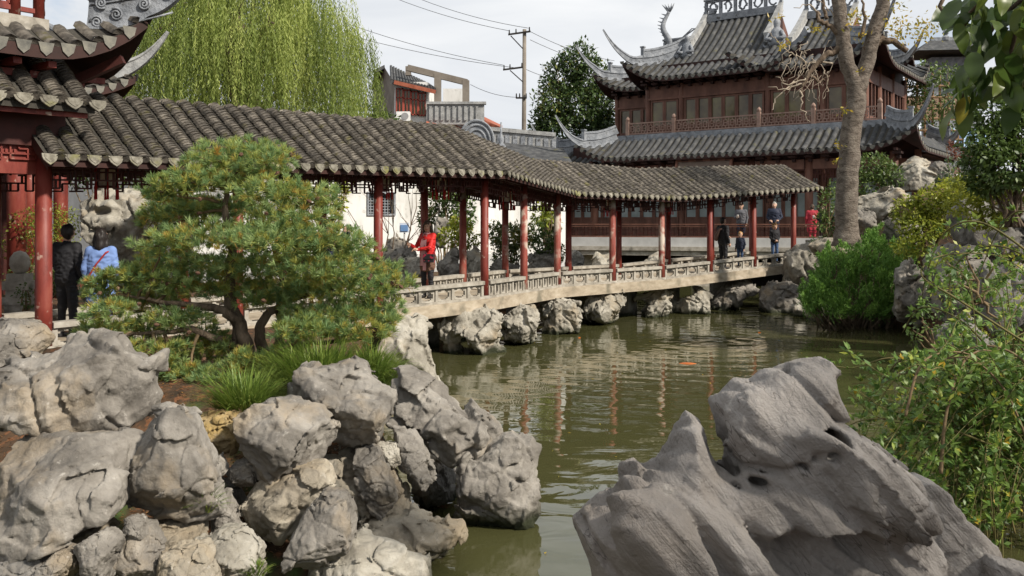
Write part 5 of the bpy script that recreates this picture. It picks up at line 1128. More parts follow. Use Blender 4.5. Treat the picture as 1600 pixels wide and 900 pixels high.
LB = [
 ('small pale boulder at the left edge, topmost of the left bank', [(-40, 506), (0, 508), (28, 515), (44, 536), (35, 557), (10, 572), (-40, 585)], 6.9, 0.30, 'rock', {}),
 ('large fluted grey boulder with small holes, top of the left pile', [(-45, 580), (0, 571), (28, 569), (47, 550), (45, 534), (75, 532), (117, 528), (150, 538), (158, 566), (205, 569), (209, 600), (207, 643), (200, 664), (182, 683), (117, 682), (75, 694), (19, 704), (-45, 702)], 6.15, 0.46, 'rock', dict(worn=0.7, res=72, pits=[(119, 565, -0.42, 0.03, 0.12, 0.025), (131, 556, -0.42, 0.02, 0.1, 0.02), (150, 660, -0.46, 0.10, 0.14, 0.05), (110, 645, -0.46, 0.05, 0.1, 0.09), (60, 690, -0.4, 0.15, 0.15, 0.04)])),
 ('broad smooth boulder lying lowest at the left edge', [(-45, 712), (0, 706), (70, 701), (154, 707), (168, 721), (171, 736), (162, 762), (164, 807), (154, 828), (93, 850), (28, 878), (-45, 890)], 5.65, 0.50, 'rock', dict(worn=0.15, res=64, amp=0.8)),
 ('tall cracked wedge boulder standing left of centre in the pile', [(187, 685), (205, 657), (224, 650), (261, 654), (280, 668), (294, 713), (308, 741), (323, 821), (308, 837), (261, 827), (224, 825), (187, 809), (164, 779), (170, 741), (173, 704)], 5.95, 0.36, 'rock', dict(res=64, amp=0.9, worn=0.2)),
 ('ochre pitted tufa ledge under the pine bed', [(262, 668), (327, 659), (372, 666), (368, 699), (345, 715), (299, 725), (278, 711)], 6.9, 0.35, 'rock_tufa', dict(amp=1.7, worn=0.5)),
 ('blocky grey boulder right of the tufa ledge', [(357, 664), (385, 642), (440, 639), (479, 651), (507, 690), (518, 723), (503, 742), (461, 742), (420, 764), (388, 757), (373, 732), (364, 700)], 6.55, 0.36, 'rock', dict(res=60)),
 ('small stone wedged under the blocky grey boulder', [(348, 741), (373, 718), (392, 740), (394, 763), (370, 767)], 6.7, 0.16, 'rock', {}),
 ('small bluish stone below the tufa ledge', [(311, 732), (336, 717), (347, 741), (327, 764)], 6.6, 0.14, 'rock', {}),
 ('tawny flat faced boulder beneath the blocky grey one', [(358, 803), (387, 772), (447, 750), (489, 745), (509, 774), (493, 799), (465, 818), (447, 855), (400, 858), (373, 841)], 6.45, 0.34, 'rock_warm', dict(res=60)),
 ('upright triangular boulder low in the middle of the pile', [(442, 868), (461, 825), (493, 781), (531, 786), (541, 816), (541, 865), (517, 888), (479, 898), (450, 888)], 6.15, 0.26, 'rock', dict(res=56)),
 ('crowning pale boulder with two holes below the long grass', [(438, 606), (451, 587), (490, 584), (517, 582), (535, 575), (554, 575), (568, 601), (606, 629), (602, 653), (587, 685), (584, 703), (540, 710), (517, 715), (510, 697), (484, 664), (435, 636)], 7.1, 0.38, 'rock', dict(res=66, worn=0.25, pits=[(535, 616, -0.36, 0.07, 0.13, 0.04), (590, 670, -0.30, 0.04, 0.12, 0.04)])),
 ('long slanting boulder pointing to the water', [(603, 602), (633, 596), (661, 605), (699, 624), (736, 652), (773, 666), (796, 709), (773, 715), (755, 720), (727, 736), (699, 729), (680, 715), (661, 697), (633, 683), (603, 669), (610, 634)], 7.7, 0.34, 'rock', dict(res=72, amp=1.3)),
 ('squarish boulder standing in the water at the tip of the left bank', [(716, 743), (736, 730), (765, 708), (792, 694), (825, 694), (854, 718), (847, 741), (840, 779), (842, 818), (825, 850), (760, 858), (716, 845)], 7.65, 0.36, 'rock', dict(res=66, amp=1.2, pits=[(765, 815, -0.36, 0.16, 0.1, 0.03)])),
 ('bluish upright slab beside the long slanting boulder', [(603, 676), (643, 684), (662, 713), (677, 760), (643, 776), (624, 743), (617, 704)], 7.25, 0.24, 'rock', {}),
 ('leaf shaped pale stone in the middle of the pile', [(552, 709), (582, 707), (606, 741), (621, 783), (596, 813), (576, 804), (552, 765)], 7.0, 0.26, 'rock', {}),
 ('cream coloured stone behind the upright triangular boulder', [(494, 738), (554, 709), (576, 797), (560, 832), (530, 835), (508, 783)], 7.1, 0.28, 'rock_pale', dict(amp=1.3)),
 ('tawny stone at the water edge under the leaf shaped one', [(545, 812), (577, 800), (630, 770), (636, 816), (605, 832), (570, 845), (545, 840)], 7.15, 0.28, 'rock_warm', {}),
 ('little round stone between leaf shaped stone and long boulder', [(588, 700), (619, 698), (626, 727), (605, 743)], 7.2, 0.15, 'rock_pale', {}),
 ('flat slab lying in the shallows at the bottom middle', [(552, 851), (587, 834), (638, 824), (689, 838), (722, 843), (728, 864), (668, 880), (640, 900), (600, 895)], 6.75, 0.34, 'rock_warm', dict(amp=1.2)),
 ('wide pale shelf rock at the bottom edge, left of the water', [(470, 905), (510, 872), (545, 857), (587, 857), (612, 880), (655, 897), (665, 940), (470, 940)], 6.2, 0.34, 'rock_pale', dict(amp=1.2)),
 ('rounded pale boulder at the bottom edge below the wedge', [(287, 866), (327, 845), (369, 847), (391, 877), (395, 930), (330, 930)], 5.9, 0.26, 'rock_pale', {}),
 ('low tan stone at the bottom edge, left of the rounded pale one', [(228, 884), (262, 872), (299, 866), (330, 900), (330, 930), (228, 930)], 5.7, 0.24, 'rock_warm', {}),
 ('dark jagged stone at the bottom under the wedge boulder', [(150, 915), (150, 870), (187, 834), (215, 838), (236, 877), (236, 930), (150, 930)], 5.75, 0.24, 'rock', {}),
 ('small chip of stone tucked under the wedge boulder', [(185, 818), (202, 812), (219, 816), (223, 843), (196, 846)], 5.8, 0.10, 'rock', {}),
 ('pointed grey stone at the bottom left below the broad boulder', [(105, 864), (154, 836), (167, 849), (156, 925), (120, 925), (115, 883)], 5.55, 0.18, 'rock', {}),
 ('brown shaded stone under the tall wedge', [(219, 833), (270, 828), (301, 836), (301, 866), (261, 884), (231, 875)], 6.05, 0.2, 'rock_warm', {}),
 ('grey stub of stone at the lower left corner', [(36, 905), (70, 870), (100, 876), (102, 930), (36, 930)], 5.5, 0.2, 'rock', {}),
 ('dark flat stone in the lower left corner', [(-45, 892), (30, 878), (62, 878), (46, 905), (46, 935), (-45, 935)], 5.55, 0.3, 'rock_dark', {}),
 ('narrow stone behind the grass tuft between wedge and tawny boulder', [(320, 779), (347, 777), (368, 835), (325, 842)], 6.4, 0.16, 'rock', {}),
 ('low stone wedged under the broad smooth boulder', [(20, 880), (90, 852), (140, 838), (150, 860), (110, 890), (60, 900)], 5.9, 0.25, 'rock_warm', {}),
 ('dark stone in the gap left of the bluish stone', [(300, 750), (330, 760), (365, 768), (372, 800), (330, 790), (305, 775)], 6.9, 0.2, 'rock_dark', {}),
 ('tall pale fluted rock standing beside the near end of the bridge', [(588, 545), (601, 515), (633, 494), (655, 500), (669, 508), (665, 540), (672, 573), (682, 615), (672, 630), (640, 625), (619, 600), (600, 580)], 12.6, 0.42, 'rock_pale', dict(res=60, worn=0.5)),
 ('dark wet stone at the water under the long boulder', [(655, 715), (700, 730), (712, 760), (706, 790), (660, 800), (640, 780)], 8.1, 0.3, 'rock_dark', dict(amp=1.3)),
]
for i, (lb, poly, Y, T, mt, kw) in enumerate(LB): rock(lb, poly, Y, T, mt, 100 + i * 7, GL, **kw)
# rocks that carry the bridge
GP = 'rock piers under the bridge'
def zpx(z, Y): return HOR + (CAM - z) * F / Y
PIER = [
 ('rock pier with a wide opening nearest the pine', [(685, 510), (695, 502), (725, 488), (750, 482), (767, 484), (784, 495), (777, 508), (788, 527), (778, 542), (786, 550), (781, 561), (759, 564), (742, 567), (735, 552), (728, 530), (716, 528), (714, 545), (726, 574), (704, 572), (692, 561), (697, 536), (684, 521)], 17.7, 0.55),
 ('second rock pier, narrow, right of the one with the opening', [(776, 508), (789, 493), (810, 482), (846, 474), (843, 504), (834, 518), (842, 531), (810, 538), (789, 536), (783, 523), (799, 516)], 19.0, 0.45),
 ('bulky rock pier rising over the slab edge below the bend', [(838, 487), (852, 472), (876, 463), (881, 452), (897, 453), (914, 470), (899, 478), (910, 495), (903, 508), (888, 510), (886, 521), (842, 521), (846, 504)], 21.0, 0.48),
 ('square rock pier right of the bend', [(914, 480), (918, 466), (946, 458), (978, 458), (980, 472), (966, 482), (976, 497), (950, 507), (921, 507), (914, 495), (924, 488)], 22.8, 0.5),
 ('wide pale rock pier below the middle of the far span', [(997, 468), (1022, 455), (1039, 441), (1071, 445), (1068, 459), (1048, 470), (1050, 495), (1022, 498), (1006, 488), (1016, 477)], 24.8, 0.5),
 ('low rock pier right of the wide pale one', [(1046, 478), (1066, 461), (1080, 462), (1090, 450), (1114, 443), (1120, 459), (1107, 474), (1110, 487), (1061, 488)], 25.6, 0.5),
 ('long dark rock ledge under the far end of the bridge', [(1105, 466), (1129, 456), (1150, 438), (1186, 434), (1184, 457), (1160, 470), (1166, 482), (1108, 484)], 26.7, 0.6),
]
for i, (lb, poly, Y, T) in enumerate(PIER): rock(lb, [(x, y + 9 if y > max(p[1] for p in poly) - 14 else y) for x, y in poly], Y, T, 'rock_pale' if i < 6 else 'rock', 300 + i * 5, GP, amp=1.6, worn=1.2, res=58, soft=0.5)
# hidden stone blocks behind the piers hold up the rear edge
for i in range(7):
    c = [(-1.9, 19.1), (-0.9, 20.6), (0.2, 22.6), (1.6, 23.9), (3.2, 25.4), (4.6, 26.4), (6.6, 28.4)][i]
    mb = MB(); mb.box((0, 0, 0), (0.5, 0.5, 1.62), Matrix.Rotation(0.9, 3, 'Z')); o = mb.build('support_block', MT['rock_dark'], walk); o.location = MW @ Vector((c[0], c[1], 0.0))
# right bank
GR = 'rocks of the right bank'
RB = [
 ('craggy pale rock at the right end of the bridge', [(1232, 400), (1246, 384), (1275, 372), (1300, 376), (1310, 395), (1296, 420), (1290, 460), (1262, 478), (1240, 450), (1236, 425)], 26.6, 0.6, 'rock_pale', dict(worn=1.0, amp=1.5)),
 ('layered grey rocks at the waterline right of the bridge', [(1200, 446), (1225, 440), (1262, 446), (1272, 480), (1262, 508), (1205, 500), (1196, 470)], 25.9, 0.6, 'rock', dict(amp=1.6, worn=0.6)),
 ('round pale stone in front of the conifer at the water', [(1244, 470), (1262, 462), (1276, 480), (1270, 512), (1246, 505)], 24.8, 0.3, 'rock_pale', {}),
 ('mossy stones at the foot of the conifer, left part', [(1270, 480), (1310, 476), (1340, 500), (1330, 522), (1275, 520)], 23.6, 0.5, 'rock_warm', dict(amp=1.4)),
 ('mossy stones at the foot of the conifer, right part', [(1330, 494), (1375, 486), (1412, 500), (1410, 528), (1335, 526)], 22.6, 0.5, 'rock_warm', dict(amp=1.4)),
 ('big rounded boulder on top of the right bank', [(1404, 270), (1418, 248), (1440, 241), (1460, 248), (1464, 275), (1452, 296), (1412, 298)], 27.5, 0.6, 'rock_pale', {}),
 ('smaller boulder leaning right of the topmost one', [(1458, 262), (1472, 252), (1490, 258), (1490, 288), (1466, 296)], 27.3, 0.45, 'rock', {}),
 ('wide pale boulder on the bank right of the trunk', [(1348, 312), (1372, 302), (1412, 294), (1446, 292), (1440, 318), (1404, 330), (1398, 352), (1350, 352)], 25.5, 0.6, 'rock_pale', dict(amp=1.3)),
 ('low grey boulder just right of the tree trunk', [(1334, 335), (1350, 325), (1372, 332), (1370, 366), (1336, 368)], 24.6, 0.4, 'rock', {}),
 ('grey stone behind the conifer under the yellow shrubs', [(1390, 345), (1420, 335), (1448, 350), (1440, 380), (1392, 380)], 22.5, 0.4, 'rock', {}),
 ('grey rock at the water right of the conifer', [(1412, 420), (1440, 405), (1470, 425), (1478, 480), (1455, 515), (1415, 505)], 20.5, 0.5, 'rock', dict(amp=1.4)),
 ('pale rock face behind the arching shrub', [(1470, 410), (1510, 385), (1552, 392), (1580, 430), (1575, 490), (1520, 515), (1480, 490)], 17.5, 0.6, 'rock', dict(amp=1.4)),
 ('dark rock wall at the right edge above the arching shrub', [(1490, 350), (1530, 318), (1580, 305), (1660, 300), (1660, 430), (1590, 440), (1520, 410)], 18.5, 0.6, 'rock_dark', dict(amp=1.5)),
 ('shaded rocks at the right edge behind the shrub', [(1560, 420), (1660, 400), (1660, 560), (1590, 560), (1560, 500)], 15.5, 0.5, 'rock_dark', dict(amp=1.4)),
 ('low wet stone behind the arching shrub at the waterline', [(1470, 520), (1520, 500), (1570, 520), (1580, 570), (1500, 580)], 15.0, 0.4, 'rock_dark', dict(amp=1.4)),
 ('small stone ledge under the tree trunk', [(1270, 385), (1300, 372), (1345, 372), (1350, 392), (1290, 402)], 24.6, 0.5, 'rock_warm', {}),
]
for i, (lb, poly, Y, T, mt, kw) in enumerate(RB): rock(lb, poly, Y, T, mt, 500 + i * 7, GR, res=44, **kw)
# rockery between walkway and white wall
GB = 'rockery before the white wall'
KB = [
 ('jagged rockery stone right of the small bare tree', [(588, 400), (600, 372), (618, 362), (640, 380), (655, 400), (660, 440), (590, 440)], 22.6, 0.5, 'rock'),
 ('tall narrow rockery stone left of the woman in red', [(622, 405), (632, 385), (650, 383), (662, 400), (660, 440), (622, 440)], 21.6, 0.4, 'rock_pale'),
 ('slim upright rock behind the woman in red', [(674, 365), (682, 330), (690, 322), (697, 345), (694, 390), (680, 400)], 25.5, 0.35, 'rock'),
 ('boulder directly right of the woman in red', [(682, 390), (700, 380), (716, 395), (718, 430), (684, 432)], 23.5, 0.4, 'rock'),
 ('pale boulder between two dark columns right of the woman', [(728, 395), (745, 384), (756, 398), (752, 425), (730, 428)], 23.5, 0.4, 'rock_pale'),
 ('grey boulder left of the first worn column', [(764, 412), (790, 402), (812, 408), (815, 432), (766, 434)], 23.8, 0.4, 'rock'),
 ('grey boulder between the worn columns', [(826, 400), (850, 388), (872, 395), (875, 425), (828, 428)], 25.5, 0.4, 'rock'),
 ('upright grey rock by the yellow green shrub', [(850, 345), (862, 335), (874, 345), (876, 390), (852, 392)], 27.0, 0.4, 'rock'),
 ('dark stones right of the bend columns', [(884, 398), (900, 392), (912, 405), (912, 422), (886, 424)], 28.0, 0.4, 'rock_dark'),
 ('white worn rock standing in water before the terrace', [(928, 415), (935, 395), (945, 404), (960, 398), (966, 418), (930, 424)], 31.0, 0.5, 'rock_pale'),
 ('second white rock before the terrace, right of a column', [(1008, 412), (1020, 400), (1034, 392), (1044, 408), (1040, 418), (1010, 418)], 32.0, 0.5, 'rock_pale'),
 ('low grey stone at the back of the left garden', [(560, 405), (580, 395), (592, 410), (592, 440), (560, 440)], 22.0, 0.4, 'rock'),
]
for i, (lb, poly, Y, T, mt) in enumerate(KB): rock(lb, [(x, y + (22 if y > max(p[1] for p in poly) - 6 else 0)) for x, y in poly], Y, T, mt, 700 + i * 7, GB, res=36, amp=1.5, worn=0.7)
# tall holed scholar rock in the left courtyard
rock('tall pale water-worn rock with a deep hollow behind the two people at left', [(112, 350), (112, 318), (125, 300), (150, 292), (170, 285), (178, 262), (184, 285), (196, 300), (212, 318), (218, 345), (226, 355), (212, 380), (215, 410), (205, 450), (130, 450), (138, 420), (122, 395), (128, 372)], 16.2, 0.5, 'rock_pale', 881, None, res=80, amp=1.4, worn=1.0, pits=[(152, 330, -0.45, 0.30, 0.42, 0.11), (185, 375, -0.5, 0.35, 0.25, 0.16)])
rock('low stones at the foot of the holed courtyard rock', [(100, 450), (130, 430), (215, 430), (235, 460), (230, 490), (100, 490)], 15.9, 0.5, 'rock', 885, None, res=40, amp=1.4, worn=0.6)

# ------------------------------------------------------------------ big eroded stone in the foreground
def Z2(x, y): return (880 + x / 2.2222, 540 + y / 2.2222)
SY = 3.6
def scholar():
    out = [Z2(*p) for p in [(55, 640), (85, 598), (170, 555), (215, 458), (262, 436), (292, 466), (350, 430), (398, 370), (425, 300), (456, 264), (482, 285), (508, 380), (540, 432), (575, 440), (598, 420), (580, 395), (565, 300), (536, 215), (580, 180), (640, 150), (680, 158), (740, 112), (860, 75), (940, 67), (972, 95), (977, 170), (1002, 270), (1100, 360), (1190, 430), (1240, 460), (1270, 530), (1258, 570), (1272, 650), (1325, 740), (1340, 900), (1340, 980), (160, 980), (120, 850), (95, 745)]]
    pts = [P(x, y, SY) for x, y in out]; poly = [(p.x, p.z) for p in pts]; T = 0.50; h = 0.0120
    x0, x1 = min(p[0] for p in poly), max(p[0] for p in poly); z0, z1 = min(p[1] for p in poly), max(p[1] for p in poly)
    pad = 0.08; ax = np.arange(x0 - pad, x1 + pad, h); ay = np.arange(-T - pad, T + pad, h); az = np.arange(z0, z1 + pad, h)
    X, Z = np.meshgrid(ax, az, indexing='ij'); d2 = poly_sdf(X, Z, poly)
    X3, Y3, Z3 = np.meshgrid(ax, ay, az, indexing='ij'); D = d2[:, None, :] + 0 * Y3
    def W(x, y): p = P(*Z2(x, y), SY); return p.x, p.z
    # thickness: bulges where the front leans out
    Tz = 0.10 + 0.27 * np.clip(-D / 0.34, 0, 1) ** 0.6
    R = 0.03
    q1 = np.maximum(D + R, 0); q2 = np.maximum(np.abs(Y3) - (Tz - R), 0)
    f = np.sqrt(q1 * q1 + q2 * q2) - R + np.minimum(np.maximum(D + R, np.abs(Y3) - (Tz - R)), 0)
    def scoop(x, y, rx, rz, yc, ry, k=0.02, rot=0.0):
        nonlocal f
        cx, cz = W(x, y); dx, dz = X3 - cx, Z3 - cz; c, s_ = math.cos(rot), math.sin(rot)
        e = np.sqrt(((dx * c + dz * s_) / rx) ** 2 + ((Y3 - yc) / ry) ** 2 + ((-dx * s_ + dz * c) / rz) ** 2)
        f = smax(f, (1 - e) * min(rx, rz, ry), k)
    def bump(x, y, rx, rz, yc, ry, k=0.04, rot=0.0):
        nonlocal f
        cx, cz = W(x, y); dx, dz = X3 - cx, Z3 - cz; c, s_ = math.cos(rot), math.sin(rot)
        e = np.sqrt(((dx * c + dz * s_) / rx) ** 2 + ((Y3 - yc) / ry) ** 2 + ((-dx * s_ + dz * c) / rz) ** 2)
        f = smin(f, (e - 1) * min(rx, rz, ry), k)
    bump(1010, 430, 0.34, 0.13, -0.24, 0.20, 0.04, rot=-0.70)      # shoulder that overhangs the hollow
    bump(330, 620, 0.26, 0.16, -0.26, 0.14, 0.04, rot=-0.8)
    bump(660, 260, 0.09, 0.12, -0.12, 0.10, 0.03)
    scoop(900, 700, 0.31, 0.155, -0.46, 0.36, 0.014, rot=-0.05)     # wide hollow under the ledge
    scoop(1090, 690, 0.20, 0.12, -0.44, 0.26, 0.02, rot=-0.1)
    scoop(655, 452, 0.058, 0.042, -0.30, 0.26, 0.015)               # round cavity
    scoop(822, 318, 0.019, 0.042, 0.0, 0.60, 0.008, rot=-0.25)      # hole right through
    scoop(868, 312, 0.055, 0.060, -0.22, 0.20, 0.012, rot=-0.6)
    scoop(585, 400, 0.03, 0.10, -0.20, 0.5, 0.015, rot=0.15)
    scoop(640, 640, 0.035, 0.20, -0.44, 0.14, 0.03, rot=0.62)       # valleys that run down the slope
    scoop(740, 560, 0.03, 0.18, -0.43, 0.13, 0.03, rot=0.72)
    scoop(480, 600, 0.03, 0.16, -0.42, 0.13, 0.03, rot=0.5)
    scoop(520, 700, 0.045, 0.05, -0.40, 0.09, 0.02)
    band = np.abs(f) < 0.10
    x, y, z = X3[band], Y3[band], Z3[band]; wv_ = noise3(x * 3, y * 3, z * 3, 9) * 0.06
    # flutes along the bedding, running from upper left to lower right
    a = math.radians(50); tt = (x * math.sin(a) + z * math.cos(a)) + wv_ + 0.5 * y; uu = x * math.cos(a) - z * math.sin(a)
    fl = (np.abs(noise3(tt * 9, uu * 1.2, y * 2, 4)) - 0.15) * 0.10 + (np.abs(noise3(tt * 24, uu * 2.0, y * 4, 6)) - 0.15) * 0.022
    f[band] += fl + 0.010 * fbm(x * 5, y * 5, z * 5, 3, 2) + 0.008 * chips(x * 4.5 + wv_ * 3, y * 4.5, z * 4.5 + wv_ * 3, 3) + 0.004 * fbm(x * 40, y * 40, z * 40, 2, 12)
    def crack(pts_, wd, dp):
        nonlocal f
        pw = [W(*p) for p in pts_]; d = np.full(f.shape, 9.0)
        for (ax_, az_), (bx_, bz_) in zip(pw[:-1], pw[1:]):
            ex, ez = bx_ - ax_, bz_ - az_; t_ = np.clip(((X3 - ax_) * ex + (Z3 - az_) * ez) / (ex * ex + ez * ez), 0, 1)
            d = np.minimum(d, np.hypot(X3 - ax_ - t_ * ex, Z3 - az_ - t_ * ez))
        f = np.maximum(f, np.minimum((wd - d) * 1.0, f + dp)) if False else np.where((d < wd) & (Y3 < 0.05), np.maximum(f, f + dp * (1 - d / wd)), f)
    crack([(790, 95), (835, 150), (880, 205), (935, 250), (1000, 280), (1040, 305)], 0.026, 0.040)
    crack([(70, 625), (110, 660), (140, 720), (185, 770), (230, 820)], 0.024, 0.040)
    crack([(600, 415), (650, 395), (710, 400), (775, 375)], 0.022, 0.030)
    crack([(790, 380), (850, 460), (910, 540)], 0.020, 0.020)
    crack([(1225, 660), (1218, 790)], 0.010, 0.016); crack([(1080, 520), (1200, 480), (1255, 470)], 0.010, 0.014)
    V, Q = surface_nets(f, (ax[0], ay[0], az[0]), h); cx = (x0 + x1) / 2
    o = link('eroded_stone', fast_mesh('eroded_stone', V - np.array([cx, 0, z0]), Q, MT['scholar'], True)); o.location = (cx, SY + 0.1, z0)
    tag(o, 'large grey eroded stone with a hole and deep hollow in the foreground', 'rock')
scholar()
o = rock('smooth grey stone leaning against the large eroded one, right side', [Z2(*p) for p in [(1240, 505), (1272, 496), (1305, 490), (1350, 520), (1400, 600), (1500, 690), (1546, 750), (1535, 800), (1560, 1000), (1230, 1000), (1220, 650)]], 3.95, 0.22, 'scholar', 41, None, res=60, amp=0.4, facets=4)
rock('tiny stone tip at the lower right corner of the foreground', [(1566, 897), (1572, 888), (1600, 895), (1640, 905), (1640, 960), (1560, 960)], 3.7, 0.15, 'scholar', 43, None, res=36, amp=0.5, facets=4)
# ------------------------------------------------------------------ vegetation
def unit(v): return v / np.maximum(np.linalg.norm(v, axis=-1, keepdims=True), 1e-9)
def leaf_geo(C, A, Nn, L, W, wide=0.45, fold=0.12, round_=False):
    """C base points, A leaf axes, Nn rough normals; returns verts and quads. round_ leaves have six corners"""
    A = unit(A); S = unit(np.cross(A, Nn)); U = np.cross(S, A); L = np.asarray(L)[:, None]; W = np.asarray(W)[:, None]; n = len(C)
    if not round_:
        v = np.stack([C, C + A * L * wide + S * W * 0.5 + U * W * fold, C + A * L, C + A * L * wide - S * W * 0.5 + U * W * fold], 1)
        q = np.arange(n)[:, None] * 4 + np.array([0, 1, 2, 3]); return v.reshape(-1, 3), q, 4
    v = np.stack([C, C + A * L * 0.28 + S * W * 0.42 + U * W * fold, C + A * L * 0.66 + S * W * 0.40 + U * W * fold, C + A * L - U * L * 0.08,
                  C + A * L * 0.66 - S * W * 0.40 + U * W * fold, C + A * L * 0.28 - S * W * 0.42 + U * W * fold], 1)
    b_ = np.arange(n)[:, None] * 6; q = np.concatenate([b_ + np.array([0, 1, 2, 3]), b_ + np.array([0, 3, 4, 5])]); return v.reshape(-1, 3), q, 6
def leaf_obj(name, C, A, Nn, L, W, tint, mat, parent=None, origin=(0, 0, 0), **kw):
    v, q, k = leaf_geo(np.asarray(C) - np.asarray(origin), A, Nn, L, W, **kw)
    return link(name, fast_mesh(name, v, q, mat, False, np.repeat(np.asarray(tint), k)), parent)
def blob(c, r, n, g, shell=0.5):
    d = unit(g.normal(size=(n, 3))); k = (shell + (1 - shell) * g.random(n)) ** 0.6
    return np.asarray(c) + d * np.asarray(r) * k[:, None], d
def crown(name, blobs, leaf, dens, mat, parent, origin, g, up=0.4, tint=(0.5, 0.22), asp=0.5, shell=0.35, **kw):
    """blobs: (centre, radii); dens leaves per square metre of blob surface"""
    Cs, As, Ns, Ts = [], [], [], []
    for c, r in blobs:
        n = int(dens * 4 * math.pi * ((r[0] * r[1]) ** 1.6 + (r[0] * r[2]) ** 1.6 + (r[1] * r[2]) ** 1.6) ** (1 / 1.6) / 3 ** (1 / 1.6)); n = int(n * 2.6); C, d = blob(c, r, max(n, 30), g, shell)
        # uneven outline: push whole tufts in and out
        w_ = noise3(C[:, 0] * 2.2 / max(r[0], .3) + 9, C[:, 1] * 2.2 / max(r[0], .3), C[:, 2] * 2.2 / max(r[0], .3), 3); C = C + d * (w_ * 0.5 * min(r))[:, None]
        keep = noise3(C[:, 0] * 3.1 / max(r[0], .3), C[:, 1] * 3.1 / max(r[0], .3) + 4, C[:, 2] * 3.1 / max(r[0], .3), 8) > -0.27
        C, d = C[keep], d[keep]; m = len(C)
        Cs.append(C); As.append(unit(d * 0.7 + g.normal(size=(m, 3)) * 0.7 + np.array([0, 0, up - 0.5]))); Ns.append(unit(d * 0.4 + np.array([0, 0, 0.8]) + g.normal(size=(m, 3)) * 0.45))
        Ts.append(np.clip(g.normal(tint[0], tint[1], m) + g.normal(0, tint[1] * 0.5), 0, 1))
    C = np.concatenate(Cs); m = len(C); L = leaf * g.uniform(0.7, 1.25, m)
    return leaf_obj(name, C, np.concatenate(As), np.concatenate(Ns), L, L * asp, np.concatenate(Ts), mat, parent, origin, **kw)
def tubes(name, paths, mat, parent, origin=(0, 0, 0), n=6):
    mb = MB(Matrix.Translation(-Vector(origin)))
    for pts, r in paths: mb.tube(pts, r, n)
    return mb.build(name, mat, parent, smooth=True)
def wiggle(p, q, n, amp, g, sag=0.0):
    p = np.asarray(p, float); q = np.asarray(q, float); t_ = np.linspace(0, 1, n)[:, None]; w_ = g.normal(size=(n, 3)) * amp; w_[0] = 0; w_[-1] = 0
    return [Vector(x) for x in p + (q - p) * t_ + w_ + np.array([0, 0, 1]) * sag * np.sin(t_ * math.pi)]
def gz(x, y): return float(ground_z(np.array([x]), np.array([y]))[0])

LM = {}
LM['pine'] = leafmat('pine_needles', [(0.42, 0.25, 0.06), (0.42, 0.40, 0.09), (0.27, 0.335, 0.09), (0.165, 0.27, 0.11), (0.38, 0.48, 0.19)], [0, 0.14, 0.36, 0.66, 1], 0.45, 0.6)
LM['willow'] = leafmat('willow_leaves', [(0.12, 0.165, 0.034), (0.27, 0.34, 0.08), (0.46, 0.51, 0.15)], None, 0.5, 0.6)
LM['dark'] = leafmat('dark_evergreen_leaves', [(0.03, 0.058, 0.018), (0.06, 0.10, 0.03), (0.11, 0.155, 0.045), (0.24, 0.22, 0.045)], [0, 0.45, 0.85, 1], 0.2, 0.35, 0.5)
LM['mid'] = leafmat('mid_green_leaves', [(0.045, 0.08, 0.02), (0.085, 0.135, 0.032), (0.14, 0.195, 0.045)], None, 0.3)
LM['lime'] = leafmat('yellow_green_leaves', [(0.13, 0.17, 0.024), (0.27, 0.31, 0.038), (0.42, 0.42, 0.055)], None, 0.4)
LM['conifer'] = leafmat('feathery_conifer', [(0.06, 0.14, 0.026), (0.13, 0.26, 0.046), (0.24, 0.39, 0.07)], None, 0.3, 0.6)
LM['jasmine'] = leafmat('jasmine_leaves', [(0.05, 0.105, 0.022), (0.105, 0.185, 0.036), (0.185, 0.27, 0.05), (0.34, 0.37, 0.06), (0.5, 0.34, 0.04)], [0, 0.4, 0.76, 0.96, 1], 0.35)
LM['broad'] = leafmat('broad_leaves', [(0.035, 0.07, 0.016), (0.075, 0.12, 0.024), (0.16, 0.20, 0.032), (0.30, 0.26, 0.04)], [0, 0.5, 0.85, 1], 0.5, 0.38, 0.5)
LM['yellow'] = leafmat('yellow_autumn_leaves', [(0.20, 0.20, 0.03), (0.42, 0.31, 0.03), (0.5, 0.30, 0.03)], None, 0.4)
LM['grass'] = leafmat('sedge_blades', [(0.08, 0.13, 0.022), (0.15, 0.23, 0.038), (0.28, 0.33, 0.07)], None, 0.35)
LM['red'] = leafmat('reddish_leaves', [(0.10, 0.035, 0.02), (0.22, 0.07, 0.035)], None, 0.35)
LM['litter'] = leafmat('fallen_needles', [(0.10, 0.045, 0.018), (0.22, 0.09, 0.03), (0.32, 0.16, 0.05)], None, 0.1)

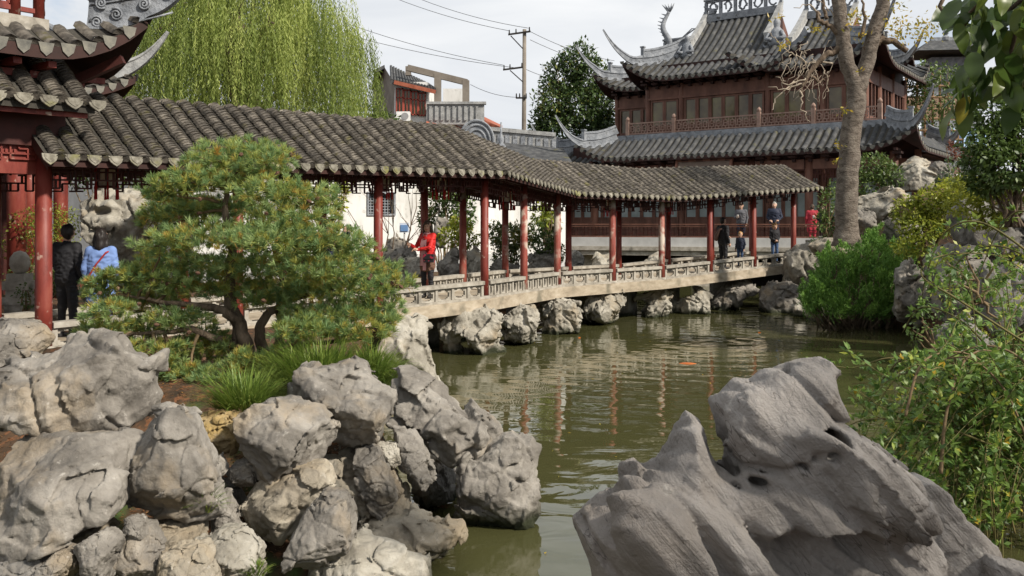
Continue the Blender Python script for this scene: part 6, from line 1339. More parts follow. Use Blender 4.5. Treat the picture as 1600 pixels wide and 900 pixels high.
# ---- weeping willow behind the walkway
def willow():
    g = np.random.default_rng(21); Yc = 27.0; base = P(378, 346, Yc); base.z = 0.9
    o = empty('willow_tree', base); tag(o, 'tall weeping willow with long yellow green strands behind the walkway roof', 'willow')
    top = P(392, -20, Yc); paths = [(wiggle(base, (base.x + 0.3, Yc, 6.5), 7, 0.08, g), [0.42, 0.38, 0.34, 0.3, 0.28, 0.25, 0.22])]; starts = []
    for i in range(26):
        a = g.uniform(0, 2 * math.pi); rr = g.uniform(0.5, 1.0); e = np.array([base.x + 3.55 * rr * math.cos(a), Yc + 2.4 * rr * math.sin(a), 0]); e[2] = 10.6 - 3.2 * rr ** 2 * g.uniform(0.7, 1.2) + 0.4
        pth = wiggle((base.x + 0.3, Yc, 6.0 + g.uniform(-0.6, 0.6)), e, 7, 0.12, g, sag=0.9); paths.append((pth, list(np.linspace(0.12, 0.02, 7)))); starts.append(pth)
    tubes('trunk', paths, MT['bark'], o, base)
    Cs, As, Ts = [], [], []
    for i in range(150):                       # bunches of strands that hang together
        a = g.uniform(0, 2 * math.pi); rr = math.sqrt(g.uniform(0.02, 1)); bx = base.x + 3.7 * rr * math.cos(a); by = Yc + 2.6 * rr * math.sin(a); bz = 11.0 - 3.4 * rr ** 2.4 + g.normal(0, 0.5)
        bl_ = g.uniform(2.2, 5.8); bt = g.normal(0.46, 0.30); wid = g.uniform(0.18, 0.42)
        for k in range(int(g.integers(14, 30))):
            q = g.normal(0, wid, 2); x = bx + q[0]; y = by + q[1]; z = bz - 0.6 * (q[0] ** 2 + q[1] ** 2) / wid + g.normal(0, 0.15)
            ln = min(z - 4.2, bl_ * g.uniform(0.55, 1.1)); n = int(ln / 0.058); t_ = np.linspace(0, 1, n)
            out = np.array([math.cos(a), math.sin(a)]) * 0.45 * rr
            px = x + out[0] * np.sqrt(t_) + 0.07 * np.sin(t_ * 6 + a * 3 + k) + 0.14 * t_ * g.normal() - q[0] * 0.35 * t_; py = y + out[1] * np.sqrt(t_) - q[1] * 0.35 * t_; pz = z - ln * t_
            Cs.append(np.stack([px, py, pz], 1)); As.append(np.stack([g.normal(0, 0.45, n), g.normal(0, 0.45, n), -np.ones(n)], 1)); Ts.append(np.clip(bt + g.normal(0, 0.10) + g.normal(0, 0.10, n), 0, 1))
    C = np.concatenate(Cs); n = len(C)
    leaf_obj('strands', C, np.concatenate(As), g.normal(size=(n, 3)), g.uniform(0.09, 0.16, n), np.full(n, 0.026), np.concatenate(Ts), LM['willow'], o, base)
willow()

# ---- layered pine in front of the walkway
def pine():
    g = np.random.default_rng(5); Yp = 9.4; base = P(398, 592, Yp); base.z = gz(base.x, Yp) - 0.05
    o = empty('pine_tree', base); tag(o, 'broad layered garden pine with twisted trunks on the left bank', 'pine')
    def Q(x, y, dy=0.0): return P(x, y, Yp + dy)
    trunks = [[Q(395, 592), Q(378, 545), Q(374, 505), Q(362, 480), Q(358, 430), Q(362, 390), Q(352, 330), Q(356, 280), Q(350, 240)],
              [Q(402, 592, .1), Q(410, 550, .1), Q(404, 512, .1), Q(420, 488, .15), Q(455, 470, .1), Q(510, 450, 0), Q(560, 432, 0)],
              [Q(396, 590), Q(385, 540, -.1), Q(372, 500, -.1), Q(350, 485, -.15), Q(310, 478, -.2), Q(260, 472, -.2), Q(200, 462, -.2)],
              [Q(430, 592, .2), Q(432, 550, .2), Q(440, 520, .2), Q(436, 488, .2), Q(442, 440, .2), Q(430, 390, .2), Q(440, 330, .2)],
              [Q(405, 560), Q(440, 548), Q(480, 538, -.1), Q(530, 532, -.1), Q(580, 528, -.1)],
              [Q(380, 540), Q(340, 530, -.2), Q(300, 515, -.3), Q(240, 520, -.4), Q(180, 525, -.4)],
              [Q(430, 600, -.3), Q(436, 570, -.4), Q(420, 558, -.5), Q(390, 565, -.6)]]
    rad0 = [0.10, 0.075, 0.085, 0.07, 0.045, 0.05, 0.03]
    tp = []
    for tr, r in zip(trunks, rad0):
        pts = []
        for a, b_ in zip(tr[:-1], tr[1:]):
            for k in range(4): pts.append(a.lerp(b_, k / 4) + Vector(g.normal(0, 0.008, 3)))
        pts.append(tr[-1]); tp.append((pts, list(np.linspace(r, 0.012, len(pts)))))
    tubes('trunk', tp, MT['bark'], o, base, 9)
    # foliage pads (photograph x, y, half width, half height)
    pads = [(375, 240, 80, 22), (335, 250, 55, 18), (415, 255, 50, 20), (300, 285, 62, 18), (360, 280, 60, 18), (250, 300, 30, 16), (440, 300, 78, 20), (495, 318, 42, 18), (370, 325, 90, 20), (285, 330, 62, 18), (240, 345, 30, 14), (460, 345, 70, 18),
            (330, 370, 90, 22), (430, 375, 90, 20), (520, 378, 62, 20), (560, 400, 40, 20), (250, 385, 42, 18), (285, 415, 80, 20), (400, 415, 100, 20), (500, 420, 80, 20), (590, 425, 42, 18), (225, 430, 55, 20), (180, 440, 45, 18), (150, 455, 28, 14),
            (330, 450, 90, 18), (450, 450, 80, 18), (540, 455, 75, 18), (612, 448, 40, 16), (230, 468, 70, 16), (520, 490, 80, 16), (590, 485, 48, 18), (480, 515, 60, 14), (560, 520, 52, 16), (600, 505, 24, 14), (170, 490, 42, 18), (150, 520, 34, 18), (215, 515, 52, 18), (280, 500, 58, 14),
            (180, 550, 46, 18), (240, 555, 52, 20), (300, 560, 46, 18), (345, 545, 36, 14), (235, 585, 40, 14), (290, 588, 40, 12), (395, 570, 42, 18), (425, 585, 24, 12), (360, 580, 30, 12), (330, 592, 34, 12), (255, 600, 36, 12), (320, 528, 40, 12), (455, 548, 30, 12), (150, 575, 26, 14), (200, 590, 30, 12), (475, 500, 40, 12), (420, 470, 50, 12)]
    tw = []
    for i, (x, y, rx, ry) in enumerate(pads):
        dy = g.uniform(-0.75, 0.55) if y < 480 else g.uniform(-0.7, 0.1)
        if y < 300: dy *= 0.5
        c = Q(x, y, dy); r = np.array([rx * Yp / F, min(0.5, 0.75 * rx * Yp / F), ry * Yp / F * 1.1]); n = max(24, int(400 * r[0] * (r[1] + 0.4)))
        d = unit(g.normal(size=(n, 3))); k = g.random(n) ** 0.45; C = np.array(c) + d * r * k[:, None]
        C[:, 2] += 0.045 * noise3(C[:, 0] * 5, C[:, 1] * 5, C[:, 2] * 0, 3)
        ax_ = unit(d * np.array([1, 1, 0.4]) * 0.8 + np.array([0, -0.12, 0.75]) + g.normal(size=(n, 3)) * 0.3)
        m = 30; vC, vA, vT = [], [], []
        tt = np.clip(0.52 + g.normal(0, 0.05) + g.normal(0, 0.26, n), 0.14, 1); tt = np.where(g.random(n) < 0.035, g.uniform(0, 0.1, n), tt)
        for j in range(m):
            sp = unit(ax_ + unit(g.normal(size=(n, 3))) * 0.8); vC.append(C + ax_ * (j / m) * 0.030); vA.append(sp); vT.append(np.clip(tt + g.normal(0, 0.07, n), 0, 1))
        # yellowing needles at the base of the tufts
        for j in range(3):
            sp = unit(-ax_ * 0.2 + unit(g.normal(size=(n, 3)))); vC.append(C - ax_ * 0.02); vA.append(sp); vT.append(np.where(g.random(n) < 0.22, g.uniform(0, 0.14, n), 0.3))
        CC = np.concatenate(vC); N_ = len(CC)
        leaf_obj('foliage_pad', CC, np.concatenate(vA), g.normal(size=(N_, 3)), g.uniform(0.055, 0.090, N_), np.full(N_, 0.0075), np.concatenate(vT), LM['pine'], o, base)
        # twigs from the nearest trunk point to the pad
        best = min((p for tr, _ in tp for p in tr[4:]), key=lambda p: (p - c).length + (0.5 if p.z > c.z + 0.05 else 0))
        tw.append((wiggle(best, c, 5, 0.02, g), list(np.linspace(0.022, 0.006, 5))))
        for q_ in range(5): e = C[g.integers(n)]; tw.append((wiggle(c, e, 3, 0.01, g), [0.008, 0.005, 0.003]))
    tubes('twigs', tw, MT['twig'], o, base, 5)['kind'] = 'stuff'
    cones = MB(Matrix.Translation(-base))
    for i in range(70):
        x, y, rx, ry = pads[g.integers(len(pads))]; c = Q(x + g.uniform(-rx, rx) * 0.9, y + g.uniform(-ry, ry) * 0.8, g.uniform(-0.8, 0.2)); a = unit(g.normal(size=3)[None])[0] * 0.05
        cones.tube([c - Vector(a) * 0.5, c, c + Vector(a) * 0.5], [0.012, 0.022, 0.006], 6)
    co = cones.build('cones', pmat('pine_cone', [(0.06, 0.03, 0.018), (0.14, 0.08, 0.05)], 40, 4, 0.9, 0.5, 90), o); co['kind'] = 'stuff'
pine()

# ---- sedge tufts
def sedge(label, x, y, Y, rx, ry, n, L, seed, droop=0.7):
    g = np.random.default_rng(seed); c = P(x, y, Y); C, A, T_ = [], [], []; o_ = np.array(c)
    V, Q_, T = [], [], []
    for i in range(n):
        a = g.uniform(0, 2 * math.pi); r = math.sqrt(g.random()); b_ = o_ + np.array([rx * r * math.cos(a), ry * r * math.sin(a), 0]) ; b_[2] += 0.10 * (1 - r)
        d = np.array([math.cos(a) * (0.25 + 0.6 * r), math.sin(a) * (0.25 + 0.6 * r), 1.0]) + g.normal(0, 0.22, 3); d /= np.linalg.norm(d); ln = L * g.uniform(0.6, 1.2); w_ = 0.0045
        s_ = np.cross(d, [0, 0, 1]); s_ /= np.linalg.norm(s_) + 1e-6; p = b_.copy(); k0 = len(V); m = 6
        for j in range(m + 1):
            ww = w_ * (1 - (j / m) ** 2) + 0.0006; V += [p - s_ * ww, p + s_ * ww]; p = p + d * ln / m; d = d + np.array([0, 0, -droop * 2.2 / m * (j + 1) / m * 1.4]); d /= np.linalg.norm(d)
        for j in range(m): Q_.append((k0 + 2 * j, k0 + 2 * j + 1, k0 + 2 * j + 3, k0 + 2 * j + 2))
        T += [np.clip(g.normal(0.5, 0.25), 0, 1)] * (2 * (m + 1))
    ob = link('sedge_clump', fast_mesh('sedge_clump', np.array(V) - o_, Q_, LM['grass'], False, T)); ob.location = c; tag(ob, label, 'grass', 'sedge clumps among the rocks')
sedge('dense green sedge clump under the pine trunks, between two boulders', 383, 645, 7.45, 0.20, 0.15, 900, 0.36, 61)
sedge('broad sedge mound at right of the pine, behind the crowning boulder', 500, 598, 8.4, 0.42, 0.30, 1500, 0.40, 62)
sedge('yellow tipped sedge mound hanging over the water side', 580, 600, 8.6, 0.22, 0.25, 900, 0.36, 63, 0.9)
sedge('small sedge tuft between the wedge boulder and a narrow stone', 322, 800, 6.2, 0.05, 0.04, 120, 0.16, 64)
sedge('tiny sedge tuft at the bottom edge beside the rounded pale boulder', 400, 905, 6.0, 0.05, 0.04, 90, 0.11, 65)

# ---- fallen needles and leaves on the bed
g = np.random.default_rng(31); n = 9000; lx = g.uniform(-4.6, -1.4, n); ly = g.uniform(6.6, 10.4, n); lz = ground_z(lx, ly) + 0.004; a = g.uniform(0, 6.28, n)
lt = leaf_obj('leaf_litter', np.stack([lx, ly, lz], 1), np.stack([np.cos(a), np.sin(a), 0.12 * g.normal(size=n)], 1), np.tile([0, 0, 1.0], (n, 1)), g.uniform(0.02, 0.055, n), g.uniform(0.004, 0.016, n), g.random(n), LM['litter'])
tag(lt, 'reddish fallen needles and leaves under the pine', 'leaf litter', None, 'stuff')

def shrub(name, label, cat, blobs_px, Y, leaf, dens, mat, seed, stems=5, dy=0.0, depth=0.8, group=None, stem_mat='twig', floor=None, **kw):
    """blobs_px: (x, y, rx, ry) in photograph pixels at distance Y"""
    g = np.random.default_rng(seed); bl = []
    for b_ in blobs_px:
        x, y, rx, ry = b_[:4]; yy = Y + (b_[4] if len(b_) > 4 else g.uniform(-0.5, 0.5) * depth); c = P(x, y, yy); bl.append((np.array(c), np.array([rx * Y / F, max(0.12, 0.5 * (rx + ry) * Y / F * depth), ry * Y / F])))
    cx = float(np.mean([b_[0][0] for b_ in bl])); base = Vector((cx, Y, floor if floor is not None else gz(cx, Y)))
    o = empty(name, base); tag(o, label, cat, group)
    crown('foliage', bl, leaf, dens, mat, o, base, g, **kw)
    ps = []
    for c, r in bl:
        e = Vector(c); 
        for k in range(max(1, stems // len(bl) + 1)): ps.append((wiggle(base + Vector((g.normal(0, 0.1), g.normal(0, 0.1), -0.05)), Vector(c) + Vector(g.normal(size=3) * r * 0.4), 6, 0.03, g), list(np.linspace(0.03 if Y < 30 else 0.12, 0.008, 6))))
    tubes('stems', ps, MT[stem_mat], o, base, 6); return o
# far evergreen tree left of the hall
shrub('evergreen_tree', 'dense dark evergreen tree between utility pole and hall', 'tree', [(905, 95, 32, 30), (880, 120, 34, 32), (925, 125, 34, 36), (865, 160, 34, 34), (905, 165, 48, 40), (940, 165, 30, 38), (855, 190, 26, 26), (900, 205, 60, 32), (945, 200, 26, 30), (842, 200, 16, 16)], 52, 0.24, 36, LM['dark'], 11, floor=1.0, up=0.6, shell=0.2, tint=(0.5, 0.24), stem_mat='bark')
shrub('feathery_tree', 'thin pale green tree behind the right end of the hall', 'tree', [(1440, 120, 36, 26), (1425, 145, 30, 22), (1460, 150, 30, 26), (1485, 120, 26, 24), (1420, 185, 26, 22), (1500, 160, 24, 26), (1470, 190, 30, 24)], 49, 0.20, 16, LM['mid'], 12, floor=1.0, tint=(0.65, 0.2))
shrub('background_trees', 'dark leafy tree filling the gap left of the old house behind willow', 'tree', [(575, 175, 30, 20), (600, 190, 26, 16)], 44, 0.2, 30, LM['mid'], 13, floor=1.0).name = 'low_tree'
# camellia behind the trunk
shrub('camellia_bush', 'glossy green camellia bush behind the tree trunk', 'bush', [(1365, 262, 34, 24), (1392, 280, 26, 26), (1360, 295, 38, 26), (1400, 305, 14, 18), (1345, 320, 16, 24)], 28, 0.14, 70, LM['mid'], 14, tint=(0.6, 0.25), floor=2.0)
shrub('camellia_bush', 'small camellia left of the tree trunk beside the hall column', 'bush', [(1292, 320, 14, 24), (1296, 350, 14, 18), (1284, 345, 10, 16), (1300, 296, 8, 14)], 26.5, 0.12, 70, LM['mid'], 15, tint=(0.55, 0.25), floor=1.8)
# conifer by the water
def conifer():
    g = np.random.default_rng(77); Y = 22.6; base = P(1340, 480, Y); base.z = gz(base.x, Y) ; o = empty('conifer_shrub', base); tag(o, 'bright green feathery conifer shrub on the right bank beside the water', 'conifer')
    Cs, As, Ts, ps = [], [], [], []
    for i in range(330):
        x = g.uniform(1258, 1425); top = 378 + 0.0060 * (x - 1368) ** 2 + 14 * math.sin(x * 0.11); y = g.uniform(top, 500 - 0.001 * (x - 1340) ** 2); yy = Y + g.uniform(-0.9, 0.7) - 0.006 * (y - 400)
        c = np.array(P(x, y, yy)); lean = np.array([(x - 1340) / 110 * 0.35 + g.normal(0, 0.38), g.normal(-0.3, 0.35), 0.8]); lean = lean / np.linalg.norm(lean); ln = g.uniform(0.25, 0.5); n = 150
        t_ = g.random(n); C = c + lean * (t_ * ln)[:, None] + g.normal(size=(n, 3)) * (0.07 * (1.1 - t_))[:, None]
        Cs.append(C); As.append(unit(lean + g.normal(size=(n, 3)) * 0.55)); Ts.append(np.clip(0.35 + 0.25 * t_ + g.normal(0, 0.16, n) + g.normal(0, 0.10), 0, 1)); 
        if i % 4 == 0: ps.append((wiggle(base + Vector((g.normal(0, 0.3), g.normal(0, 0.2), -0.1)), Vector(c), 5, 0.04, g), list(np.linspace(0.04, 0.01, 5))))
    C = np.concatenate(Cs); n = len(C); leaf_obj('foliage', C, np.concatenate(As), g.normal(size=(n, 3)), g.uniform(0.06, 0.11, n), np.full(n, 0.02), np.concatenate(Ts), LM['conifer'], o, base); tubes('stems', ps, MT['bark'], o, base)
conifer()
# yellow-green shrubs and dark tree on the hill
shrub('maple_shrub', 'yellow green spreading shrub below the boulders on the right bank', 'shrub', [(1425, 330, 34, 22), (1455, 315, 38, 22), (1490, 300, 38, 22), (1440, 355, 40, 22), (1480, 345, 42, 24), (1420, 385, 26, 16), (1520, 300, 34, 20)], 20.5, 0.10, 170, LM['lime'], 16, up=0.2, tint=(0.55, 0.25), floor=2.0)
shrub('maple_shrub', 'sunlit yellow shrub along the upper right slope', 'shrub', [(1520, 285, 34, 18), (1560, 290, 40, 20), (1600, 295, 40, 24), (1560, 320, 44, 18), (1500, 320, 30, 18), (1545, 345, 40, 16)], 17.5, 0.09, 170, LM['lime'], 17, up=0.2, tint=(0.68, 0.22), floor=2.6)
shrub('dense_tree', 'dense dark green tree at the right edge under the hanging leaves', 'tree', [(1560, 180, 50, 34), (1600, 205, 55, 45), (1545, 225, 42, 34), (1585, 260, 60, 36), (1530, 250, 30, 24), (1640, 150, 60, 60), (1650, 240, 60, 60), (1540, 285, 34, 22)], 16.5, 0.11, 190, LM['mid'], 18, tint=(0.42, 0.24), floor=2.6, stem_mat='bark', stems=10)
shrub('red_shrub', 'small reddish shrub beside the topmost boulders', 'shrub', [(1500, 236, 18, 14), (1520, 246, 16, 14), (1488, 228, 10, 10)], 29, 0.10, 60, LM['red'], 19, floor=3.0)
shrub('juniper_shrub', 'dark green shrub on the slope under the dense tree', 'shrub', [(1500, 265, 26, 20), (1480, 285, 20, 16)], 24, 0.09, 90, LM['dark'], 20, floor=2.9)
shrub('fern_shrub', 'green ferny plant on the rock face right of the conifer', 'shrub', [(1495, 420, 22, 18), (1515, 440, 18, 14)], 16.8, 0.10, 80, LM['mid'], 23, floor=1.6)
shrub('ground_ivy', 'low green plants beside the path under the tree trunk', 'plant', [(1285, 375, 20, 8), (1300, 362, 14, 8), (1275, 395, 12, 8)], 25.4, 0.07, 90, LM['mid'], 24, floor=1.7)
shrub('vine', 'loose yellow green vine trailing over the rocks right of the conifer', 'vine', [(1450, 400, 30, 16), (1500, 395, 34, 14), (1560, 385, 40, 16), (1600, 410, 36, 22), (1535, 440, 24, 16), (1470, 450, 20, 18), (1590, 470, 30, 22), (1500, 480, 22, 16), (1550, 510, 30, 16)], 14.5, 0.085, 26, LM['lime'], 26, floor=1.4, tint=(0.4, 0.22), up=0.1)
shrub('bank_shrub', 'fresh green shrub at the waterline behind the arching stems', 'shrub', [(1450, 500, 26, 20), (1490, 520, 30, 20), (1540, 540, 36, 24), (1590, 550, 36, 30), (1430, 525, 16, 12)], 12.5, 0.075, 70, LM['mid'], 27, floor=0.5, tint=(0.6, 0.22))
# shrubs between walkway and white wall
GSH = 'shrubs before the white wall'
for i, (lb, bl, Y, mt, lf, dn, tn_) in enumerate([
    ('trailing green bush right behind the woman in red', [(672, 320, 14, 26), (705, 330, 24, 30), (725, 330, 18, 34), (700, 300, 30, 16), (662, 345, 8, 20)], 26, 'mid', 0.10, 60, 0.55),
    ('bright yellow green bush right of the woman in red', [(705, 370, 22, 18), (730, 372, 20, 16), (718, 352, 20, 12)], 24, 'lime', 0.08, 90, 0.4),
    ('rounded dark green bush left of the first worn column', [(795, 372, 26, 24), (775, 365, 16, 20), (815, 370, 18, 24), (790, 398, 24, 14)], 24.6, 'dark', 0.08, 100, 0.8),
    ('tall yellow green bush at the bend of the walkway', [(858, 318, 14, 22), (845, 335, 14, 18), (868, 300, 12, 12), (860, 350, 16, 18)], 27, 'lime', 0.10, 60, 0.35),
    ('olive bush between the bend columns', [(850, 380, 22, 20), (838, 362, 14, 18), (870, 395, 14, 18)], 26.3, 'mid', 0.08, 80, 0.4),
    ('clipped low bush at the foot of the white wall', [(617, 398, 16, 9), (606, 402, 10, 7)], 24.2, 'mid', 0.06, 120, 0.5),
    ('green bush behind the left side of the pine', [(240, 320, 30, 26), (270, 350, 40, 30), (230, 370, 30, 26), (300, 330, 30, 30)], 17.5, 'mid', 0.08, 90, 0.6),
    ('hanging green creeper on the white wall left of the window', [(533, 300, 8, 30), (526, 330, 8, 22), (540, 285, 12, 14), (470, 300, 14, 20)], 25.5, 'lime', 0.09, 60, 0.4),
    ('pale shrub at the foot of the wall behind the pine', [(430, 380, 40, 26), (380, 360, 40, 30), (480, 390, 36, 22), (540, 395, 26, 16)], 22, 'mid', 0.09, 60, 0.5)]):
    shrub('garden_shrub', lb, 'shrub', bl, Y, lf * 1.5, dn * 1.3, LM[mt], 40 + i, group=GSH, floor=0.9, tint=(tn_, 0.22))
for i, (lb, bl, Y) in enumerate([('clipped hedge at the far left between the red columns', [(40, 350, 30, 26), (75, 345, 32, 28), (108, 350, 22, 26), (50, 390, 36, 28), (95, 390, 30, 30), (20, 380, 20, 26)], 17.5), ('lower hedge behind the man in black', [(60, 430, 40, 26), (100, 440, 36, 26), (30, 440, 26, 26)], 16.5), ('potted green plant by the stone pedestal', [(45, 470, 18, 14), (36, 455, 14, 12)], 13.6)]):
    shrub('hedge', lb, 'hedge', bl, Y, 0.055, 170, LM['lime' if i == 0 else 'mid'], 60 + i, group='hedges in the left courtyard', floor=0.9, tint=(0.35, 0.22))
shrub('courtyard_tree', 'green tree in the courtyard behind the holed rock', 'tree', [(150, 255, 50, 24), (210, 265, 50, 26), (240, 300, 30, 26), (120, 275, 30, 20)], 21, 0.10, 70, LM['mid'], 66, floor=0.9)

# ---- small bare tree before the white wall
def bare(name, label, root, tips, r0, seed, mat, n=7, amp=0.03, twigs=3, tl=0.35, sag=0.0):
    g = np.random.default_rng(seed); base = Vector(root); o = empty(name, base); tag(o, label, 'tree'); ps = []
    for k, e in enumerate(tips):
        pth = wiggle(base, e, n, amp, g, sag); ps.append((pth, list(np.linspace(r0, r0 * 0.25, n))))
        for q_ in range(twigs):
            s_ = pth[g.integers(n // 2, n)]; d_ = unit(np.array(Vector(e) - base)[None])[0] + g.normal(size=3) * 0.6; ps.append((wiggle(s_, s_ + Vector(d_ * tl), 4, 0.02, g), [r0 * 0.3, r0 * 0.24, r0 * 0.18, r0 * 0.1]))
    tubes('branches', ps, mat, o, base, 5); return o
bare('bare_tree', 'small leafless tree in front of the white wall window', (P(628, 400, 23).x, 23, 0.95), [P(545, 330, 22.6), P(560, 355, 22.8), P(590, 320, 23.2), P(612, 330, 23), P(640, 318, 23), P(662, 345, 23.2), P(650, 300, 23.4), P(575, 372, 22.8), P(535, 350, 22.6)], 0.03, 3, MT['bark'], amp=0.06, twigs=5, tl=0.5)

# ---- forked tree on the right bank
def forked():
    g = np.random.default_rng(8); Y = 24.0; base = P(1324, 378, Y); o = empty('forked_tree', base); tag(o, 'thick forked bare tree with a few yellow leaves in front of the hall', 'tree')
    def path(pts, r0, r1, amp=0.02):
        q = []; 
        for a, b_ in zip(pts[:-1], pts[1:]):
            for k in range(5): q.append(P(*a, Y).lerp(P(*b_, Y), k / 5) + Vector(g.normal(0, amp, 3)))
        q.append(P(*pts[-1], Y)); return (q, list(np.linspace(r0, r1, len(q))))
    main = [path([(1324, 385), (1322, 340), (1324, 270), (1331, 200), (1338, 150), (1340, 120)], 0.31, 0.23, 0.014)]
    main[0][1][0:3] = [0.42, 0.36, 0.33]
    main += [path([(1338, 140), (1322, 95), (1316, 50), (1308, -12)], 0.21, 0.17, 0.015), path([(1340, 145), (1352, 105), (1364, 60), (1376, 20), (1386, -14)], 0.21, 0.17, 0.015)]
    tubes('trunk', main, MT['bark_pale'], o, base, 14)
    br = [path([(1350, 80), (1375, 62), (1398, 66), (1418, 80)], 0.12, 0.07), path([(1316, 60), (1298, 40), (1280, 32), (1276, 18)], 0.09, 0.04), path([(1318, 72), (1290, 88), (1270, 108), (1256, 130), (1250, 150)], 0.10, 0.03),
          path([(1292, 30), (1286, 10), (1284, -12)], 0.05, 0.03), path([(1345, 60), (1352, 30), (1346, 0)], 0.06, 0.03), path([(1262, 118), (1282, 128), (1296, 118)], 0.04, 0.015)]
    tw = []
    for i in range(26):
        a = (g.uniform(1232, 1300), g.uniform(60, 130)); tw.append(path([a, (a[0] + g.uniform(-24, 14), a[1] + g.uniform(6, 30)), (a[0] + g.uniform(-34, 10), a[1] + g.uniform(18, 70))], 0.013, 0.005, 0.03))
    for pts in ([(1300, 100), (1262, 96), (1236, 84), (1212, 62), (1200, 50)], [(1262, 120), (1230, 132), (1212, 120)], [(1250, 140), (1252, 165), (1266, 190)], [(1256, 130), (1228, 140), (1200, 136)], [(1285, 20), (1262, 8), (1240, 12)], [(1320, 60), (1300, 20), (1270, -8)], [(1240, 130), (1216, 150), (1206, 172)]): tw.append(path(pts, 0.028, 0.008, 0.03))
    tubes('branches', br, MT['bark'], o, base, 8); tubes('twigs', tw, MT['twig_pale'], o, base, 5)['kind'] = 'stuff'
    C, A = [], []
    for x, y, s_, n in ((1225, 70, 9, 26), (1276, 45, 12, 34), (1215, 25, 10, 18), (1340, 22, 14, 60), (1330, 38, 12, 30), (1395, 38, 16, 60), (1430, 45, 26, 110), (1410, 52, 18, 50), (1455, 38, 16, 40), (1342, 112, 12, 26), (1320, 172, 10, 22), (1310, 225, 8, 18), (1308, 250, 6, 14), (1405, 10, 12, 20), (1346, 55, 10, 24)):
        for k in range(n): C.append(P(x + g.normal(0, s_ * 0.6), y + g.normal(0, s_ * 0.45), Y + g.normal(0, 0.3))); A.append(g.normal(size=3) + np.array([0, 0, -0.4]))
    C = np.array(C); n = len(C); leaf_obj('leaves', C, np.array(A), g.normal(size=(n, 3)), g.uniform(0.09, 0.16, n), g.uniform(0.04, 0.06, n), g.random(n) * 0.7, LM['yellow'], o, base)
forked()

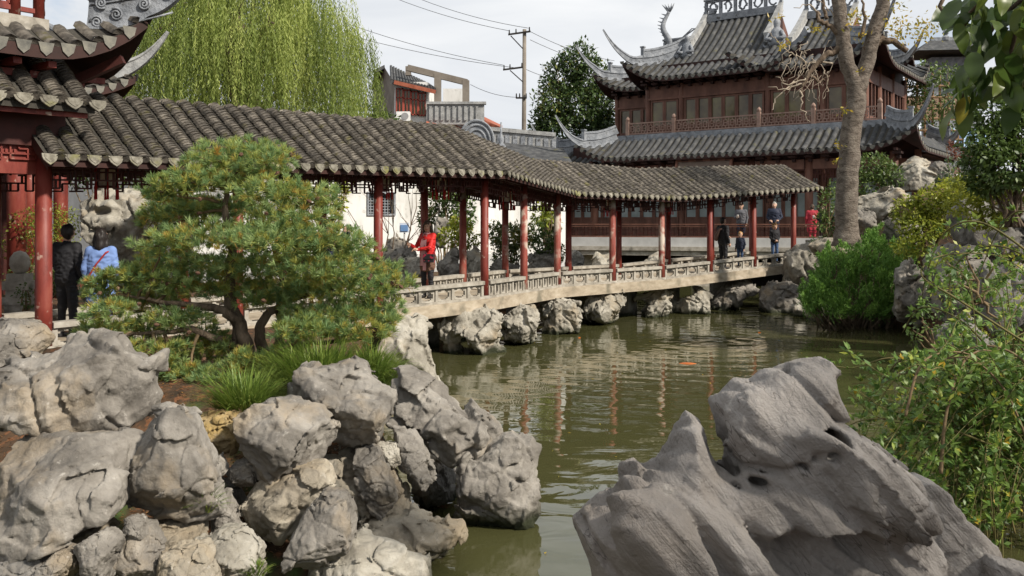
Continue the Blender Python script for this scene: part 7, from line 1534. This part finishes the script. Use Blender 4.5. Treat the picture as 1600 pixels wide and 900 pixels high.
# ---- arching jasmine shrub in the right foreground
def jasmine():
    g = np.random.default_rng(15); base = Vector((4.3, 7.6, 0.35)); o = empty('arching_shrub', base); tag(o, 'arching shrub with long green stems and small leaves in the right foreground', 'shrub')
    st, C, A, T = [], [], [], []
    def stem(pts, r, dens=1.0, mat=0):
        pts = [np.array(p) for p in pts]; q = []
        for i in range(len(pts) - 1):
            p0 = pts[max(i - 1, 0)]; p1 = pts[i]; p2 = pts[i + 1]; p3 = pts[min(i + 2, len(pts) - 1)]
            for k in range(8):
                t_ = k / 8; q.append(0.5 * ((2 * p1) + (-p0 + p2) * t_ + (2 * p0 - 5 * p1 + 4 * p2 - p3) * t_ ** 2 + (-p0 + 3 * p1 - 3 * p2 + p3) * t_ ** 3))
        q.append(pts[-1]); st.append(([Vector(x) for x in q], list(np.linspace(r, r * 0.3, len(q)))))
        q = np.array(q); seg = np.linalg.norm(np.diff(q, axis=0), axis=1).sum(); n = int(seg * 20 * dens)
        for k in range(n):
            u_ = g.uniform(0.12, 1) * (len(q) - 1); i = min(int(u_), len(q) - 2); p = q[i] + (q[i + 1] - q[i]) * (u_ - i); d = unit((q[i + 1] - q[i])[None])[0]
            side = unit(np.cross(d, g.normal(size=3))[None])[0]; tnt = np.clip(g.normal(0.5, 0.22), 0, 1)
            for a_ in (-0.7, 0, 0.7):                   # three leaflets to a leaf
                ax_ = side * math.cos(a_) + d * math.sin(a_) * 0.9 + np.array([0, 0, 0.1]); C.append(p + side * 0.018); A.append(ax_); T.append(np.clip(tnt + g.normal(0, 0.07), 0, 1))
    root = lambda: np.array([base.x + g.normal(0, 0.5), base.y + g.normal(0, 0.5), base.z + g.uniform(0, 0.3)])
    for i in range(215):
        Y = g.uniform(5.6, 8.6); ex = g.uniform(1320, 1640); ey = g.uniform(540, 900); e = np.array(P(ex, ey, Y)); r_ = np.array(P(g.uniform(1480, 1760), g.uniform(620, 900), g.uniform(6.4, 8.8)))
        ap = (r_ + e) / 2; ap[2] = max(r_[2], e[2]) + g.uniform(0.12, 0.6); ap[2] = min(ap[2], CAM - (g.uniform(535, 700) - HOR) * Y / F); m1 = (r_ * 0.7 + ap * 0.3); m1[2] = lerp(r_[2], ap[2], 0.62); m2 = e * 0.55 + ap * 0.45; m2[2] = lerp(e[2], ap[2], 0.7)
        stem([r_, m1, ap, m2, e], g.uniform(0.004, 0.008))
    for pts in ([(1650, 640), (1560, 560), (1480, 545), (1410, 560), (1350, 640), (1340, 720)], [(1660, 700), (1600, 580), (1540, 556), (1500, 575), (1470, 640)], [(1700, 560), (1600, 540), (1500, 548), (1400, 590), (1330, 600)], [(1640, 560), (1500, 470), (1440, 430), (1470, 400), (1560, 400), (1620, 440)], [(1560, 700), (1450, 660), (1360, 655), (1320, 668)], [(1640, 760), (1520, 690), (1420, 690), (1340, 720)],
                [(1600, 620), (1570, 540), (1590, 480), (1640, 420)], [(1640, 420), (1540, 350), (1480, 360), (1450, 420), (1440, 470)], [(1660, 470), (1600, 400), (1540, 385), (1490, 420), (1480, 500)], [(1500, 600), (1400, 560), (1330, 575), (1265, 562)], [(1660, 380), (1600, 330), (1560, 360), (1530, 430)], [(1560, 560), (1500, 500), (1440, 480), (1410, 520)]):
        Y0 = g.uniform(6.0, 7.4); stem([P(x, y, Y0 + 0.15 * k) for k, (x, y) in enumerate(pts)], 0.010, 1.3)
    for i in range(16):
        Y = g.uniform(6.5, 9.5); x0 = g.uniform(1470, 1650); stem([P(x0 + 60, 760, Y), P(x0 + 20, g.uniform(520, 600), Y), P(x0, g.uniform(400, 470), Y), P(x0 - g.uniform(0, 60), g.uniform(400, 500), Y)], 0.006)
    tubes('stems', st, MT['stem_green'], o, base, 5)
    C = np.array(C); n = len(C); L = g.uniform(0.036, 0.072, n); leaf_obj('leaves', C, np.array(A), np.tile([0, -0.2, 1.0], (n, 1)) + g.normal(size=(n, 3)) * 0.45, L, L * 0.46, np.array(T), LM['jasmine'], o, base)
    st.clear()
    for pts, r in (([(1470, 740), (1478, 650), (1500, 575), (1530, 548), (1560, 552)], 0.013), ([(1415, 650), (1436, 575), (1470, 552), (1520, 556), (1580, 600)], 0.010), ([(1610, 700), (1570, 610), (1520, 562), (1480, 560)], 0.010), ([(1660, 650), (1600, 565), (1540, 540), (1480, 560)], 0.012)):
        stem([P(x, y, 6.0 + 0.1 * k) for k, (x, y) in enumerate(pts)], r, 0.0)
    tubes('woody_stems', [(q, [max(x, 0.005) for x in r]) for q, r in st], MT['twig'], o, base, 7)
jasmine()

# ---- broad-leaved tree whose branch hangs into the upper right corner
def broad():
    g = np.random.default_rng(19); base = Vector((4.6, 3.0, 0.4)); o = empty('broadleaf_tree', base); tag(o, 'broad leaved tree whose branch hangs into the upper right corner', 'tree')
    ps = [([Vector((4.6, 3.0, 0.3)), Vector((4.55, 3.05, 1.6)), Vector((4.4, 3.2, 3.0)), Vector((4.1, 3.5, 4.2)), Vector((3.9, 3.7, 5.2))], [0.15, 0.13, 0.12, 0.09, 0.05])]
    Yb = 4.5; hang = [[(1700, -60), (1620, -20), (1560, 30), (1530, 80), (1510, 130), (1500, 165)], [(1640, -40), (1590, 40), (1575, 100), (1570, 150)], [(1700, -10), (1640, 60), (1600, 90), (1590, 140)], [(1610, -30), (1545, -8), (1515, 20), (1500, 60)], [(1720, 60), (1650, 90), (1620, 120)]]
    for h_ in hang: ps.append(([P(x, y, Yb + 0.08 * k) for k, (x, y) in enumerate(h_)], list(np.linspace(0.016, 0.004, len(h_)))))
    for e in (P(1700, -60, 4.5), P(1720, 60, 4.6), Vector((3.6, 1.9, 3.5)), Vector((5.6, 1.8, 4.6)), Vector((4.0, 0.8, 4.0)), Vector((4.5, 1.5, 4.2))): ps.append((wiggle((4.3, 3.3, 3.6), e, 6, 0.05, g), list(np.linspace(0.06, 0.015, 6))))
    ps.append(([P(1480, -14, 4.7), P(1468, 10, 4.7), P(1478, 26, 4.7), P(1492, 24, 4.7)], [0.012, 0.011, 0.008, 0.004])); ps.append(([P(1480, -14, 4.7), P(1560, -40, 4.6), P(1700, -60, 4.5)], [0.012, 0.014, 0.016]))
    tubes('trunk', ps, MT['bark'], o, base, 8)
    # single leaves in view, each its own piece; five shapes shared
    shapes = []
    for k in range(6):
        L = 1.0; W_ = g.uniform(0.50, 0.62); n = 8; V, Q_ = [], []; curl = g.uniform(0.05, 0.30); cup = g.uniform(0.05, 0.2)
        for i in range(n + 1):
            t_ = i / n; w_ = W_ * 0.5 * math.sin(math.pi * min(1, (0.04 + 0.96 * t_) ** 0.8)) ** 0.8 if i < n else 0.0; y = t_ * L; z = -curl * t_ * t_ + 0.03 * math.sin(t_ * 9 + k)
            V += [(-w_, y, z + cup * w_), (-w_ * 0.5, y, z + 0.3 * cup * w_), (0, y, z - 0.012), (w_ * 0.5, y, z + 0.3 * cup * w_), (w_, y, z + cup * w_)]
        for i in range(n):
            for j in range(4): a = i * 5 + j; Q_.append((a, a + 1, a + 6, a + 5))
        tn_ = np.array([0.12, 0.35, 0.55, 0.72, 0.45, 0.97])[k] + np.zeros(len(V)); shapes.append(fast_mesh('leaf', np.array(V), Q_, LM['broad'], True, tn_))
    spots = []
    for h_ in hang:
        for (x0, y0), (x1, y1) in zip(h_[:-1], h_[1:]):
            for k in range(11): t_ = g.random(); spots.append((lerp(x0, x1, t_) + g.normal(0, 14), lerp(y0, y1, t_) + g.normal(0, 12)))
    for x, y in spots:
        c = P(x, y, Yb + g.uniform(-0.1, 0.45)); L = g.uniform(0.10, 0.19); d = unit(np.array([[g.normal(-0.15, 0.45), g.normal(-0.1, 0.4), g.uniform(-1.0, -0.1)]]))[0]
        ob = link('leaf', shapes[int(g.choice(6, p=[.2, .24, .22, .14, .14, .06]))], o); ob.location = c - base; ob.scale = (L, L, L)
        ob.rotation_euler = (Vector(d).to_track_quat('Y', 'Z') @ Matrix.Rotation(g.uniform(-1.2, 1.2), 3, 'Y').to_quaternion()).to_euler()
    bl = [(np.array([3.6, 1.9, 3.5]), np.array([0.9, 0.8, 0.6])), (np.array([4.5, 1.5, 4.2]), np.array([1.2, 1.0, 0.8])), (np.array([4.0, 0.8, 4.0]), np.array([1.1, 0.8, 0.7])), (np.array([5.6, 1.8, 4.6]), np.array([1.2, 1.0, 0.9]))]  # unseen crown clumps, laid out to shade the foreground stone
    crown('crown', bl, 0.18, 5, LM['broad'], o, base, g, tint=(0.45, 0.22), asp=0.5, round_=True)
broad()

# ---- leaves afloat on the pond
g = np.random.default_rng(91); n = 90; lx = g.uniform(-0.6, 6.0, n); ly = g.uniform(7.0, 22, n); a = g.uniform(0, 6.28, n)
fl_ = leaf_obj('floating_leaves', np.stack([lx, ly, np.full(n, 0.006)], 1), np.stack([np.cos(a), np.sin(a), 0.05 * g.normal(size=n)], 1), np.tile([0, 0, 1.0], (n, 1)), g.uniform(0.03, 0.07, n), g.uniform(0.015, 0.03, n), g.random(n), LM['yellow'])
tag(fl_, 'scattered fallen leaves floating on the pond', 'leaf litter', None, 'stuff')
# ------------------------------------------------------------------ people
SKIN = pmat('skin', [(0.44, 0.27, 0.19), (0.53, 0.34, 0.25)], 6, 3, 0.55, 0.0); HAIRB = plain('black_hair', (0.018, 0.014, 0.012), 0.5); HAIRL = plain('blond_hair', (0.38, 0.22, 0.09), 0.5); HAIRG = plain('grey_hair', (0.34, 0.32, 0.29), 0.5); HAIRN = plain('brown_hair', (0.07, 0.045, 0.03), 0.5)
EYE = plain('eye_dark', (0.02, 0.015, 0.012), 0.3); LIP = plain('lips', (0.33, 0.11, 0.09), 0.5); SHOE = plain('shoe_dark', (0.03, 0.028, 0.027))
def sdf_prims(prims, h, k0):
    """prims: (a, b, ra, rb, mat, k); blended capsules -> V, Q, material per face"""
    lo = np.min([np.minimum(p[0], p[1]) - max(p[2], p[3]) for p in prims], 0) - 3 * h; hi = np.max([np.maximum(p[0], p[1]) + max(p[2], p[3]) for p in prims], 0) + 3 * h
    ax = [np.arange(lo[i], hi[i] + h, h) for i in range(3)]; f = np.full([len(a) for a in ax], 0.5)
    def dist(p, X, Y, Z):
        a, b_ = np.asarray(p[0], float), np.asarray(p[1], float); e = b_ - a; t_ = np.clip(((X - a[0]) * e[0] + (Y - a[1]) * e[1] + (Z - a[2]) * e[2]) / (e @ e + 1e-9), 0, 1)
        return np.sqrt((X - a[0] - t_ * e[0]) ** 2 + (Y - a[1] - t_ * e[1]) ** 2 + (Z - a[2] - t_ * e[2]) ** 2) - (p[2] + (p[3] - p[2]) * t_)
    for p in prims:
        m = max(p[2], p[3]) + 0.10; sl = tuple(slice(max(0, int((min(p[0][i], p[1][i]) - m - lo[i]) / h)), int((max(p[0][i], p[1][i]) + m - lo[i]) / h) + 2) for i in range(3))
        X, Y, Z = np.meshgrid(ax[0][sl[0]], ax[1][sl[1]], ax[2][sl[2]], indexing='ij'); f[sl] = smin(f[sl], dist(p, X, Y, Z), p[5] if len(p) > 5 and p[5] else k0)
    V, Q = surface_nets(f, lo, h); C = V[Q].mean(1); D = np.stack([dist(p, C[:, 0], C[:, 1], C[:, 2]) for p in prims], 1)
    return V, Q, np.array([p[4] for p in prims])[D.argmin(1)]
def hand(c, d, pr, mat=0, s=1.0, curl=0.5, side=1):
    """palm, four fingers and a thumb from the wrist c along d; pr: palm normal (fingers curl that way)"""
    c = np.asarray(c, float); d = np.asarray(d, float) / np.linalg.norm(d); pr = np.asarray(pr, float); pr = pr - d * (pr @ d); pr /= np.linalg.norm(pr); sd = np.cross(d, pr) * side
    out = [(c, c + d * 0.075 * s, 0.026 * s, 0.032 * s, mat, 0.015), (c + sd * 0.018 * s + d * 0.03 * s, c + sd * 0.022 * s + d * 0.08 * s, 0.020 * s, 0.018 * s, mat, 0.012), (c - sd * 0.018 * s + d * 0.03 * s, c - sd * 0.022 * s + d * 0.08 * s, 0.020 * s, 0.018 * s, mat, 0.012)]
    for i, (o_, L) in enumerate(((-0.033, 0.060), (-0.011, 0.075), (0.011, 0.080), (0.033, 0.070))):
        a = c + d * 0.082 * s + sd * o_ * s; b_ = a + (d * math.cos(curl) + pr * math.sin(curl)) * L * 0.55 * s; e = b_ + (d * math.cos(curl * 2.2) + pr * math.sin(curl * 2.2)) * L * 0.5 * s
        out += [(a, b_, 0.0105 * s, 0.0098 * s, mat, 0.004), (b_, e, 0.0098 * s, 0.0085 * s, mat, 0.004)]
    a = c + d * 0.025 * s + sd * 0.035 * s; b_ = a + (d * 0.6 + sd * 0.7 + pr * 0.3) * 0.045 * s; out += [(a, b_, 0.013 * s, 0.011 * s, mat, 0.006), (b_, b_ + (d * 0.9 + sd * 0.1 + pr * 0.5) * 0.030 * s, 0.011 * s, 0.009 * s, mat, 0.004)]
    return out
def person(label, loc, rz, height, top, legs, hair=HAIRB, larm=None, rarm=None, hd=(0, 0), female=False, coat=0.0, long_hair=False, h=0.016, bulk=1.0, step=0.0, skirt=None, group='people on walkway and terrace', child=False, short=False):
    """local frame faces -y; arms: (elbow, wrist, hand direction)"""
    s = height / 1.70; hs_ = 1.22 if child else 1.0; pr = []; B = bulk
    def A(*v): return np.array(v, float)
    sw = 0.155 * (0.93 if female else 1.05) * (0.5 + 0.5 * B)
    tm, lm = 1, 2
    for sx in (-1, 1):
        st_ = step * sx
        pr += [(A(sx * .085, 0, .90), A(sx * .095, -.015 - st_ * .5, .48), .088 * B, .062 * B, lm, .03), (A(sx * .095, -.015 - st_ * .5, .48), A(sx * .10, .02 - st_ * .2, .09), .060, .043, lm, .02), (A(sx * .10, .03 - st_ * .2, .045), A(sx * .115, -.13 - st_ * .2, .035), .046, .036, 3, .02)]
        pr += [(A(sx * .065, 0, .93), A(sx * .075, -.005, 1.28), (.112 if female else .108) * B, .122 * B, tm, .04), (A(sx * .05, 0.0, 1.36), A(sx * sw, .01, 1.385), .075 * B, .066 * B, tm, .04)]
        if coat: pr += [(A(sx * .07, 0, .95), A(sx * .08, 0, .95 - coat), .115 * B, .118 * B, tm, .03)]
    pr += [(A(0, 0, .94), A(0, -.005, 1.30), .125 * B, .135 * B, tm, .04)]
    if skirt: pr += [(A(sx * .05, 0, .95), A(sx * .06, 0, .70), .115, .125, 4, .03) for sx in (-1, 1)]
    pr += [(A(0, .012, 1.40), A(0, -.002, 1.50), .052, .047, 0, .02), (A(0, .01, 1.405), A(0, .008, 1.435), .070, .058, tm, .015)]
    yaw, nod = hd; hc = A(0, -.012, 1.585); c_, s_ = math.cos(yaw), math.sin(yaw)
    def Hd(x, y, z): y2 = y * math.cos(nod) - z * math.sin(nod); z2 = y * math.sin(nod) + z * math.cos(nod); return hc + A(x * c_ - y2 * s_, x * s_ + y2 * c_, z2) * hs_
    pr += [(Hd(0, .005, .025), Hd(0, -.022, -.045), .086 * hs_, .062 * hs_, 0, .03), (Hd(0, .02, .03), Hd(0, .012, 0), .090 * hs_, .085 * hs_, 0, .02), (Hd(0, -.083, .005), Hd(0, -.098, -.022), .010 * hs_, .014 * hs_, 0, .012)]
    for sx in (-1, 1): pr += [(Hd(sx * .084, .012, .005), Hd(sx * .082, .016, -.03), .016 * hs_, .012 * hs_, 0, .006), (Hd(sx * .032, -.084, .012), Hd(sx * .040, -.081, .012), .0085 * hs_, .007 * hs_, 5, .002)]
    pr += [(Hd(-.018, -.078, -.056), Hd(.018, -.078, -.056), .009 * hs_, .009 * hs_, 6, .003)]
    for sx, arm in ((-1, rarm), (1, larm)):
        sh = A(sx * sw * 1.06, .01, 1.375); el, wr, hdv = arm or (A(sx * (sw + .075), .045, 1.11), A(sx * (sw + .065), -.05, .875), A(0, -.25, -1))
        el, wr = np.asarray(el, float), np.asarray(wr, float); pr += [(sh, el, .060 * B, .048 * B, tm, .025), (el, wr, .047 * B, .036, 0 if short else tm, .015)]
        hv = np.asarray(hdv, float); pn = A(-sx * .8, -.3, .0); 
        if abs(np.dot(pn / np.linalg.norm(pn), hv / np.linalg.norm(hv))) > .9: pn = A(0, 0, -1)
        pr += hand(wr, hv, pn, 0, 1.05, 0.55, sx)
    pr = [(p[0] * s, p[1] * s, p[2] * s, p[3] * s, p[4], (p[5] or .02) * s) for p in pr]
    V, Q, mi = sdf_prims(pr, h, 0.02); o = empty('person', loc, rz); tag(o, label, 'person', group)
    cl = np.clip((1.36 * s - V[:, 2]) / (0.05 * s), 0, 1) * np.clip((V[:, 2] - 0.1 * s) / 0.05, 0, 1); fo_ = (np.abs(noise3(V[:, 0] * 9 / s, V[:, 1] * 9 / s, V[:, 2] * 16 / s, int(height * 97))) - 0.15) * 0.05 * s + noise3(V[:, 0] * 26, V[:, 1] * 26, V[:, 2] * 20, 5) * 0.008
    hm = np.hypot(V[:, 0], V[:, 1]); V = V - (cl * fo_)[:, None] * (V - np.array([0, 0, 1]) * V[:, 2:3]) / np.maximum(hm, 0.05)[:, None]
    mats = [SKIN, top, legs, SHOE, skirt or legs, EYE, LIP]
    link('body', fast_mesh('body', V, Q, mats, True, mi=mi), o)
    # hair: a cap over skull and nape
    hp = [(Hd(0, .026, .042), Hd(0, .030, .012), .094 * hs_, .092 * hs_, 0, .02), (Hd(0, -.015, .075), Hd(0, .03, .07), .066 * hs_, .07 * hs_, 0, .02)]
    if long_hair:
        hp += [(Hd(0, .055, 0), Hd(0, .075, -.14), .082 * hs_, .075 * hs_, 0, .02)] + [(Hd(sx * .07, .02, .02), Hd(sx * .085, .035, -.13), .036 * hs_, .034 * hs_, 0, .02) for sx in (-1, 1)] + [(Hd(sx * .035, -.05, .072), Hd(sx * .082, -.035, -.02), .022 * hs_, .02 * hs_, 0, .015) for sx in (-1, 1)]
    else: hp += [(Hd(0, .055, -.01), Hd(0, .05, -.045), .06 * hs_, .048 * hs_, 0, .02)]
    hp = [(p[0] * s, p[1] * s, p[2] * s, p[3] * s, 0, p[5] * s) for p in hp]; V, Q, mi = sdf_prims(hp, h * 0.8, .02); V = V + (0.010 * noise3(V[:, 0] * 60, V[:, 1] * 60, V[:, 2] * 16, 3) + 0.022 * noise3(V[:, 0] * 17, V[:, 1] * 17, V[:, 2] * 9, 8))[:, None] * unit(V - V.mean(0))
    link('hair', fast_mesh('hair', V, Q, hair, True), o)
    return o
def local(o, v, sc_=1.0): return o.matrix_basis @ Vector(v) if False else Matrix.Translation(o.location) @ Matrix.Rotation(o.rotation_euler.z, 4, 'Z') @ Vector(v)
def deckz(t): return 1.06 + 0.25 * t / 6.06
BLACK = plain('black_cloth', (0.018, 0.018, 0.021), 0.75); NAVY = plain('navy_cloth', (0.02, 0.026, 0.048), 0.7); DENIM = plain('denim', (0.05, 0.09, 0.18), 0.8); BLUEC = plain('blue_coat', (0.16, 0.25, 0.50), 0.85); REDC = plain('red_jacket', (0.55, 0.022, 0.02), 0.6); GREYC = plain('grey_jumper', (0.10, 0.10, 0.11), 0.85); PINK = plain('pink_scarf', (0.62, 0.33, 0.34), 0.8); BROWNC = plain('brown_skirt', (0.14, 0.075, 0.05), 0.8); CRIM = plain('crimson_coat', (0.33, 0.025, 0.04), 0.75); ROYAL = plain('royal_blue', (0.03, 0.07, 0.42), 0.6)
p1 = P(105, 346, 13.0); person('person in black jacket seen from behind at the left end of the walkway', (p1.x, 13.0, 0.95), math.radians(165), 1.64, BLACK, BLACK, hd=(math.radians(42), 0.0), h=0.012, larm=((.24, .0, 1.12), (.12, -.16, 1.26), (-.3, -.2, .8)), bulk=1.12)
p2 = P(158, 346, 12.7); w2 = person('person in light blue coat seen from behind, dark wavy hair', (p2.x, 12.7, 0.95), math.radians(188), 1.58, BLUEC, NAVY, female=True, long_hair=True, coat=0.28, h=0.012, bulk=1.1)
# red strap across the blue coat
mb = MB(); mb.tube([(-0.155, 0.0, 1.30), (-0.10, 0.125, 1.26), (0.02, 0.150, 1.10), (0.12, 0.13, 0.94), (0.18, 0.03, 0.88)], 0.013, 6); mb.box((0.20, 0.0, 0.80), (0.09, 0.2, 0.16)); bo = mb.build('crossbody_bag', plain('red_strap', (0.30, 0.03, 0.03))); bo.location = w2.location; bo.rotation_euler = w2.rotation_euler; tag(bo, 'thin red bag strap across the back of the blue coat', 'bag')
# woman in red hugging a column
wr = Vector((P(668, 346, 18.75).x, 18.75, 1.05)); w3 = person('person in red jacket and pink scarf leaning on a dark column', wr, math.radians(-30), 1.60, REDC, BLACK, female=True, long_hair=True, h=0.0105, skirt=BROWNC, hd=(math.radians(22), 0.0), larm=((.17, -.16, 1.12), (-.06, -.26, 1.08), (-.8, -.5, .1)), rarm=((-.27, -.08, 1.10), (-.26, -.26, 1.18), (-.3, -.8, .25)), hair=HAIRN)
mb = MB(); s_ = 1.6 / 1.7
mb.tube([Vector(v) * s_ for v in ((-.05, -.03, 1.435), (.04, -.075, 1.42), (.07, -.02, 1.43), (0, .06, 1.44), (-.06, .02, 1.43), (-.04, -.075, 1.41))], 0.026, 8)
for x0, z1 in ((-.03, .72), (.035, .62)): mb.add([Vector(v) * s_ for v in ((x0 - .03, -.10, 1.40), (x0 + .03, -.104, 1.40), (x0 + .05, -.172, 1.2), (x0 - .045, -.168, 1.2), (x0 + .05, -.165, .95), (x0 - .045, -.16, .95), (x0 + .045, -.17, z1), (x0 - .05, -.165, z1))] , [(0, 1, 2, 3), (3, 2, 4, 5), (5, 4, 6, 7)])
sc_o = mb.build('scarf', PINK, w3, smooth=True)
mb = MB(); mb.box((.16, -.17, .84), (.22, .10, .17), Matrix.Rotation(0.25, 3, 'Z')); mb.box((.16, -.215, .875), (.20, .03, .10), Matrix.Rotation(0.25, 3, 'Z')); mb.tube([(.24, -.10, .92), (.17, .10, 1.10), (.0, .155, 1.26), (-.10, .08, 1.36), (-.06, -.10, 1.30), (.06, -.17, 1.05), (.10, -.18, .92)], 0.009, 6)
bg_ = mb.build('handbag', pmat('bag_black', [(0.015, 0.014, 0.016), (0.03, 0.027, 0.03)], 8, 4, 0.5, 0.1, extra=[((0.35, 0.03, 0.06), 14.0, 0.60, 0.62)])); bg_.location = w3.location; bg_.rotation_euler = w3.rotation_euler; tag(bg_, 'small black shoulder bag with red pattern worn by the person in red', 'bag')
# person behind the pine taking a picture
p4 = Vector((P(514, 346, 16.3).x, 16.3, 1.06)); w4 = person('person in dark blue jacket behind the pine raising a phone', p4, math.radians(75), 1.62, NAVY, BLACK, h=0.0115, larm=((.22, -.20, 1.22), (.10, -.36, 1.46), (0, -.2, 1)), rarm=((-.22, -.20, 1.22), (-.08, -.36, 1.46), (0, -.2, 1)))
ph = MB(); ph.box((0, -0.40, 1.50), (0.15, 0.012, 0.075)); pho = ph.build('phone', plain('phone_black', (0.015, 0.015, 0.017), 0.25)); pho.location = w4.location; pho.rotation_euler = w4.rotation_euler; tag(pho, 'black phone held up above the pine foliage', 'phone')
# far end of the walkway
w5 = person('person in black with a brown shoulder bag on the walkway, seen from the side', (6.42, 27.25, deckz(3.3)), math.radians(120), 1.56, BLACK, BLACK, h=0.014, hd=(-0.2, 0.1), bulk=1.15, larm=((.22, -.06, 1.14), (.06, -.22, 1.06), (-.6, -.5, .1)))
mb = MB(); mb.tube([(-.16, -.02, 1.24), (-.02, .155, 1.22), (.10, .17, 1.02), (.15, .14, .88)], [0.02, 0.035, 0.07, 0.06], 8); mb.tube([(-.16, -.02, 1.24), (-.02, -.15, 1.2), (.14, -.06, 1.0), (.15, .12, .9)], 0.012, 6); so_ = mb.build('shoulder_bag', plain('brown_bag', (0.17, 0.105, 0.085)), smooth=True); so_.location = w5.location; so_.rotation_euler = w5.rotation_euler; tag(so_, 'brown sling bag on the back of the person in black', 'bag')
person('small blond child in dark jacket looking down, between two red columns', (7.12, 27.95, deckz(4.5)), math.radians(-40), 1.06, NAVY, DENIM, hair=HAIRL, h=0.012, child=True, hd=(0.2, 0.3))
person('taller blond child in black jacket and jeans near the walkway end', (8.50, 29.0, deckz(6.2)), math.radians(8), 1.25, BLACK, DENIM, hair=HAIRL, h=0.012, child=True, larm=((.2, -.02, 1.1), (.06, -.17, .98), (-.8, -.2, -.1)), rarm=((-.2, -.02, 1.1), (-.06, -.17, .98), (.8, -.2, -.1)))
w6 = person('person in grey jumper holding a white cup on the terrace', (P(1158, 346, 36.4).x, 36.4, 1.72), math.radians(-28), 1.66, GREYC, NAVY, hair=HAIRN, h=0.016, bulk=1.1, hd=(-.3, .1), rarm=((-.24, -.03, 1.12), (-.12, -.24, 1.14), (.4, -.7, .1)))
def cup(o, v, lb):
    mb = MB(); mb.lathe((0, 0, 0), [(0.028, 0), (0.038, 0.10), (0.041, 0.105), (0.041, 0.118)], 12); c = mb.build('paper_cup', plain('cup_white', (0.75, 0.72, 0.68)), smooth=True); c.location = local(o, v); tag(c, lb, 'cup')
cup(w6, (-.06, -.34, 1.08), 'white paper cup held by the person in grey jumper')
person('person in dark and royal blue jacket looking up on the terrace', (P(1210, 346, 36.2).x, 36.2, 1.72), math.radians(-20), 1.70, NAVY, NAVY, hair=HAIRG, h=0.016, bulk=1.22, hd=(-.2, -.35), larm=((.27, .02, 1.10), (.17, -.10, .98), (-.6, -.3, -.3)), rarm=((-.27, .02, 1.10), (-.17, -.10, .98), (.6, -.3, -.3)))
person('person in crimson coat seen from behind at the far right of the terrace', (P(1269, 346, 36.8).x, 36.8, 1.72), math.radians(170), 1.62, CRIM, CRIM, hair=HAIRN, h=0.016, bulk=1.15, coat=0.35)
w7 = person('person in black holding a cup beside the crimson coat', (P(1285, 346, 35.6).x, 35.6, 1.72), math.radians(-75), 1.52, BLACK, BLACK, hair=HAIRN, h=0.016, female=True, long_hair=True, rarm=((-.24, -.03, 1.12), (-.12, -.26, 1.2), (.3, -.6, .2)))
cup(w7, (-.07, -.36, 1.05), 'white cup held by the person in black at the far right of the terrace')

# ------------------------------------------------------------------ koi
KOI = pmat('koi_skin', [(0.30, 0.075, 0.015), (0.44, 0.12, 0.02)], 8, 4, 0.3, 0.0, extra=[((0.5, 0.3, 0.15), 5.0, 0.66, 0.72)])
for i, (x, y, a, L, lb) in enumerate(((905, 528, 0.5, 0.3, 'orange koi near the rock pier at the bend'), (1076, 568, 0.1, 0.5, 'long orange koi in the middle of the pond'), (1186, 520, -0.2, 0.3, 'orange koi near the far shore of the pond'))):
    Y = CAM * F / (y - HOR); o = empty('koi', ((x - 800) * Y / F, Y, -0.052), a); tag(o, lb, 'fish', 'koi in the pond'); mb = MB(); n = 10
    mb.tube([(L * (k / n - 0.5), 0.03 * math.sin(k * 0.7), 0.0) for k in range(n + 1)], [0.02 + 0.045 * L / 0.4 * math.sin(math.pi * min(1, (k / n) * 0.9 + 0.08)) for k in range(n + 1)], 10); mb.build('body', KOI, o, smooth=True)
    mb = MB(); mb.add([(L * 0.48, 0.0, 0.005), (L * 0.72, 0.06, 0.022), (L * 0.66, 0, 0.024), (L * 0.72, -0.06, 0.022)], [(0, 1, 2, 3)]); mb.build('tail_fin', KOI, o)
    mb = MB(); mb.add([(-L * 0.1, 0, 0.04), (L * 0.12, 0, 0.05), (L * 0.16, 0, 0.065), (-L * 0.04, 0, 0.075)], [(0, 1, 2, 3)]); mb.build('dorsal_fin', KOI, o)
